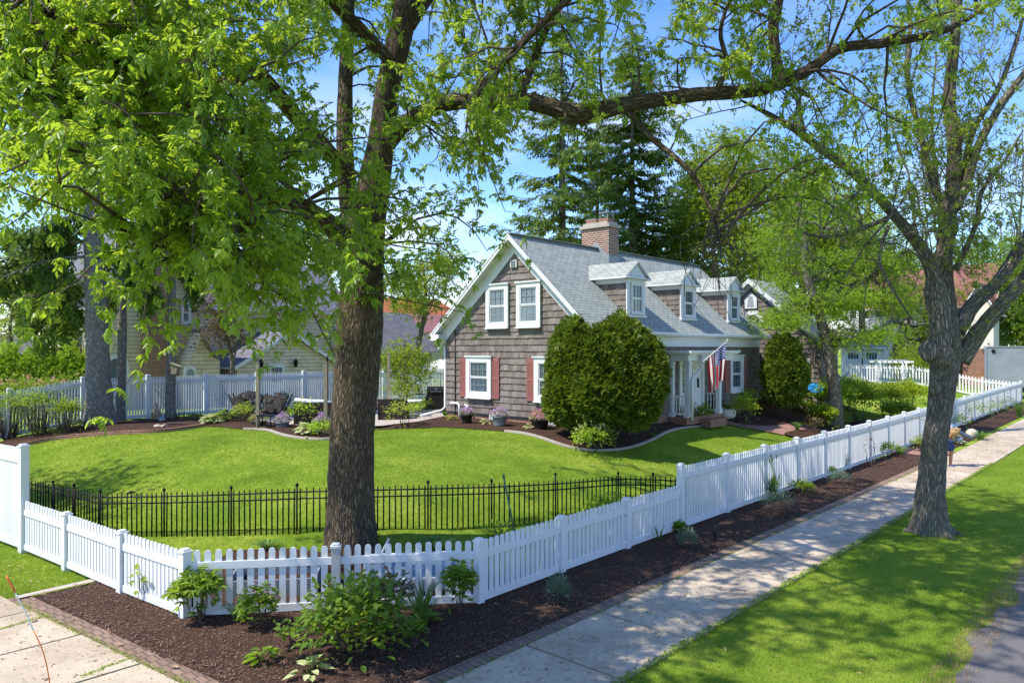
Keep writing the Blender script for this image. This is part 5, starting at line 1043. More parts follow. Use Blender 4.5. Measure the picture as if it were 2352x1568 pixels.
# ------------------------------------------------------------------ street tree on the right: knotted trunk, open crown
DB = gp(2138, 1222); dR = float(np.dot(DB, FV)); B_ = lambda u, v, d=0: at(u, v, dR+d); w_ = lambda w: w/2/FPX*dR
st = thing('street_tree', 'knotted gray trunk with forked limbs and sparse crown on the grass by the sidewalk', 'tree', DB); tb = MB(); L2 = []
L2 += limb(tb, [DB-[0, 0, .25], B_(2136, 1190), B_(2138, 1120), B_(2150, 1000), B_(2160, 930), B_(2168, 860), B_(2172, 800), B_(2172, 740), B_(2168, 640), B_(2172, 540), B_(2188, 430), B_(2192, 330), B_(2180, 230), B_(2190, 120), B_(2200, 0), B_(2215, -150), B_(2230, -330)], [w_(q) for q in (125, 74, 60, 52, 52, 58, 68, 54, 38, 34, 32, 30, 26, 23, 19, 14, 5)], 16, 5, .05)
for P, r in (([B_(2165, 840, -.1), B_(2160, 700, -.2), B_(2128, 590, -.3), B_(2060, 500, -.4), B_(1965, 400, -.5), B_(1890, 345, -.6), B_(1830, 300, -.7), B_(1770, 265, -.8), B_(1700, 230, -.9)], (54, 50, 34, 27, 25, 23, 19, 14, 5)),
    ([B_(2160, 760, .2), B_(2140, 680, .4), B_(2150, 600, .5), B_(2190, 520, .5), B_(2150, 440, .7), B_(2120, 330, .9), B_(2085, 180, 1.1), B_(2090, 40, 1.3), B_(2060, -120, 1.5)], (44, 36, 30, 27, 22, 18, 15, 12, 4)),
    ([B_(2195, 760), B_(2235, 700, .1), B_(2290, 650, .2), B_(2330, 590, .3), B_(2370, 520, .4), B_(2420, 400, .6), B_(2460, 240, .9)], (52, 40, 34, 34, 28, 20, 6)),
    ([B_(2205, 830, .1), B_(2250, 760, -.1), B_(2300, 700, -.2), B_(2352, 640, -.3), B_(2430, 560, -.5), B_(2520, 440, -.8)], (50, 44, 38, 36, 28, 6)),
    ([B_(2192, 480), B_(2220, 420, -.1), B_(2245, 340, -.2), B_(2300, 240, -.4), B_(2352, 170, -.6), B_(2430, 60, -.8)], (34, 26, 22, 20, 16, 5)),
    ([B_(2200, 470, .1), B_(2215, 390, .2), B_(2235, 300, .3), B_(2290, 210, .4), B_(2330, 110, .5), B_(2360, 0, .6)], (26, 20, 16, 14, 12, 5)),
    ([B_(2195, 620), B_(2240, 520, .1), B_(2255, 440, .2), B_(2300, 380, .3), B_(2350, 300, .4)], (16, 14, 12, 9, 4)),
    ([B_(1980, 420, -.5), B_(2050, 480, -.9), B_(1990, 560, -1.0), B_(1940, 640, -1.1)], (9, 8, 6, 3)), ([B_(2050, 495, -.4), B_(1980, 525, -.6), B_(1900, 545, -.8), B_(1830, 530, -1)], (14, 12, 9, 4)), ([B_(2040, 520, -.5), B_(2020, 600, -.8), B_(2060, 680, -1), B_(2100, 740, -1.1)], (10, 8, 6, 3)),
    ([B_(1850, 320, -.6), B_(1830, 230, -.5), B_(1790, 130, -.4), B_(1780, 20, -.3)], (12, 9, 7, 3))):
    L2 += limb(tb, P, [w_(q*.84) for q in r], 9, 5, .07)
def knob(u, v, r, sx, d=-.28):
    c = B_(u, v, d); k0 = len(tb.v); n_, m2 = 7, 10
    for i in range(n_+1):
        for j in range(m2):
            a, b_ = PI*i/n_, 2*PI*j/m2; tb.v.append(tuple(c+r*np.array([math.sin(a)*math.cos(b_)*sx, math.sin(a)*math.sin(b_)*sx, math.cos(a)])*(1+.1*math.sin(5*b_+3*a))))
    for i in range(n_):
        for j in range(m2): tb.face((k0+i*m2+j, k0+i*m2+(j+1) % m2, k0+(i+1)*m2+(j+1) % m2, k0+(i+1)*m2+j), 0, ((j/m2, i*.05), ((j+1)/m2, i*.05), ((j+1)/m2, (i+1)*.05), (j/m2, (i+1)*.05)), .5, True)
knob(2135, 806, .24, .9, -.1); knob(2150, 890, .17, .8, -.15); knob(2192, 792, .14, .9, -.24); knob(2178, 745, .3, .75, -.02); knob(2155, 960, .12, .7, -.16)
for a in np.linspace(.3, 6.0, 7):                  # root flare
    e = DB+np.array([math.cos(a)*.66, math.sin(a)*.66, -.08]); limb(tb, [DB+[0, 0, .42], DB+np.array([math.cos(a)*.28, math.sin(a)*.28, .13]), e], [.13, .11, .04], 7, 3, .1)
tb.build('trunk', M['bark2'], st)
BP = np.array([p for p, r in L2 if p[2] > 5.2]); tw = MB(); LP, LD = [], []
def brush(a, d, L, r, depth):
    e = a+d*L; pts = twig(tw, a, e, r, r*.4, -.05, 4 if depth else 3, 5, .1)
    if depth == 0:
        for q in pts[2:]:
            for _ in range(2):
                if random.random() < .36: LP.append(q+rng.normal(size=3)*.05); LD.append(norm(rng.normal(size=3)+np.array([0, 0, -.2])))
        return
    for k in range(4 if depth > 1 else 4):
        q = pts[random.choice((2, 3, 4, 5))]; dd = norm(d*.7+rng.normal(size=3)*.55+np.array([0, 0, .12])); brush(q, dd, L*random.uniform(.45, .7), r*.5, depth-1)
for i in rng.choice(len(BP), 120): brush(BP[i], norm(rng.normal(size=3)*.8+np.array([0, 0, .5])), random.uniform(.9, 1.7), .016, 2)
tw.build('twigs', M['twig2'], st); LP = np.array(LP); LD = np.array(LD); n_ = len(LP); print('street leaves', n_)
V, F, A = many(T_CL[:2]+T_ASH[2:], frames(LD), LP, rng.uniform(.08, .15, n_), np.clip(rng.normal(.5, .2, n_), 0, 1)); mesh_np('crown', V, F, A, M['loc'], st, True)

# ------------------------------------------------------------------ conifers
def spray(n=9, L=1.0, w=.1, hang=.6):
    parts = []; 
    K = (np.array([(0, -w/2, 0), (0, w/2, 0), (.7, w*.45, -.03), (1, 0, -.08), (.7, -w*.45, -.03)]), None)
    V, F = [], []; o = 0
    for i in range(n):
        x = L*(i+.3)/n; sg = 1 if i % 2 else -1; R = rot(sg*random.uniform(.5, 1.1), hang+random.uniform(-.25, .3), random.uniform(-.6, .6)); T = np.array([(0, -w/2, 0), (.55, -w*.6, 0), (1, 0, -.06), (.55, w*.6, 0)])*random.uniform(.32, .5)*np.array([1, 1.3, 1]); V.append(T @ R.T+np.array([x, 0, -.06*x])); F.append(tuple(range(o, o+4))); o += 4
    return np.vstack(V), F
T_SPR = [spray(10, 1, .22, .5) for _ in range(3)]; T_HANG = [spray(9, 1, .2, 1.15) for _ in range(3)]
def spruce(name, label, base, height, z0, r0, nwh, group, lean=(0, 0), trunk_r=.28, dens=1.0, hang=False, top_r=.25):
    t = thing(name, label, 'tree', base, group); base = np.array(base); tb = MB(); ax = np.array([lean[0], lean[1], height]); pts = [base-[0, 0, .3]]+[base+ax*q for q in (.02, .2, .4, .6, .8, 1)]
    limb(tb, pts, [trunk_r*1.5, trunk_r*1.15, trunk_r, trunk_r*.8, trunk_r*.58, trunk_r*.3, .02], 10, 4, .05); P, D, SZ = [], [], []
    for k in range(nwh):
        f = (k+random.uniform(-.3, .3))/nwh; z = z0+(height-z0)*max(0, f)*.985; s = base+ax*(z/height); prof = (1-f)**.85*(.75+.25*math.sin(PI*min(1, f*3))); R = r0*prof+top_r
        for j in range(random.randint(4, 6)):
            a = random.uniform(0, 2*PI); Rj = R*random.uniform(.62, 1.12); dr = np.array([math.cos(a), math.sin(a), 0]); tip = s+dr*Rj+np.array([0, 0, -.16*Rj+.05*Rj*random.uniform(-1, 1)]); mid = (s+tip)/2+np.array([0, 0, -.10*Rj]); tip[2] += .10*Rj
            C = curve([s, mid, tip], 5); tb.tube(C, np.linspace(.035, .008, len(C)), 4, 0, False); nn_ = max(4, int(Rj/.15*dens))
            for i in range(nn_):
                u = (i+random.random())/nn_; u = .12+.88*u; q = np.array(C[min(len(C)-1, int(u*(len(C)-1)))])+rng.normal(size=3)*.04; sg = random.choice((-1, 1)); side = np.array([-dr[1], dr[0], 0])*sg
                d = dr*random.uniform(.2, .9)+side*random.uniform(.1, .95)*(1-.4*u)+np.array([0, 0, random.uniform(-.35, .12)]); P.append(q); D.append(norm(d)); SZ.append(random.uniform(.5, .95)*(1 if Rj > .8 else .6))
                if hang and random.random() < .5: P.append(q); D.append(norm(np.array([rng.normal()*.25, rng.normal()*.25, -1]))); SZ.append(random.uniform(.5, 1.1))
    tb.build('trunk', M['bark3'], t); P = np.array(P); D = np.array(D); V, F, A = many(T_SPR if not hang else T_SPR+T_HANG, frames_up(D), P, np.array(SZ), np.clip(rng.normal(.45, .25, len(P)), 0, 1)); mesh_np('crown', V, F, A, M['spruce'], t); return t
def gbase(u, d): p = at(u, 800, d); return np.array([p[0], p[1], Hf(p[0], p[1])])
g_ = 'spruces behind the house'
spruce('spruce_tree', 'tall open spruce with bare trunk showing, left of the chimney', gbase(1291, 46), 25, 3.0, 7.6, 34, g_, trunk_r=.3, dens=1.0)
spruce('spruce_tree', 'dense dark spruce right behind the chimney', gbase(1452, 49), 25, 2.0, 7.0, 48, g_, dens=1.25)
spruce('spruce_tree', 'dark spruce right of the chimney, above the second dormer', gbase(1600, 55), 18.5, 2.0, 7.0, 38, g_, dens=1.25)
spruce('spruce_tree', 'dark spruce in the gap between the two tall spruces', gbase(1372, 60), 23, 2.0, 6.5, 36, g_, dens=1.1)
# three bare spruce trunks on the left, their live crown high up
def tall_spruce(label, bpx, tops, r, crown=True, boughs=(), z0=12.0):
    b = gp(*bpx); d = float(np.dot(b, FV)); t = thing('tall_spruce', label, 'tree', b, 'bare-trunked spruces by the back fence'); tb = MB(); P = [b-[0, 0, .2]]+[at(u, v, d) for u, v in tops]; last = P[-1]; P += [last+np.array([0, 0, q]) for q in (3, 6, 9)]
    L = limb(tb, P, list(r)+[r[-1]*.8, r[-1]*.45, .03], 14, 4, .05); PP, DD, SZ = [], [], []
    for (u, v, du, dv, dd, rr) in boughs:
        s = at(u, v, d); e = at(u+du, v+dv, d+dd); C = curve([s, (s*2+e)/3+[0, 0, .25], (s+2*e)/3+[0, 0, .12], e], 5); tb.tube(C, np.linspace(rr, .012, len(C)), 6, 0, False)
        for q in C[3:]:
            q = np.array(q)
            for _ in range(7): PP.append(q+rng.normal(size=3)*.12); DD.append(norm(np.array([rng.normal()*.35, rng.normal()*.35, -1]))); SZ.append(random.uniform(.35, .95))
    if crown:
        for k in range(26):
            z = z0+(k/26)*(P[-1][2]-z0); s = np.array([np.interp(z, [p[2] for p in P], [p[i] for p in P]) for i in range(3)]); R = 2.5*(1-.7*k/26)
            for j in range(4):
                a = random.uniform(0, 2*PI); dr = np.array([math.cos(a), math.sin(a), 0]); e = s+dr*R*random.uniform(.6, 1.1)+[0, 0, -.3*R]; C = curve([s, (s+e)/2+[0, 0, -.02*R], e], 4); tb.tube(C, np.linspace(.04, .01, len(C)), 4, 0, False)
                for q in C[2:]:
                    for _ in range(3): PP.append(np.array(q)+rng.normal(size=3)*.15); DD.append(norm(dr*.5+np.array([rng.normal()*.4, rng.normal()*.4, -.7]))); SZ.append(random.uniform(.5, 1.0))
    tb.build('trunk', M['bark3'], t)
    if PP: V, F, A = many(T_HANG+T_SPR, frames_up(np.array(DD)), np.array(PP), np.array(SZ), np.clip(rng.normal(.3, .2, len(PP)), 0, 1)); mesh_np('crown', V, F, A, M['spruce'], t)
    return t, L, d
q_ = lambda w, d=27.0: w/2/FPX*d
tall_spruce('thickest gray spruce trunk in front of the back fence', (228, 978), [(228, 940), (226, 880), (224, 780), (219, 640), (213, 480), (206, 330)], [q_(84), q_(64), q_(55), q_(50), q_(47), q_(40), q_(30)], True, ((198, 555, -240, 60, -1, .10), (198, 590, -260, 70, -2, .07), (196, 540, -190, -10, 1, .05), (208, 500, -150, 40, -1, .05), (235, 560, 130, 110, 1, .04), (198, 650, -120, 70, 1, .04), (200, 700, -110, 80, 2, .04), (200, 620, -150, 110, 3, .04), (198, 520, -150, 170, 2, .05)))
tall_spruce('slim middle spruce trunk just right of the thickest one', (276, 967), [(276, 940), (279, 850), (281, 740), (277, 600), (273, 450)], [q_(30), q_(24), q_(22), q_(21), q_(19), q_(15)], True, ((281, 640, -70, 90, 1, .03), (280, 600, 60, 80, 1, .03)), 12)
bsp, _, dsp = tall_spruce('slim rightmost spruce trunk carrying the small birdhouse', (391, 963), [(391, 930), (393, 840), (394, 720), (393, 600), (390, 460)], [q_(32), q_(26), q_(24), q_(22), q_(20), q_(16)], True, ((394, 560, 120, 40, -1, .03), (392, 520, -80, 100, 1, .03), (394, 500, 110, 90, 0, .03), (392, 540, 60, 120, 1, .03)), 12)
p = at(407, 846, dsp-.15); o = thing('birdhouse', 'small wooden birdhouse fixed to the rightmost spruce trunk', 'birdhouse', p); mb = MB(); mb.prism([p+np.array([RV[0], RV[1], 0])*x+np.array([0, 0, z]) for x, z in ((-.16, .2), (.14, .08), (.05, -.22), (-.14, -.22))], -FV*.25); mb.build('box', M['wood'], o); mb = MB(); mb.bar(p+np.array([RV[0], RV[1], 0])*-.2-FV*.12+[0, 0, .24], p+np.array([RV[0], RV[1], 0])*.22-FV*.12+[0, 0, .08], .34, .02); mb.build('roof', M['wood'], o)
p = gp(360, 966); o = MB(); o.lathe([(.24, -.05), (.22, .1), (.2, .3), (.12, .45), (.05, .52), (.02, .72)], p, 9); tag(o.build('carved_stump', M['log']), 'dark weathered stump with a pointed top between the slim spruces', 'stump')
p = gp(372, 970); o = MB(); o.lathe([(.13, 0), (.14, .1), (.11, .2), (.05, .24)], p, 9); tag(o.build('garden_stone', M['galv']), 'small gray stone at the foot of the weathered stump', 'stone')
p = gp(362, 984)
for k in range(2): q = gp(362+16*k, 984); o = MB(); o.lathe([(.1, -.02), (.16, .05), (.12, .13), (.03, .16)], q, 9); tag(o.build('bed_stone', M['rock']), ('left' if k == 0 else 'right')+' one of two pale round stones at the bed edge by the stump', 'stone', 'round bed stones')

# ------------------------------------------------------------------ trees of the middle distance and the background
def P3(u, v, d): return at(u, v, d)
def bgtree(name, label, u, d, vtop, crown_px, nclump, mat, lsize, trunk_w=.35, vbr=None, **k):
    """crown_px: list of (u, v, half width px, half height px, depth half width m, weight)"""
    b = gbase(u, d); cr = [(at(a, v, d+random.uniform(-.5, .5)), (hw/FPX*d, dd, hh/FPX*d), w) for a, v, hw, hh, dd, w in crown_px]
    top = at(u+random.uniform(-8, 8), vtop, d); P = [b-[0, 0, .3], b+(top-b)*.05]+[b+(top-b)*q+np.array([random.uniform(-.25, .25), random.uniform(-.25, .25), 0]) for q in (.3, .55, .8)]+[top]
    return tree(name, label, 'tree', b, P, [trunk_w*1.4, trunk_w, trunk_w*.85, trunk_w*.6, trunk_w*.35, .03], cr, nclump, mat, lsize, **k)
# yellow-green locust in the front yard, its layers of leaves in front of the wing
b = gbase(1920, 32.8); dL = float(np.dot(b, FV)); Lc = lambda u, v, d=0: at(u, v, dL+d)
tree('locust_tree', 'yellow-green layered locust in the yard in front of the wing', 'tree', b, [b-[0, 0, .3], Lc(1917, 900), Lc(1908, 840), Lc(1892, 760), Lc(1872, 690), Lc(1850, 620), Lc(1848, 540), Lc(1830, 450), Lc(1825, 380)], [.38, .28, .25, .23, .2, .17, .13, .09, .03],
    [(Lc(u, v, d), (hw/FPX*dL, 1.3, hh/FPX*dL), w) for u, v, d, hw, hh, w in ((1790, 738, -1, 80, 26, 1.6), (1860, 700, .5, 100, 28, 2.2), (1960, 690, -.5, 110, 30, 2.2), (2010, 770, -1, 70, 25, 1.2), (1930, 780, .2, 70, 30, 1.2), (1900, 610, .5, 120, 40, 2), (2010, 610, 0, 80, 40, 1.6), (1800, 640, 1, 70, 30, .9), (1850, 520, 1, 110, 50, 1.6), (1980, 520, .5, 90, 50, 1.4), (1880, 420, .5, 110, 50, 1.2), (2050, 690, 0, 60, 50, 1.6), (2075, 610, .5, 60, 40, 1.2), (1770, 560, 1.5, 70, 60, 1))], 460, 'yg', .125, T=T_CL, per=30, flat=.45, crad=.85, shell=.1, limbs=14)
bgtree('locust_tree', 'tall bare-limbed locust with fresh leaves behind the street tree', 2156, 33, 120, [(2090, 330, 90, 120, 2, 2), (2130, 500, 110, 90, 2, 2), (2060, 200, 90, 90, 2, 1)], 60, 'yg', .13, .2, per=12, T=T_FLAT, limbs=12, shell=.2, crad=1.0)
bgtree('locust_tree', 'thin locust with many stems left of the street tree limb', 1985, 62, 330, [(1960, 450, 80, 120, 2.5, 2), (2020, 560, 80, 80, 2.5, 2)], 90, 'yg', .24, .3, per=14, T=T_FLAT, limbs=10, shell=.2, crad=1.4)
bgtree('maple_tree', 'bright green leafy tree behind the right end of the main roof', 1690, 50, 330, [(1640, 470, 110, 110, 3.5, 3), (1740, 500, 100, 110, 3.5, 3), (1560, 520, 70, 80, 3, 1.4), (1700, 600, 120, 60, 3, 2), (1690, 370, 110, 70, 3, 2), (1800, 420, 80, 80, 3, 1.5)], 520, 'lime', .26, per=18, crad=1.2)
bgtree('maple_tree', 'rounded green tree filling the gap above the wing roof', 1800, 58, 400, [(1790, 560, 110, 90, 4, 3), (1850, 470, 80, 80, 3, 2), (1880, 600, 90, 70, 3, 2), (1930, 520, 80, 70, 3, 1.5)], 380, 'lime', .28, per=18, crad=1.3)
bgtree('maple_tree', 'mid green tree behind the garage', 1960, 80, 480, [(1950, 610, 110, 90, 5, 3), (2040, 640, 80, 70, 5, 2)], 200, 'mid', .4, per=18, crad=1.8, sub=False)
bgtree('maple_tree', 'leafy tree against the half-timbered house', 2060, 62, 540, [(2080, 680, 60, 50, 3, 2), (2125, 740, 40, 50, 3, 1.5), (2010, 610, 70, 50, 3, 1.5), (2220, 690, 40, 40, 2, 1),  (2120, 820, 40, 25, 2, 1), (2060, 820, 40, 20, 2, .8)], 150, 'lime', .28, per=18, crad=1.3)
bgtree('maple_tree', 'sunlit tree with open top in the far right gap', 2290, 95, 500, [(2260, 600, 70, 60, 5, 2), (2210, 580, 60, 50, 5, 1.5), (2340, 600, 60, 70, 5, 2)], 120, 'mid', .45, per=16, crad=2, sub=False)
bgtree('maple_tree', 'dark green tree at the right edge behind the trailer', 2350, 62, 560, [(2345, 690, 45, 100, 2, 2), (2390, 620, 60, 80, 3, 2), (2330, 760, 30, 50, 2, 1.5)], 190, 'mid', .35, per=18, crad=1.6, sub=False)
bgtree('locust_tree', 'sparse twiggy tree at the right edge above the trailer', 2345, 78, 280, [(2310, 430, 80, 110, 2.5, 2), (2340, 560, 70, 60, 2.5, 1.5), (2290, 330, 60, 60, 2, 1)], 60, 'yg', .22, .22, per=8, T=T_FLAT, limbs=16, shell=.2, crad=1.9)
bgtree('garden_tree', 'dark shrubby tree right of the garden arbor', 2105, 56, 790, [(2100, 830, 40, 40, 1.5, 2)], 60, 'lime', .2, .12, per=18, crad=.9, sub=False)
for u, d, v, mt, lab in ((1760, 120, 560, 'mid', 'far green tree showing above the wing gable'), (1890, 130, 600, 'lime', 'far yellow-green tree behind the locust'), (2010, 135, 590, 'mid', 'far green tree left of the half-timbered house'), (2160, 140, 610, 'mid', 'far tree over the half-timbered roof'), (1500, 85, 560, 'dark', 'dark tree showing between the two spruces and the roof'), (1330, 90, 600, 'dark', 'dark far tree peeping over the main roof')):
    bgtree('far_tree', lab, u, d, v-10, [(u, v+70, 75, 75, 6, 2), (u+50, v+100, 60, 60, 6, 2), (u-50, v+110, 60, 60, 6, 1.5)], 130, mt, .6, per=16, crad=2.4, sub=False, group='far trees beyond the houses')
# left and behind the cream house
bgtree('maple_tree', 'sunny green tree at the left edge above the hedge', 40, 50, 520, [(30, 660, 90, 60, 3, 2), (110, 690, 80, 60, 3, 2), (-30, 600, 70, 70, 3, 1.5), (110, 600, 70, 50, 3, 1.2)], 200, 'lime', .25, per=18, crad=1.1)
bgtree('maple_tree', 'thin young tree in front of the gray roof at the left edge', 30, 42, 620, [(20, 760, 70, 60, 2, 2), (80, 720, 60, 60, 2, 1)], 70, 'lime', .17, .14, per=14, crad=.9)
bgtree('evergreen_tree', 'drooping green tree left of the thickest spruce trunk', 150, 38, 520, [(150, 700, 50, 70, 2, 2), (110, 640, 50, 60, 2, 1.5), (170, 780, 40, 40, 2, 1.5), (100, 560, 50, 60, 2, 1)], 75, 'mid', .22, per=20, crad=.9, flat=1.3)
bgtree('maple_tree', 'green tree rising behind the brick chimney of the cream house', 300, 62, 380, [(290, 520, 90, 90, 4, 2), (400, 480, 80, 80, 4, 2), (200, 480, 80, 80, 4, 2)], 150, 'mid', .32, per=16, crad=1.5, sub=False)
bgtree('maple_tree', 'green tree over the long gray roof of the cream house', 640, 66, 420, [(600, 560, 110, 80, 4, 2), (720, 580, 100, 70, 4, 2)], 150, 'mid', .34, per=16, crad=1.5, sub=False)
bgtree('crabapple_tree', 'loose bronze-green tree in front of the cream house wall', 528, 36.2, 600, [(510, 690, 60, 60, 1.6, 2), (580, 640, 60, 50, 1.6, 1.5), (530, 770, 50, 35, 1.4, 1.5), (480, 760, 30, 50, 1.2, 1)], 130, 'bronze', .13, .13, per=14, crad=.7, limbs=9)
b = gp(965, 872); bgtree('maple_tree', 'small bright green tree between the ash trunk and the gable', 962, 46, 590, [(930, 650, 50, 45, 1.8, 2), (990, 640, 60, 50, 1.8, 2), (1030, 600, 45, 40, 1.5, 1.3), (950, 700, 60, 25, 1.5, 1.2)], 170, 'lime', .2, .22, per=16, crad=.8)
bgtree('garden_tree', 'small leafy tree on the patio by the back fence', 925, 30.5, 780, [(920, 810, 40, 30, .8, 2), (950, 850, 42, 35, .9, 2), (890, 840, 30, 35, .7, 1), (930, 890, 45, 18, .8, 1)], 90, 'lime', .13, .06, per=14, crad=.5, limbs=8)
b = np.array([.4, 24.2, Hf(.4, 24.2)]); tree('verge_tree', 'broad tree on the left verge just outside the frame, shading the left fence', 'tree', b, [b-[0, 0, .3], b+[0, 0, 2], b+[.2, .1, 5], b+[.1, 0, 8], b+[0, .2, 11]], [.4, .3, .26, .16, .04], [(b+[0, 0, 8.6], (3.7, 3.9, 2.8), 1)], 150, 'mid', .2, per=16, shell=.2, crad=.9, limbs=9)
hd = thing('ivy_hedge', 'tall yellow-green ivy covered hedge behind the fence at left', 'hedge', gbase(80, 37)); n_ = 5200; u = rng.uniform(-60, 205, n_); f = rng.random(n_); P = np.array([at(a, 872-b_*(75+14*math.sin(a*.09)+8*math.sin(a*.23)), 36.5+1.2*c) for a, b_, c in zip(u, f, rng.random(n_))]); V, F, A = many(T_CL, frames(norm(rng.normal(size=(n_, 3))+SUNV*.6)), P, rng.uniform(.1, .2, n_)); mesh_np('foliage', V, F, A, M['yg'], hd, True)
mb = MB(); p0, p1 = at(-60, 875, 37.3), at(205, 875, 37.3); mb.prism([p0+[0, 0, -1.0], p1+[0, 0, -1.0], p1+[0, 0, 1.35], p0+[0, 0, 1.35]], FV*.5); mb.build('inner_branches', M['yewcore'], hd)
fb_ = thing('flower_hedge', 'row of coral and pink flowers along the top of the fence at left', 'flowers', gbase(110, 35)); n_ = 170; P = np.array([at(rng.uniform(-20, 205), 884-rng.exponential(6), 34.5+rng.random()*.8) for _ in range(n_)]); V, F, A = many(T_CL, frames(rng.normal(size=(n_, 3))), P, rng.uniform(.08, .15, n_)); mesh_np('blossoms', V, F, A, M['petal_o'], fb_); P = np.repeat(P, 4, 0)+rng.normal(size=(n_*4, 3))*np.array([.4, .3, .12])-np.array([0, 0, .12]); V, F, A = many(T_CL, frames(rng.normal(size=(n_*4, 3))), P, rng.uniform(.1, .17, n_*4)); mesh_np('foliage', V, F, A, M['mid'], fb_)

# ------------------------------------------------------------------ yews and shrubs
T_YEW = [compose([(*kite(.34, .06), rot(a, random.uniform(-.5, .1), random.uniform(-.5, .5)), (0, 0, 0), random.uniform(.75, 1.1)) for a in (-.8, -.35, .1, .5, .9)]) for _ in range(3)]
def yew(name, label, base, lobes, n, core, mat='yew', ls=.17, Ts=None):
    """lobes: (centre, radii) ellipsoids sharing one skin of needle sprays"""
    t = thing(name, label, 'shrub', base); mb = MB()
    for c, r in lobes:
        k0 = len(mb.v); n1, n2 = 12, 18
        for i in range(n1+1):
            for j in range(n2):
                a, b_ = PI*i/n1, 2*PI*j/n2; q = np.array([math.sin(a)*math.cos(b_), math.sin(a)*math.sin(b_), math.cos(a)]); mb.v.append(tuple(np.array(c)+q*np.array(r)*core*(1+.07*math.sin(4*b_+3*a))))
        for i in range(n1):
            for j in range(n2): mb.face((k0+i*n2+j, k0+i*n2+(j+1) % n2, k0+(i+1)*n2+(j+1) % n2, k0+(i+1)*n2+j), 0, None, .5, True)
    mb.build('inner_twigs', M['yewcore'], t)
    ar = np.array([r[0]*r[2] for c, r in lobes]); w = rng.choice(len(lobes), n, p=ar/ar.sum()); C = np.array([lobes[i][0] for i in w]); Rr = np.array([lobes[i][1] for i in w]); q = norm(rng.normal(size=(n, 3)))
    lump = 1+.035*np.sin(q[:, 0]*21+q[:, 2]*17)*np.sin(q[:, 1]*19)+.05*np.sin(q[:, 0]*9+q[:, 2]*7+w)+.05*np.sin(q[:, 1]*11-q[:, 2]*5+w*2); rad = (rng.uniform(core+.02, 1.05, n)**.7+(rng.random(n) < .06)*rng.uniform(.02, .12, n))*lump; P = C+q*Rr*rad[:, None]
    ins = np.zeros(n, bool)
    for i, (c, r) in enumerate(lobes): ins |= (((P-np.array(c))/np.array(r))**2).sum(1) < .80*(w != i)*core
    k = ~ins & (P[:, 2] > base[2]+.02); P, q = P[k], q[k]; d = norm(q/1.0+rng.normal(size=q.shape)*.6+np.array([0, 0, .2])); V, F, A = many(Ts or T_YEW, frames(d), P, ls*rng.uniform(.7, 1.35, len(P)), np.clip(rng.beta(2, 2, len(P)), 0, 1)); mesh_np('foliage', V, F, A, M[mat], t); return t
b = gp(1388, 1014); dY = 23.25; Y_ = lambda u, v, d=0: at(u, v, dY+d); s_ = dY/FPX
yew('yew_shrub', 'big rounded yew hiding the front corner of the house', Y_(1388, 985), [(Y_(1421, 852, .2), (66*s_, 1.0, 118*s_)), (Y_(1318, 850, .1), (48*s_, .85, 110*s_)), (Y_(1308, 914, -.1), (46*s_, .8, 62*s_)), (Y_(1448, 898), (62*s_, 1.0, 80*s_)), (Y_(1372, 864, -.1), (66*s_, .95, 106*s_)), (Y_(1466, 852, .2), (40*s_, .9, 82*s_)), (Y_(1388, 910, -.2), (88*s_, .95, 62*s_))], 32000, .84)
yt = MB(); yb_ = gbase(1388, 23.3); [twig(yt, yb_+[random.uniform(-.3, .3), random.uniform(-.3, .3), -.1], yb_+[random.uniform(-.9, .9), random.uniform(-.5, .5), 1.0], .05, .03) for _ in range(12)]; yt.build('stems', M['twig'], bpy.data.objects['yew_shrub'])
b = gbase(1800, 31.6); dY = float(np.dot(b, FV)); s_ = dY/FPX
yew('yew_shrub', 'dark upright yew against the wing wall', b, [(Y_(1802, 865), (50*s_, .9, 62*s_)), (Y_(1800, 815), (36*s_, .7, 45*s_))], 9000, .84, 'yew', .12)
# grey vine twigs on the link corner
t = thing('bare_vine', 'tangle of bare gray vine twigs at the right corner of the front wall', 'vine', ony(1755, 900, HY-.1)); mb = MB()
for _ in range(70): a = ony(random.uniform(1748, 1790), random.uniform(768, 830), HY-.1); twig(mb, a, a+rng.normal(size=3)*np.array([.3, .1, .3]), .012, .004, .1, 3, 4)
twig(mb, ony(1758, 950, HY-.1), ony(1765, 790, HY-.1), .04, .02); mb.build('stems', M['twig2'], t)
L6 = leaf6(.5, .2, .08); L6n = leaf6(.3, .25, .06); K1 = kite(.5, .2); T_L6 = [L6]; T_OV = [leaf6(.62, .18, .06)]; T_TRI = [compose([(*leaf6(.42, .2, .05), rot(a, .15, 0), (0, 0, 0), 1) for a in (-.9, 0, .9)])]
T_PEO = [compose([(*leaf6(.3, .25, .05), rot(a, random.uniform(.0, .4), 0), (0, 0, 0), random.uniform(.8, 1.1)) for a in (-1.2, -.6, 0, .6, 1.2)])]
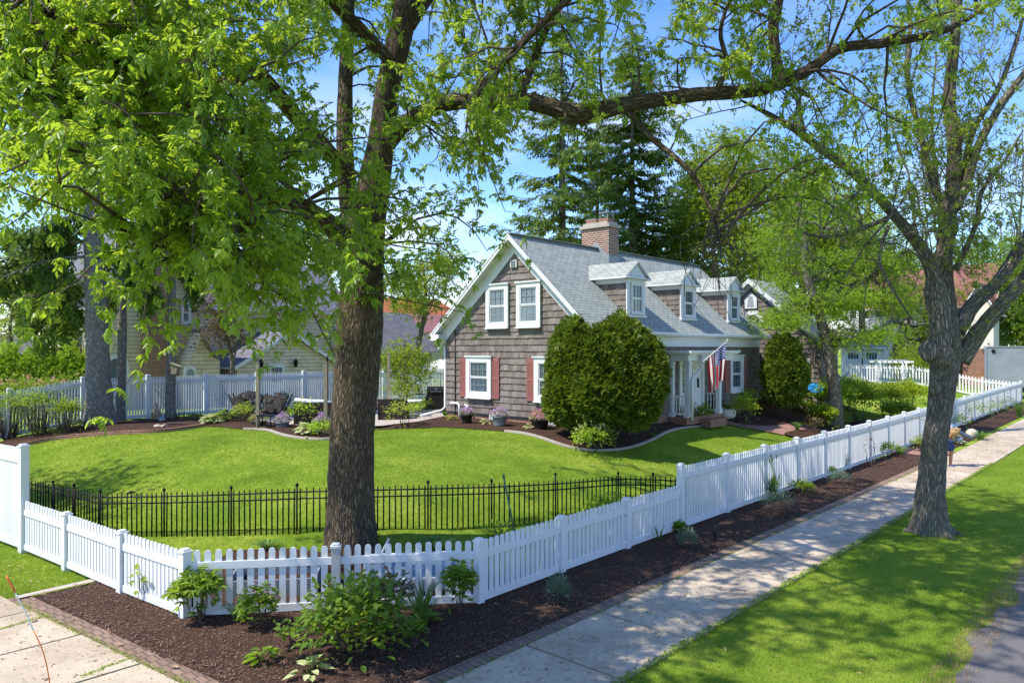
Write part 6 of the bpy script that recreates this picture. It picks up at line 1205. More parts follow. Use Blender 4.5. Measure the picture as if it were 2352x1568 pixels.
def bush(name, label, base, w, h, n, mat, ls, T=None, cat='shrub', stems=8, flowers=None, group=None, dome=.5, upright=.2, stem_mat='twig', depth=None, low_=.08, fsz=.05, nf=40, out=.75):
    """w, h in metres"""
    base = np.array(base); t = thing(name, label, cat, base, group); mb = MB(); dp_ = (depth or w)/2
    for _ in range(stems):
        a = random.uniform(0, 2*PI); r = random.uniform(.2, .9); twig(mb, base+np.array([math.cos(a)*w*.08, math.sin(a)*dp_*.16, -.04]), base+np.array([math.cos(a)*w*.5*r, math.sin(a)*dp_*r, h*random.uniform(.6, .95)*(1-.35*r*r)]), .006+.006*h, .003, 0, 4, 4)
    if stems: mb.build('stems', M[stem_mat], t)
    q = norm(rng.normal(size=(n, 3))); q[:, 2] = np.abs(q[:, 2])*1.0-(rng.random(n) < .35)*rng.uniform(0, .5, n); rad = rng.uniform(out*.55, 1.03, n)*(1+.13*np.sin(q[:, 0]*5+3*q[:, 1])+.1*np.sin(7*q[:, 1]+2)); c = base+np.array([0, 0, h*dome]); P = c+q*rad[:, None]*np.array([w/2, dp_, h*(1-dome)]); P[:, 2] = np.where(q[:, 2] < 0, c[2]+q[:, 2]*rad*h*dome*1.9, P[:, 2]); P[:, 2] = np.maximum(P[:, 2], base[2]+low_*h*rng.random(n))
    d = norm(q*np.array([1, 1, .4])+rng.normal(size=(n, 3))*.5+np.array([0, 0, upright])); V, F, A = many(T or T_L6, frames_up(d) if T is None else frames(d) if T is T_CL else frames_up(d), P, ls*rng.uniform(.65, 1.3, n), np.clip(rng.normal(.5, .25, n), 0, 1)); mesh_np('foliage', V, F, A, M[mat], t, True)
    if flowers:
        k = rng.choice(np.where(q[:, 2] > .1)[0], nf); Pf = c+q[k]*np.array([w/2, dp_, h*(1-dome)])*1.05; V, F, A = many(T_CL, frames(rng.normal(size=(nf, 3))), Pf, fsz*rng.uniform(.8, 1.3, nf)); mesh_np('flowers', V, F, A, M[flowers], t)
    return t
def blades(name, label, base, r, h, n, mat='blade', w=.03, cat='plant', group=None, arch_=.5, stalks=0, flower=None):
    base = np.array(base); t = thing(name, label, cat, base, group); V, F, A = [], [], []
    for i in range(n):
        a = random.uniform(0, 2*PI); hh = h*random.uniform(.65, 1.05); s = base+np.array([math.cos(a), math.sin(a), 0])*r*.25*random.random()-np.array([0, 0, .03]); o = np.array([math.cos(a), math.sin(a), 0]); sd_ = np.array([-o[1], o[0], 0]); sp = r*random.uniform(.4, 1.1); v = random.random(); m_ = 5; k0 = len(V)
        for j in range(m_+1):
            f = j/m_; p = s+o*sp*(f**1.6)+np.array([0, 0, hh*(f-arch_*f**2.6)]); ww = w*(1-.15*f)*(1 if j < m_-1 else (.6 if j < m_ else .05))/2; V += [p-sd_*ww, p+sd_*ww]; A += [v, v]
        F += [(k0+2*j, k0+2*j+1, k0+2*j+3, k0+2*j+2) for j in range(m_)]
    mesh_np('leaves', V, F, A, M[mat], t, True)
    if stalks:
        mb = MB(); tips = []
        for _ in range(stalks): a = random.uniform(0, 2*PI); e = base+np.array([math.cos(a)*r*.3, math.sin(a)*r*.3, h*random.uniform(1.1, 1.35)]); twig(mb, base, e, .008, .005); mb.lathe([(.004, -.06), (.016, -.03), (.018, .02), (.003, .06)], e, 6); tips.append(e)
        mb.build('flower_stalks', M['mid'], t)
    return t
def hosta(name, label, base, r, h, n, mat='mid', cat='plant', group=None, ls=.17):
    a = rng.uniform(0, 2*PI, n); f = rng.random(n)**.7; P = np.array(base)+np.stack([np.cos(a)*f*r*.6, np.sin(a)*f*r*.6, h*(.35+.6*(1-f))], 1); d = np.stack([np.cos(a), np.sin(a), .55*(1-f)+.05], 1); t = thing(name, label, cat, base, group)
    mb = MB(); [twig(mb, base, p, .006, .004, 0, 3, 3) for p in P[:max(6, n//3)]]; mb.build('stems', M['mid'], t); V, F, A = many([leaf6(.62, .3, .05)], frames_up(d), P, ls*rng.uniform(.8, 1.25, n)); mesh_np('leaves', V, F, A, M[mat], t, True); return t
pw = lambda p, px: px/pxm(p)
def B(kind, u, v, wpx, hpx, name, label, **k):
    p = gp(u, v); p = p+np.array([0, 0, .03]); return kind(name, label, p, pw(p, wpx), pw(p, hpx), **k)
# front corner planting
p = gp(455, 1432)+[0, 0, .05]; bush('peony_plant', 'tall leafy peony with red stems in front of the corner post', p, .72, .74, 190, 'mid', .13, T_PEO, 'plant', 12, dome=.62, low_=.3, stem_mat='bronze')
p = gp(592, 1448)+[0, 0, .05]; bush('pink_columbine', 'leafy plant with small pink flowers at the corner fence', p, .6, .6, 260, 'mid', .075, T_TRI, 'plant', 10, 'petal_p', nf=70, fsz=.024)
p = gp(553, 1432)+[0, 0, .05]; blades('daylily', 'arching strap leaved daylily left of the pink flowers', p, .42, .62, 46, w=.026)
p = gp(818, 1502)+[0, 0, .05]; bush('leafy_shrub', 'large broad leaved shrub in the middle of the front mulch bed', p, 1.46, .9, 1700, 'mid', .10, T_OV, 'shrub', 26, depth=1.5, dome=.42, low_=.1)
p = gp(880, 1452)+[0, 0, .05]; bush('bronze_shrub', 'bronze tinted leafy stems behind the large shrub at the fence', p, 1.05, .78, 380, 'bronze', .085, T_OV, 'shrub', 12, depth=.7, dome=.6, low_=.4)
p = gp(968, 1438)+[0, 0, .05]; blades('daylily', 'tall upright grassy daylily right of the large shrub', p, .45, .85, 50, w=.024, arch_=.3)
p = gp(972, 1452)+[0, 0, .05]; hosta('green_hosta', 'broad green leaves at the foot of the grassy daylily', p, .3, .2, 14, 'mid', ls=.2)
p = gp(1055, 1416)+[0, 0, .05]; bush('peony_plant', 'slender peony standing right by the second corner post', p, .48, .78, 120, 'mid', .12, T_PEO, 'plant', 8, dome=.58, low_=.3)
for u, v, w, h, lab in ((602, 1530, .34, .2, 'small striped hosta in the front mulch, the left one'), (712, 1566, .48, .22, 'small striped hosta at the bottom edge of the photo')):
    p = gp(u, v)+[0, 0, .05]; hosta('striped_hosta', lab, p, w*.55, h, 18, 'hosta_w' if u > 650 else 'yg', group='small striped hostas', ls=.14)
for u, v, lab in ((664, 1497, 'small seedling left of the large shrub'), (955, 1497, 'small upright seedling right of the large shrub')): p = gp(u, v)+[0, 0, .05]; bush('seedling', lab, p, .28, .36, 40, 'mid', .1, T_OV, 'plant', 3, group='young seedlings in the front mulch')
for u, v, lab in ((318, 1385, 'sparse climbing sprig on the left fence panel'), (345, 1392, 'leafier climbing sprig right of the sparse one on the left fence')): p = gp(u, v)+[0, 0, .05]; bush('climbing_sprig', lab, p, .25, .5, 16, 'lime', .1, T_OV, 'plant', 3, group='sprigs at the left fence', dome=.6, low_=.5)
# along the sidewalk fence
for u, v, w, h, lab in ((1284, 1392, 50, 50, 'round silver-green mound nearest the corner'), (1580, 1264, 36, 34, 'small silver-green mound near the path light'), (1785, 1180, 66, 46, 'large silver-green mound below the iris spikes'), (1927, 1116, 44, 26, 'silver-green mound farther along the fence')):
    p = gp(u, v)+[0, 0, .05]; bush('silver_mound', lab, p, pw(p, w)*1.2, pw(p, h)*1.3, 620, 'silver', .07, [leaf6(.22, .1, .04)], 'plant', 0, group='silver-green mounds along the fence', upright=.7, dome=.35)
for u, v, w, h, n, lab, st_ in ((1514, 1246, 26, 42, 9, 'small young iris fan beside the low fence end', 0), (1775, 1152, 52, 70, 34, 'tall iris clump with bud spikes beside the mound', 4), (1937, 1082, 40, 44, 22, 'gray iris fan by the tall fence', 1), (2068, 1046, 56, 40, 40, 'broad iris clump close to the street tree', 0), (2252, 1012, 56, 36, 60, 'daylily clump beside the pale boulder', 0), (2340, 958, 46, 56, 60, 'tall iris clump at the right edge', 0), (1831, 992, 36, 38, 44, 'iris fan inside the fence by the brick path', 0), (612, 1262, 78, 30, 60, 'dark daylily tuft behind the corner fence', 0), (1000, 1262, 90, 40, 70, 'dark daylily tuft right of the ash trunk', 0)):
    p = gp(u, v)+[0, 0, .04]; blades('iris_clump', lab, p, pw(p, w)*.5, pw(p, h)*1.15, int(n*1.4), 'silver' if 'gray' in lab else 'blade', .03 if n < 40 else .022, group='strap leaved clumps', arch_=.15 if n < 40 else .5, stalks=st_)
for u, v, w, h, mt, lab in ((1560, 1226, 26, 16, 'mid', 'low green tuft by the tall fence end'), (1843, 1136, 44, 22, 'lime', 'low bright green tuft right of the iris spikes'), (1897, 1094, 40, 18, 'lime', 'low green tuft behind the farther silver mound'), (2038, 1052, 46, 26, 'mid', 'low dark green peony clump by the fence'), (2112, 1038, 30, 26, 'lime', 'green tuft just left of the street tree'), (2205, 1000, 40, 40, 'mid', 'green bush behind the striped hosta by the gate'), (2240, 975, 60, 40, 'mid', 'leafy bush against the fence behind the boulder'), (2285, 962, 50, 32, 'mid', 'low leafy bush along the far fence'), (2315, 950, 40, 32, 'silver', 'pale leafy bush along the far fence'), (1998, 1075, 18, 66, 'bronze', 'thin dry flower spike by the tall fence')):
    p = gp(u, v)+[0, 0, .04]; bush('border_plant', lab, p, pw(p, w)*1.2, pw(p, h)*1.35, 320 if w > 20 else 40, mt, .085, T_L6, 'plant', 4, group='low plants along the fence bed')
p = gp(2196, 1022)+[0, 0, .04]; hosta('striped_hosta', 'white-edged hosta at the gate beside the street tree', p, .4, .34, 40, 'hosta_w', ls=.2)
# behind the black fence
p = gp(1395, 1200); bush('yellowish_shrub', 'low olive shrub behind the black fence at right', p, 1.25, .62, 520, 'yg', .085, T_L6, 'shrub', 14, dome=.5)
p = gp(1150, 1235); bush('low_weed', 'thin low shrub at the foot of the garden stake', p, .8, .3, 120, 'mid', .08, T_L6, 'plant', 10)
# house bed
p = gp(1362, 1036)+[0, 0, .05]; bush('golden_shrub', 'low golden green shrub in the bed before the yew', p, pw(p, 128), pw(p, 60), 900, 'yg', .1, T_L6, 'shrub', 10, depth=1.1, dome=.4); p = gp(1368, 1031)+[0, 0, .05]; bush('variegated_shrub', 'cream edged leafy shrub with pink tips behind the golden shrub', p, pw(p, 124), pw(p, 72), 420, 'hosta_w', .13, T_L6, 'shrub', 10, depth=.9, dome=.45)
for u, v, w, h, lab, mt in ((1072, 978, 28, 40, 'dark tapered pot of mauve petunias by the vent pipes', 'terra'), (1147, 984, 34, 46, 'gray metal tub of mauve petunias between the cellar windows', 'galv'), (1240, 990, 44, 42, 'dark ribbed tub of pale pink petunias by the second cellar window', 'terra'), (594, 982, 38, 24, 'gray barrel planter with mixed foliage by the tall post', 'barrel'), (648, 986, 34, 26, 'gray tub of mauve flowers on the patio edge', 'galv'), (738, 985, 32, 22, 'gray tub of flowers half behind the ash trunk', 'galv')):
    p = gp(u, v)+[0, 0, .04]; r = pw(p, w)/2; hp = pw(p, h)*.58; t = thing('flower_pot', lab, 'flower pot', p, 'tubs of flowers'); mb = MB(); mb.lathe([(r*.72, 0), (r*.8, hp*.3), (r*.95, hp*.9), (r*1.04, hp*.92), (r*1.04, hp), (r*.92, hp), (r*.9, hp*.9)], p, 20); mb.build('pot', M[mt], t)
    n_ = 130; a = rng.uniform(0, 2*PI, n_); f = np.sqrt(rng.random(n_)); P = p+np.stack([np.cos(a)*f*r*1.1, np.sin(a)*f*r*1.1, hp+(.02+.9*r*(1-f*f))*rng.uniform(.5, 1.1, n_)], 1); V, F, A = many(T_L6, frames_up(norm(np.stack([np.cos(a), np.sin(a), rng.uniform(-.2, .8, n_)], 1))), P, rng.uniform(.06, .11, n_)); mesh_np('foliage', V, F, A, M['mid'], t)
    P2 = P+np.array([0, 0, .05])+rng.normal(size=P.shape)*.03; mt2 = {1240: 'petal_p', 594: 'petal_p'}.get(u, 'petal_v'); V, F, A = many(T_CL, frames(rng.normal(size=(n_, 3))), P2[:110 if u != 594 else 25], .075*np.ones(110 if u != 594 else 25)) if False else many(T_CL, frames(rng.normal(size=(len(P2), 3))), P2, np.full(len(P2), .07 if u != 594 else .03)); mesh_np('blooms', V, F, A, M[mt2], t)
for u, v, lab in ((1040, 970, 'small pale plant below the vent pipe'), (1112, 980, 'small pale plant beside the first cellar window'), (1216, 990, 'small pale plant left of the dark ribbed tub')): p = gp(u, v)+[0, 0, .05]; hosta('pale_hosta', lab, p, .26, .22, 22, 'hosta_w' if u != 1040 else 'lime', group='small pale plants along the gable wall', ls=.13)
p = gp(1500, 1006)+[0, 0, .05]; blades('daylily', 'small strap leaved plant in the shade right of the yew', p, .3, .3, 30, w=.025)
p = gp(1475, 988)+[0, 0, .05]; bush('dry_perennial', 'dry tan perennial at the foot of the yew', p, .9, .4, 90, 'dry', .12, [leaf6(.2, .2, .03)], 'plant', 12)
for u, v, w, h, n, mt, ls, lab in ((1557, 970, 34, 32, 260, 'lime', .1, 'small bright bush left of the porch post'), (1612, 980, 56, 42, 520, 'mid', .075, 'rounded boxwood before the porch post'), (1606, 962, 34, 30, 150, 'lime', .1, 'leafy perennial behind the rounded boxwood'), (1640, 962, 44, 44, 260, 'burg', .1, 'burgundy leaved shrub at the porch steps'), (1708, 978, 72, 58, 620, 'lime', .1, 'bright green bush beside the brick path'), (1722, 956, 50, 56, 240, 'yg', .1, 'taller yellow-green shrub behind the bright bush'), (1752, 958, 40, 36, 220, 'bronze', .1, 'yellow-bronze shrub right of the path bush'), (1787, 962, 58, 60, 430, 'lime', .11, 'light green shrub in front of the upright yew'), (1752, 938, 40, 34, 160, 'mid', .1, 'green shrub at the right corner of the front wall'), (1845, 952, 70, 26, 300, 'mid', .13, 'low hosta mass under the locust'), (1872, 998, 44, 34, 90, 'bronze', .08, 'thin bronze shrub beside the iris fan')):
    p = gp(u, v)+[0, 0, .05]; bush('garden_shrub', lab, p, pw(p, w)*1.2, pw(p, h)*1.25, int(n*1.3), mt, ls*1.1, T_L6, 'shrub', 8, group='shrubs round the front door', depth=pw(p, w)*.9)
for u, v, w, h, lab in ((1868, 935, 70, 62, 'loose green bush nearest the blue swing'), (1908, 968, 112, 96, 'bushy blueberry shrub, second from the left of its row'), (1975, 972, 100, 92, 'bushy blueberry shrub in the middle of its row'), (2035, 962, 96, 82, 'bushy blueberry shrub left of the street tree'), (2085, 950, 80, 76, 'bushy blueberry shrub half behind the street tree'), (2150, 935, 60, 50, 'bushy shrub hidden behind the street trunk'), (1950, 945, 90, 80, 'taller lime shrub behind the row of blueberries'), (2062, 985, 80, 64, 'loose low shrub close to the tall fence left of the street tree'), (1890, 988, 60, 56, 'small rounded shrub right of the iris fan')):
    p = gp(u, v)+[0, 0, .04]; bush('blueberry_shrub', lab, p, pw(p, w), pw(p, h), 1900, 'lime' if u != 1908 else 'yg', .155, T_L6, 'shrub', 14, group='loose shrubs inside the tall fence', dome=.6, low_=.25, out=.35)
p = gp(1672, 966)+[0, 0, .1]; t = thing('white_planter', 'round white pot of fern beside the porch', 'planter', p); mb = MB(); mb.lathe([(.2, 0), (.3, .1), (.33, .28), (.3, .4), (.27, .4), (.25, .36)], p, 20); mb.build('pot', M['white'], t); q = blades('fern', 'f', p+[0, 0, .36], .45, .5, 50, 'mid', .05); ch0 = q.children[0]; ch0.parent = t; ch0.location = (0, 0, .36); ch0.name = 'fern_fronds'; bpy.data.objects.remove(q)
p = gp(1846, 985); o = thing('white_post', 'short white post among the shrubs near the blue swing', 'post', gp(1855, 930)); p = gp(1926, 945); 
mb = MB(); zt = float(at(1906, 862, float(np.dot(p, FV)))[2]); o.location = tuple(p); mb.box((p[0], p[1], (zt+p[2])/2), (.11, .11, zt-p[2]), .7); mb.build('post_shaft', M['white'], o); mb = MB(); mb.box((p[0], p[1], zt+.02), (.14, .14, .04), .7); mb.build('post_cap', M['white'], o)
# border on the left
for u, v, r, h, n, mt, lab in ((515, 972, .62, .5, 70, 'mid', 'big blue-green hosta by the back border'), (483, 976, .42, .32, 60, 'hosta_w', 'cream and green hosta left of the big hosta'), (708, 1002, .5, .36, 70, 'hosta_w', 'cream striped hosta at the border edge left of the ash')): p = gp(u, v)+[0, 0, .05]; hosta('border_hosta', lab, p, r, h, n, mt, ls=.24)
for u, v, w, h, mt, lab in ((560, 972, 56, 44, 'lime', 'green shrub below the left firewood rack'), (695, 982, 80, 62, 'yg', 'olive green shrub in front of the pale cushioned sofa'), (735, 1006, 60, 36, 'yg', 'golden shrub right of the cream striped hosta'), (926, 982, 90, 64, 'lime', 'leafy shrub right of the ash trunk beside the sofa'), (958, 950, 80, 36, 'lime', 'leafy shrub behind the patio right of the ash'), (575, 935, 40, 66, 'silver', 'thin upright shrub at the fence behind the firewood'), (682, 935, 44, 76, 'dark', 'dark upright shrub at the fence left of the ash'), (655, 948, 44, 50, 'mid', 'loose shrub at the fence between the firewood and the sofa')):
    p = gp(u, v)+[0, 0, .05]; bush('patio_shrub', lab, p, pw(p, w), pw(p, h), 360 if w > 50 else 160, mt, .1, T_L6, 'shrub', 10, group='shrubs round the patio')
for u, v, w, h, lab in ((20, 1010, 120, 120, 'twiggy lilac at the very left of the back fence'), (90, 1004, 110, 118, 'twiggy lilac, second along the back fence'), (155, 998, 80, 84, 'twiggy lilac nearest the thickest spruce')):
    p = gp(u, v)+[0, 0, .05]; bush('lilac_shrub', lab, p, pw(p, w), pw(p, h), 1100, 'mid', .085, T_L6, 'shrub', 46, group='lilacs by the back fence', dome=.62, low_=.35, out=.5)
for u, v, lab in ((120, 1000, 'low ground ivy under the lilacs'), (200, 982, 'low ground ivy left of the thickest spruce'), (430, 965, 'low ground ivy right of the birdhouse spruce')):
    p = gp(u, v)+[0, 0, .05]; bush('ground_ivy', lab, p, 1.6, .22, 220, 'dark', .1, T_L6, 'plant', 0, group='ground ivy in the back border')
# dead bough pieces lying by the back fence are left bare
t = thing('fallen_branch', 'pale fallen branch lying at the edge of the back border', 'branch', gp(400, 984)); a, b_ = gp(372, 989)+[0, 0, .08], gp(432, 980)+[0, 0, .12]; mb = MB(); twig(mb, a, b_, .05, .02); mb.build('branch', M['twig2'], t)

# ------------------------------------------------------------------ the person half hidden behind the street tree
pf = gp(2176, 1073); dP = float(np.dot(pf, FV)); per = thing('person', 'person in pale shirt and blue shorts standing half behind the street tree', 'person', pf)
pr_, pfw = np.array([RV[0], RV[1], 0]), np.array([-FV[0], -FV[1], 0])      # to the right of the photo, and towards the camera
def J(r, f, z): return pf+pr_*r+pfw*f+np.array([0, 0, z])
def skin(name, joints, edges, mat, lev=2):
    me = bpy.data.meshes.new(name); g = org(per); me.from_pydata([tuple(np.array(j[0])-g) for j in joints], edges, []); o = link(name, me, mat, per); sk = o.modifiers.new('skin', 'SKIN'); 
    for i, j in enumerate(joints): me.skin_vertices[0].data[i].radius = (j[1], j[1] if len(j) < 3 else j[2])
    me.skin_vertices[0].data[0].use_root = True; ss = o.modifiers.new('sub', 'SUBSURF'); ss.levels = lev; ss.render_levels = lev
    for q in [o]: bpy.context.view_layer.update()
    return o
def skin_new(name, joints, edges, mat, lev=2):
    bm_me = bpy.data.meshes.new(name); g = org(per); bm_me.from_pydata([tuple(np.array(j[0])-g) for j in joints], edges, [])
    import bmesh
    bm = bmesh.new(); bm.from_mesh(bm_me); sl_ = bm.verts.layers.skin.verify()
    for i, v in enumerate(bm.verts): v[sl_].radius = (joints[i][1], joints[i][-1]); v[sl_].use_root = (i == 0)
    bm.to_mesh(bm_me); bm.free(); o = link(name, bm_me, mat, per); o.modifiers.new('skin', 'SKIN').use_smooth_shade = True; ss = o.modifiers.new('sub', 'SUBSURF'); ss.levels = lev; ss.render_levels = lev; return o
JJ = [(J(0, 0, .98), .15, .12), (J(0, 0, 1.15), .14, .11), (J(0, .02, 1.36), .17, .12), (J(0, .02, 1.47), .07, .07), (J(0, .05, 1.56), .075, .085), (J(0, .06, 1.66), .085, .1), (J(0, .06, 1.74), .06, .07),
      (J(.2, .0, 1.40), .06), (J(.33, .02, 1.16), .046), (J(.14, .26, 1.10), .036), (J(.06, .30, 1.10), .035), (J(-.2, 0, 1.40), .06), (J(-.33, .02, 1.16), .046), (J(-.14, .26, 1.10), .036), (J(-.06, .30, 1.1), .035),
      (J(.10, 0, .9), .09), (J(.12, .02, .5), .062), (J(.12, -.02, .26), .058), (J(.12, -.03, .08), .04), (J(.13, .14, .035), .036), (J(-.10, .0, .9), .09), (J(-.13, .06, .5), .062), (J(-.14, .03, .26), .058), (J(-.15, .0, .08), .04), (J(-.16, .17, .035), .036)]
EE = [(0, 1), (1, 2), (2, 3), (3, 4), (4, 5), (5, 6), (2, 7), (7, 8), (8, 9), (9, 10), (2, 11), (11, 12), (12, 13), (13, 14), (0, 15), (15, 16), (16, 17), (17, 18), (18, 19), (0, 20), (20, 21), (21, 22), (22, 23), (23, 24)]
for sg, hb in ((1, 10), (-1, 14)):                   # fingers and thumb
    h0 = JJ[hb][0]
    for k in range(4): n0 = len(JJ); JJ += [(h0+pr_*(-sg*.04)+pfw*.02+np.array([0, 0, .03-.022*k]), .010), (h0+pr_*(-sg*.085)+pfw*.0+np.array([0, 0, .03-.024*k]), .009)]; EE += [(hb, n0), (n0, n0+1)]
    n0 = len(JJ); JJ += [(h0+pr_*(-sg*.0)+pfw*.03+np.array([0, 0, .06]), .011)]; EE += [(hb, n0)]
skin_new('body', JJ, EE, M['skin'])
skin_new('shirt', [(J(0, 0, .98), .175, .145), (J(0, 0, 1.15), .165, .135), (J(0, .02, 1.37), .19, .14), (J(0, .02, 1.46), .10, .09), (J(.2, 0, 1.405), .085), (J(.29, .01, 1.26), .08), (J(-.2, 0, 1.405), .085), (J(-.29, .01, 1.26), .08)], [(0, 1), (1, 2), (2, 3), (2, 4), (4, 5), (2, 6), (6, 7)], M['tee'])
skin_new('shorts', [(J(0, 0, 1.0), .165, .14), (J(0, 0, .9), .17, .145), (J(.11, .01, .72), .115), (J(.125, .02, .52), .105), (J(-.11, .02, .72), .115), (J(-.13, .05, .52), .105)], [(0, 1), (1, 2), (2, 3), (1, 4), (4, 5)], M['navy'])
for sg, q in ((1, (.13, .05)), (-1, (-.155, .09))): mb = MB(); c = J(q[0], q[1], 0); mb.tube([c-pfw*.14+[0, 0, .045], c+[0, 0, .05], c+pfw*.12+[0, 0, .035]], [.045, .055, .04], 8); mb.build('shoe', M['navy'], per)
mb = MB(); mb.lathe([(.02, .12), (.085, .11), (.1, .04), (.105, 0), (.0, 0)][:4], J(0, .06, 1.70), 14); mb.build('hair', M['twig'], per)
fc = MB()
for sg in (-1, 1): fc.lathe([(.004, -.012), (.013, 0), (.004, .012)], J(sg*.035, .158, 1.665), 8)
fc.build('eye', M['black'], per); fc = MB(); fc.prism([J(-.014, .15, 1.61), J(.014, .15, 1.61), J(0, .15, 1.66)], pfw*.025); fc.build('nose', M['skin'], per); fc = MB(); fc.bar(J(-.028, .148, 1.585), J(.028, .148, 1.585), .012); fc.build('mouth', M['rust'], per)
hat = thing('tan_basket', 'tan woven basket held at the waist by the person', 'basket', J(.05, .32, 1.05)); mb = MB(); mb.lathe([(.1, -.12), (.16, 0), (.18, .13), (.165, .13), (.14, 0), (.09, -.1)], J(.07, .28, 1.2), 18); mb.build('bowl', M['tan'], hat); mb = MB(); mb.tube([J(.07, .28, 1.33)+(pr_*math.cos(a)+pfw*math.sin(a))*.175 for a in np.linspace(0, 2*PI, 20)], .016, 6); mb.build('rim', M['tan'], hat)
so_ = at(2184, 990, dP); bk = thing('gray_bucket', 'pale gray bucket hanging in front of the person', 'bucket', J(.2, .3, .78)); mb = MB(); mb.lathe([(.1, -.1), (.13, .1), (.12, .1), (.095, -.08)], J(.22, .28, .98), 16); mb.build('pail', M['galv'], bk); mb = MB(); mb.tube([J(.22, .28, 1.08)+pr_*math.cos(a)*.125+np.array([0, 0, math.sin(a)*.1]) for a in np.linspace(0, PI, 11)], .006, 5); mb.build('handle', M['black'], bk)
a, b_, c_ = at(2130, 965, dP-.1), at(2168, 981, dP), at(2195, 993, dP); sv = thing('garden_shovel', 'gray long-bladed shovel over the shoulder of the person', 'shovel', b_); mb = MB(); mb.tube([at(2090, 955, dP-.1), at(2160, 975, dP), at(2192, 985, dP)], .016, 8); mb.build('shaft', M['wood'], sv)
mb = MB(); e0, e1 = at(2188, 984, dP), at(2232, 1005, dP+.02); tdir = Vector(e1-e0).normalized(); nrm = Vector((-.2, -.45, .85)); nrm = (nrm-tdir*nrm.dot(tdir)).normalized(); bdir = nrm.cross(tdir); R3 = Matrix((tdir, bdir, nrm)).transposed(); mb.box((Vector(e0)+Vector(e1))/2, ((e1-e0) @ np.array(tdir), .24, .03), R=R3); mb.box((Vector(e0)+Vector(e1))/2+nrm*.02, ((e1-e0) @ np.array(tdir)*.9, .05, .03), R=R3); mb.build('blade', M['tool'], sv)

# ------------------------------------------------------------------ grass blades, mulch chips, weeds in the cracks
def tufts(name, n, poly, h, w, mat, label=None, excl=(), nb=3, d0=.0):
    poly = np.array([p[:2] for p in poly]); lo, hi = poly.min(0), poly.max(0); P = rng.uniform(lo, hi, (n*3, 2)); k = inside(poly, P[:, 0], P[:, 1])
    for e in excl: k &= ~inside(e, P[:, 0], P[:, 1])
    P = P[k][:n]; rel = P @ FV[:2]; side = P @ RV[:2]; k = (rel > 6) & (np.abs(side/np.maximum(rel, 1)) < .74); P = P[k]; N = len(P); Z = H(P[:, 0], P[:, 1]); V, F, A = [], [], []
    patch = .5+.5*np.sin(P[:, 0]*2.3+np.sin(P[:, 1]*1.7)*1.5)*np.sin(P[:, 1]*2.9+P[:, 0]*.6); base = np.column_stack([P, Z]); L = []
    for b_ in range(nb):
        a = rng.uniform(0, 2*PI, N); hh = h*rng.uniform(.5, 1.25, N); ln = hh*rng.uniform(.15, .9, N); o = np.stack([np.cos(a), np.sin(a), 0*a], 1); s2 = np.stack([-o[:, 1], o[:, 0], 0*a], 1); c = base+rng.normal(size=(N, 3))*np.array([.02, .02, 0]); ww = w*rng.uniform(.6, 1.2, N)[:, None]/2
        v0 = c-s2*ww-np.array([0, 0, .01]); v1 = c+s2*ww-np.array([0, 0, .01]); t = c+o*ln[:, None]+np.array([0, 0, 1])*hh[:, None]; V_ = np.stack([v0, v1, t], 1).reshape(-1, 3); F_ = np.arange(3*N).reshape(-1, 3); vv = np.clip(.25+.4*patch+rng.normal(0, .22, N), 0, 1); L.append((V_, F_, np.repeat(vv, 3)))
    V, F, A = merge(L); o = mesh_np(name, V, F, A, M[mat]); tag(o, label, 'grass' if label else None, kind='stuff'); return o
tufts('terrace_grass', 150000, [(9.3, 2.15), (60, 2.1), (60, 4.8), (5, 5.02), (4, 2.1)][0:5], .042, .008, 'tuft', 'mown grass strip between sidewalk and street', nb=3)
yard = [(PB[0]+.15, PB[1]+.2), (PA[0]+.1, PA[1]+.15), (34, 8.4), (34, 13), (19, 22), (12, 29.5), (4, 29.5), (4.3, 17)]
tufts('lawn_blades', 190000, yard, .04, .01, 'tuft', 'mown lawn inside the picket fence', BEDS, 3)
tufts('verge_grass', 9000, [(wl(13.8)+.05, 13.82), (4.5, 13.85), (4.3, 16.9), (3.6, 23), (wl(23), 23)], .06, .009, 'tuft', 'unmown grass outside the left fence', nb=4)
tufts('street_edge_grass', 5000, [(9, 1.9), (30, 1.9), (30, 2.35), (9, 2.35)], .05, .01, 'dry', 'dry ragged grass along the street edge', nb=3)
n_ = 34000; poly = np.array([q[:2] for q in front_bed]); P = rng.uniform([3, 6.6], [30, 13.7], (n_*5, 2)); P = P[inside(poly, P[:, 0], P[:, 1])][:n_]; N = len(P); T, Fq = np.array([(-.5, -.13, 0), (.5, -.16, 0), (.5, .13, .03), (-.5, .16, 0)]), [(0, 1, 2, 3)]
d = norm(np.stack([rng.normal(size=N), rng.normal(size=N), rng.normal(size=N)*.25], 1)); V, F, A = inst(T, Fq, frames_up(d), np.column_stack([P, H(P[:, 0], P[:, 1])+.075+rng.uniform(-.015, .012, N)]), rng.uniform(.018, .042, N)); tag(mesh_np('mulch_chips', V, F, A, M['chip']), 'loose brown wood chips on the front bed', 'mulch', kind='stuff')
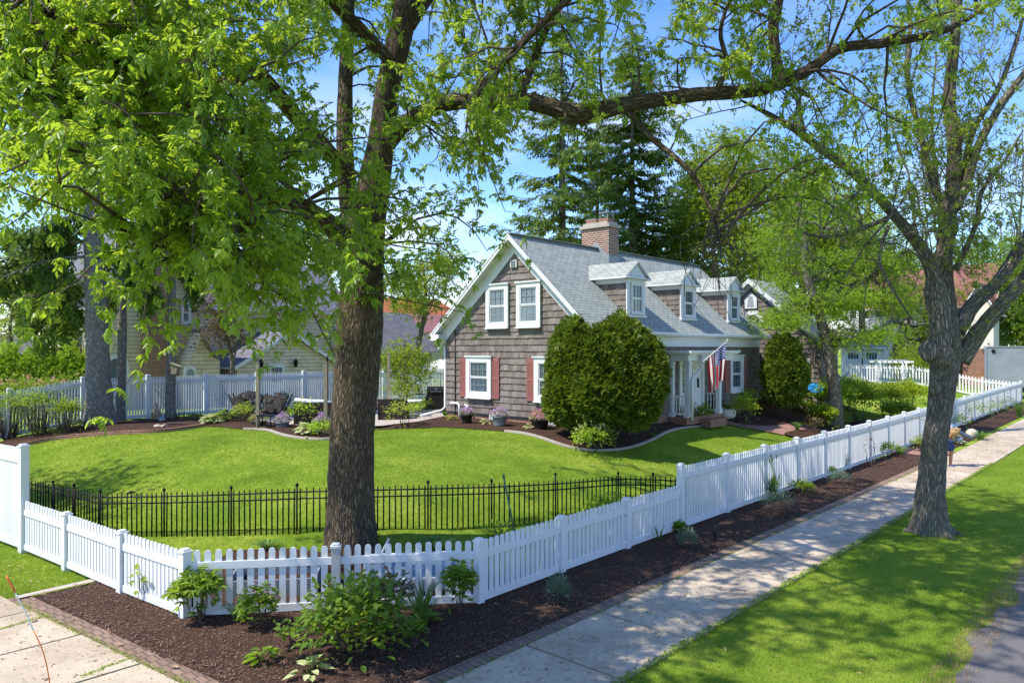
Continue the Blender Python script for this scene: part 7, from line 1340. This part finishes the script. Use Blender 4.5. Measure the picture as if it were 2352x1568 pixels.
# moss and grass in the joints and cracks of the walk
L = []
def crack(P, n, s=.03, spread=.02):
    P = [np.array(p, float) for p in P]; seg = np.array([np.linalg.norm(b-a) for a, b in zip(P[:-1], P[1:])]); w = rng.choice(len(seg), n, p=seg/seg.sum()); t = rng.random(n); Q = np.array([P[i]+(P[i+1]-P[i])*tt for i, tt in zip(w, t)])[:, :2]+rng.normal(size=(n, 2))*spread; L.append(inst(*kite(.4, .2), frames_up(norm(np.column_stack([rng.normal(size=(n, 2)), rng.uniform(.1, 1, n)]))), np.column_stack([Q, H(Q[:, 0], Q[:, 1])+.045]), s*rng.uniform(.5, 1.3, n)))
for px_, n in (([(1885, 1150), (1855, 1160), (1800, 1212), (1790, 1222)], 170), ([(1680, 1215), (1740, 1225), (1800, 1230)], 130), ([(1685, 1218), (1712, 1235), (1745, 1258)], 110), ([(1885, 1152), (1950, 1142)], 60), ([(2215, 1062), (2250, 1050), (2262, 1040)], 60), ([(1800, 1150), (1900, 1128), (2050, 1108)], 130), ([(1400, 1392), (1480, 1412), (1590, 1440)], 120), ([(0, 1452), (40, 1440), (105, 1420)], 260), ([(190, 1562), (240, 1540), (300, 1518)], 260)): crack([gp(*q) for q in px_], n)
crack([(wl(13.5)+.02, 13.5), (wl(10)+.02, 10), (4.08, 6.7)], 1300, .03, .03); crack([(4.2, 6.5), (16, 6.47), (29, 6.43)], 1300, .04, .03); crack([(5, 4.99), (30, 4.91)], 5200, .045, .03)
V, F, A = merge(L); tag(mesh_np('crack_weeds', V, F, A, M['tuft']), 'moss and grass growing in the sidewalk joints', 'weeds', kind='stuff')
n_ = 900; P = rng.uniform([4, 2.2], [34, 13], (n_*3, 2))[:n_]; V, F, A = many([leaf6(.5, .2, .1)], frames_up(norm(np.column_stack([rng.normal(size=(n_, 2)), rng.normal(size=n_)*.2]))), np.column_stack([P, H(P[:, 0], P[:, 1])+.07]), rng.uniform(.03, .07, n_)); tag(mesh_np('fallen_leaves', V, F, A, M['dry']), 'dry tan leaf litter scattered over grass and mulch', 'leaves', kind='stuff')
n_ = 5200; P = np.vstack([np.column_stack([rng.uniform(4.2, 40, n_), rng.uniform(4.98, 6.46, n_)]), np.column_stack([rng.uniform(1.5, 4.0, 1500), rng.uniform(6.6, 16, 1500)])]); n_ = len(P); V, F, A = many([kite(.5, .1)], frames_up(norm(np.column_stack([rng.normal(size=(n_, 2)), rng.normal(size=n_)*.1]))), np.column_stack([P, H(P[:, 0], P[:, 1])+.058]), rng.gamma(2, .011, n_)+.008); tag(mesh_np('seed_litter', V, F, A, M['log']), 'dark seed husks and twig bits littering the sidewalk', 'litter', kind='stuff')
print('done', len(bpy.data.objects))
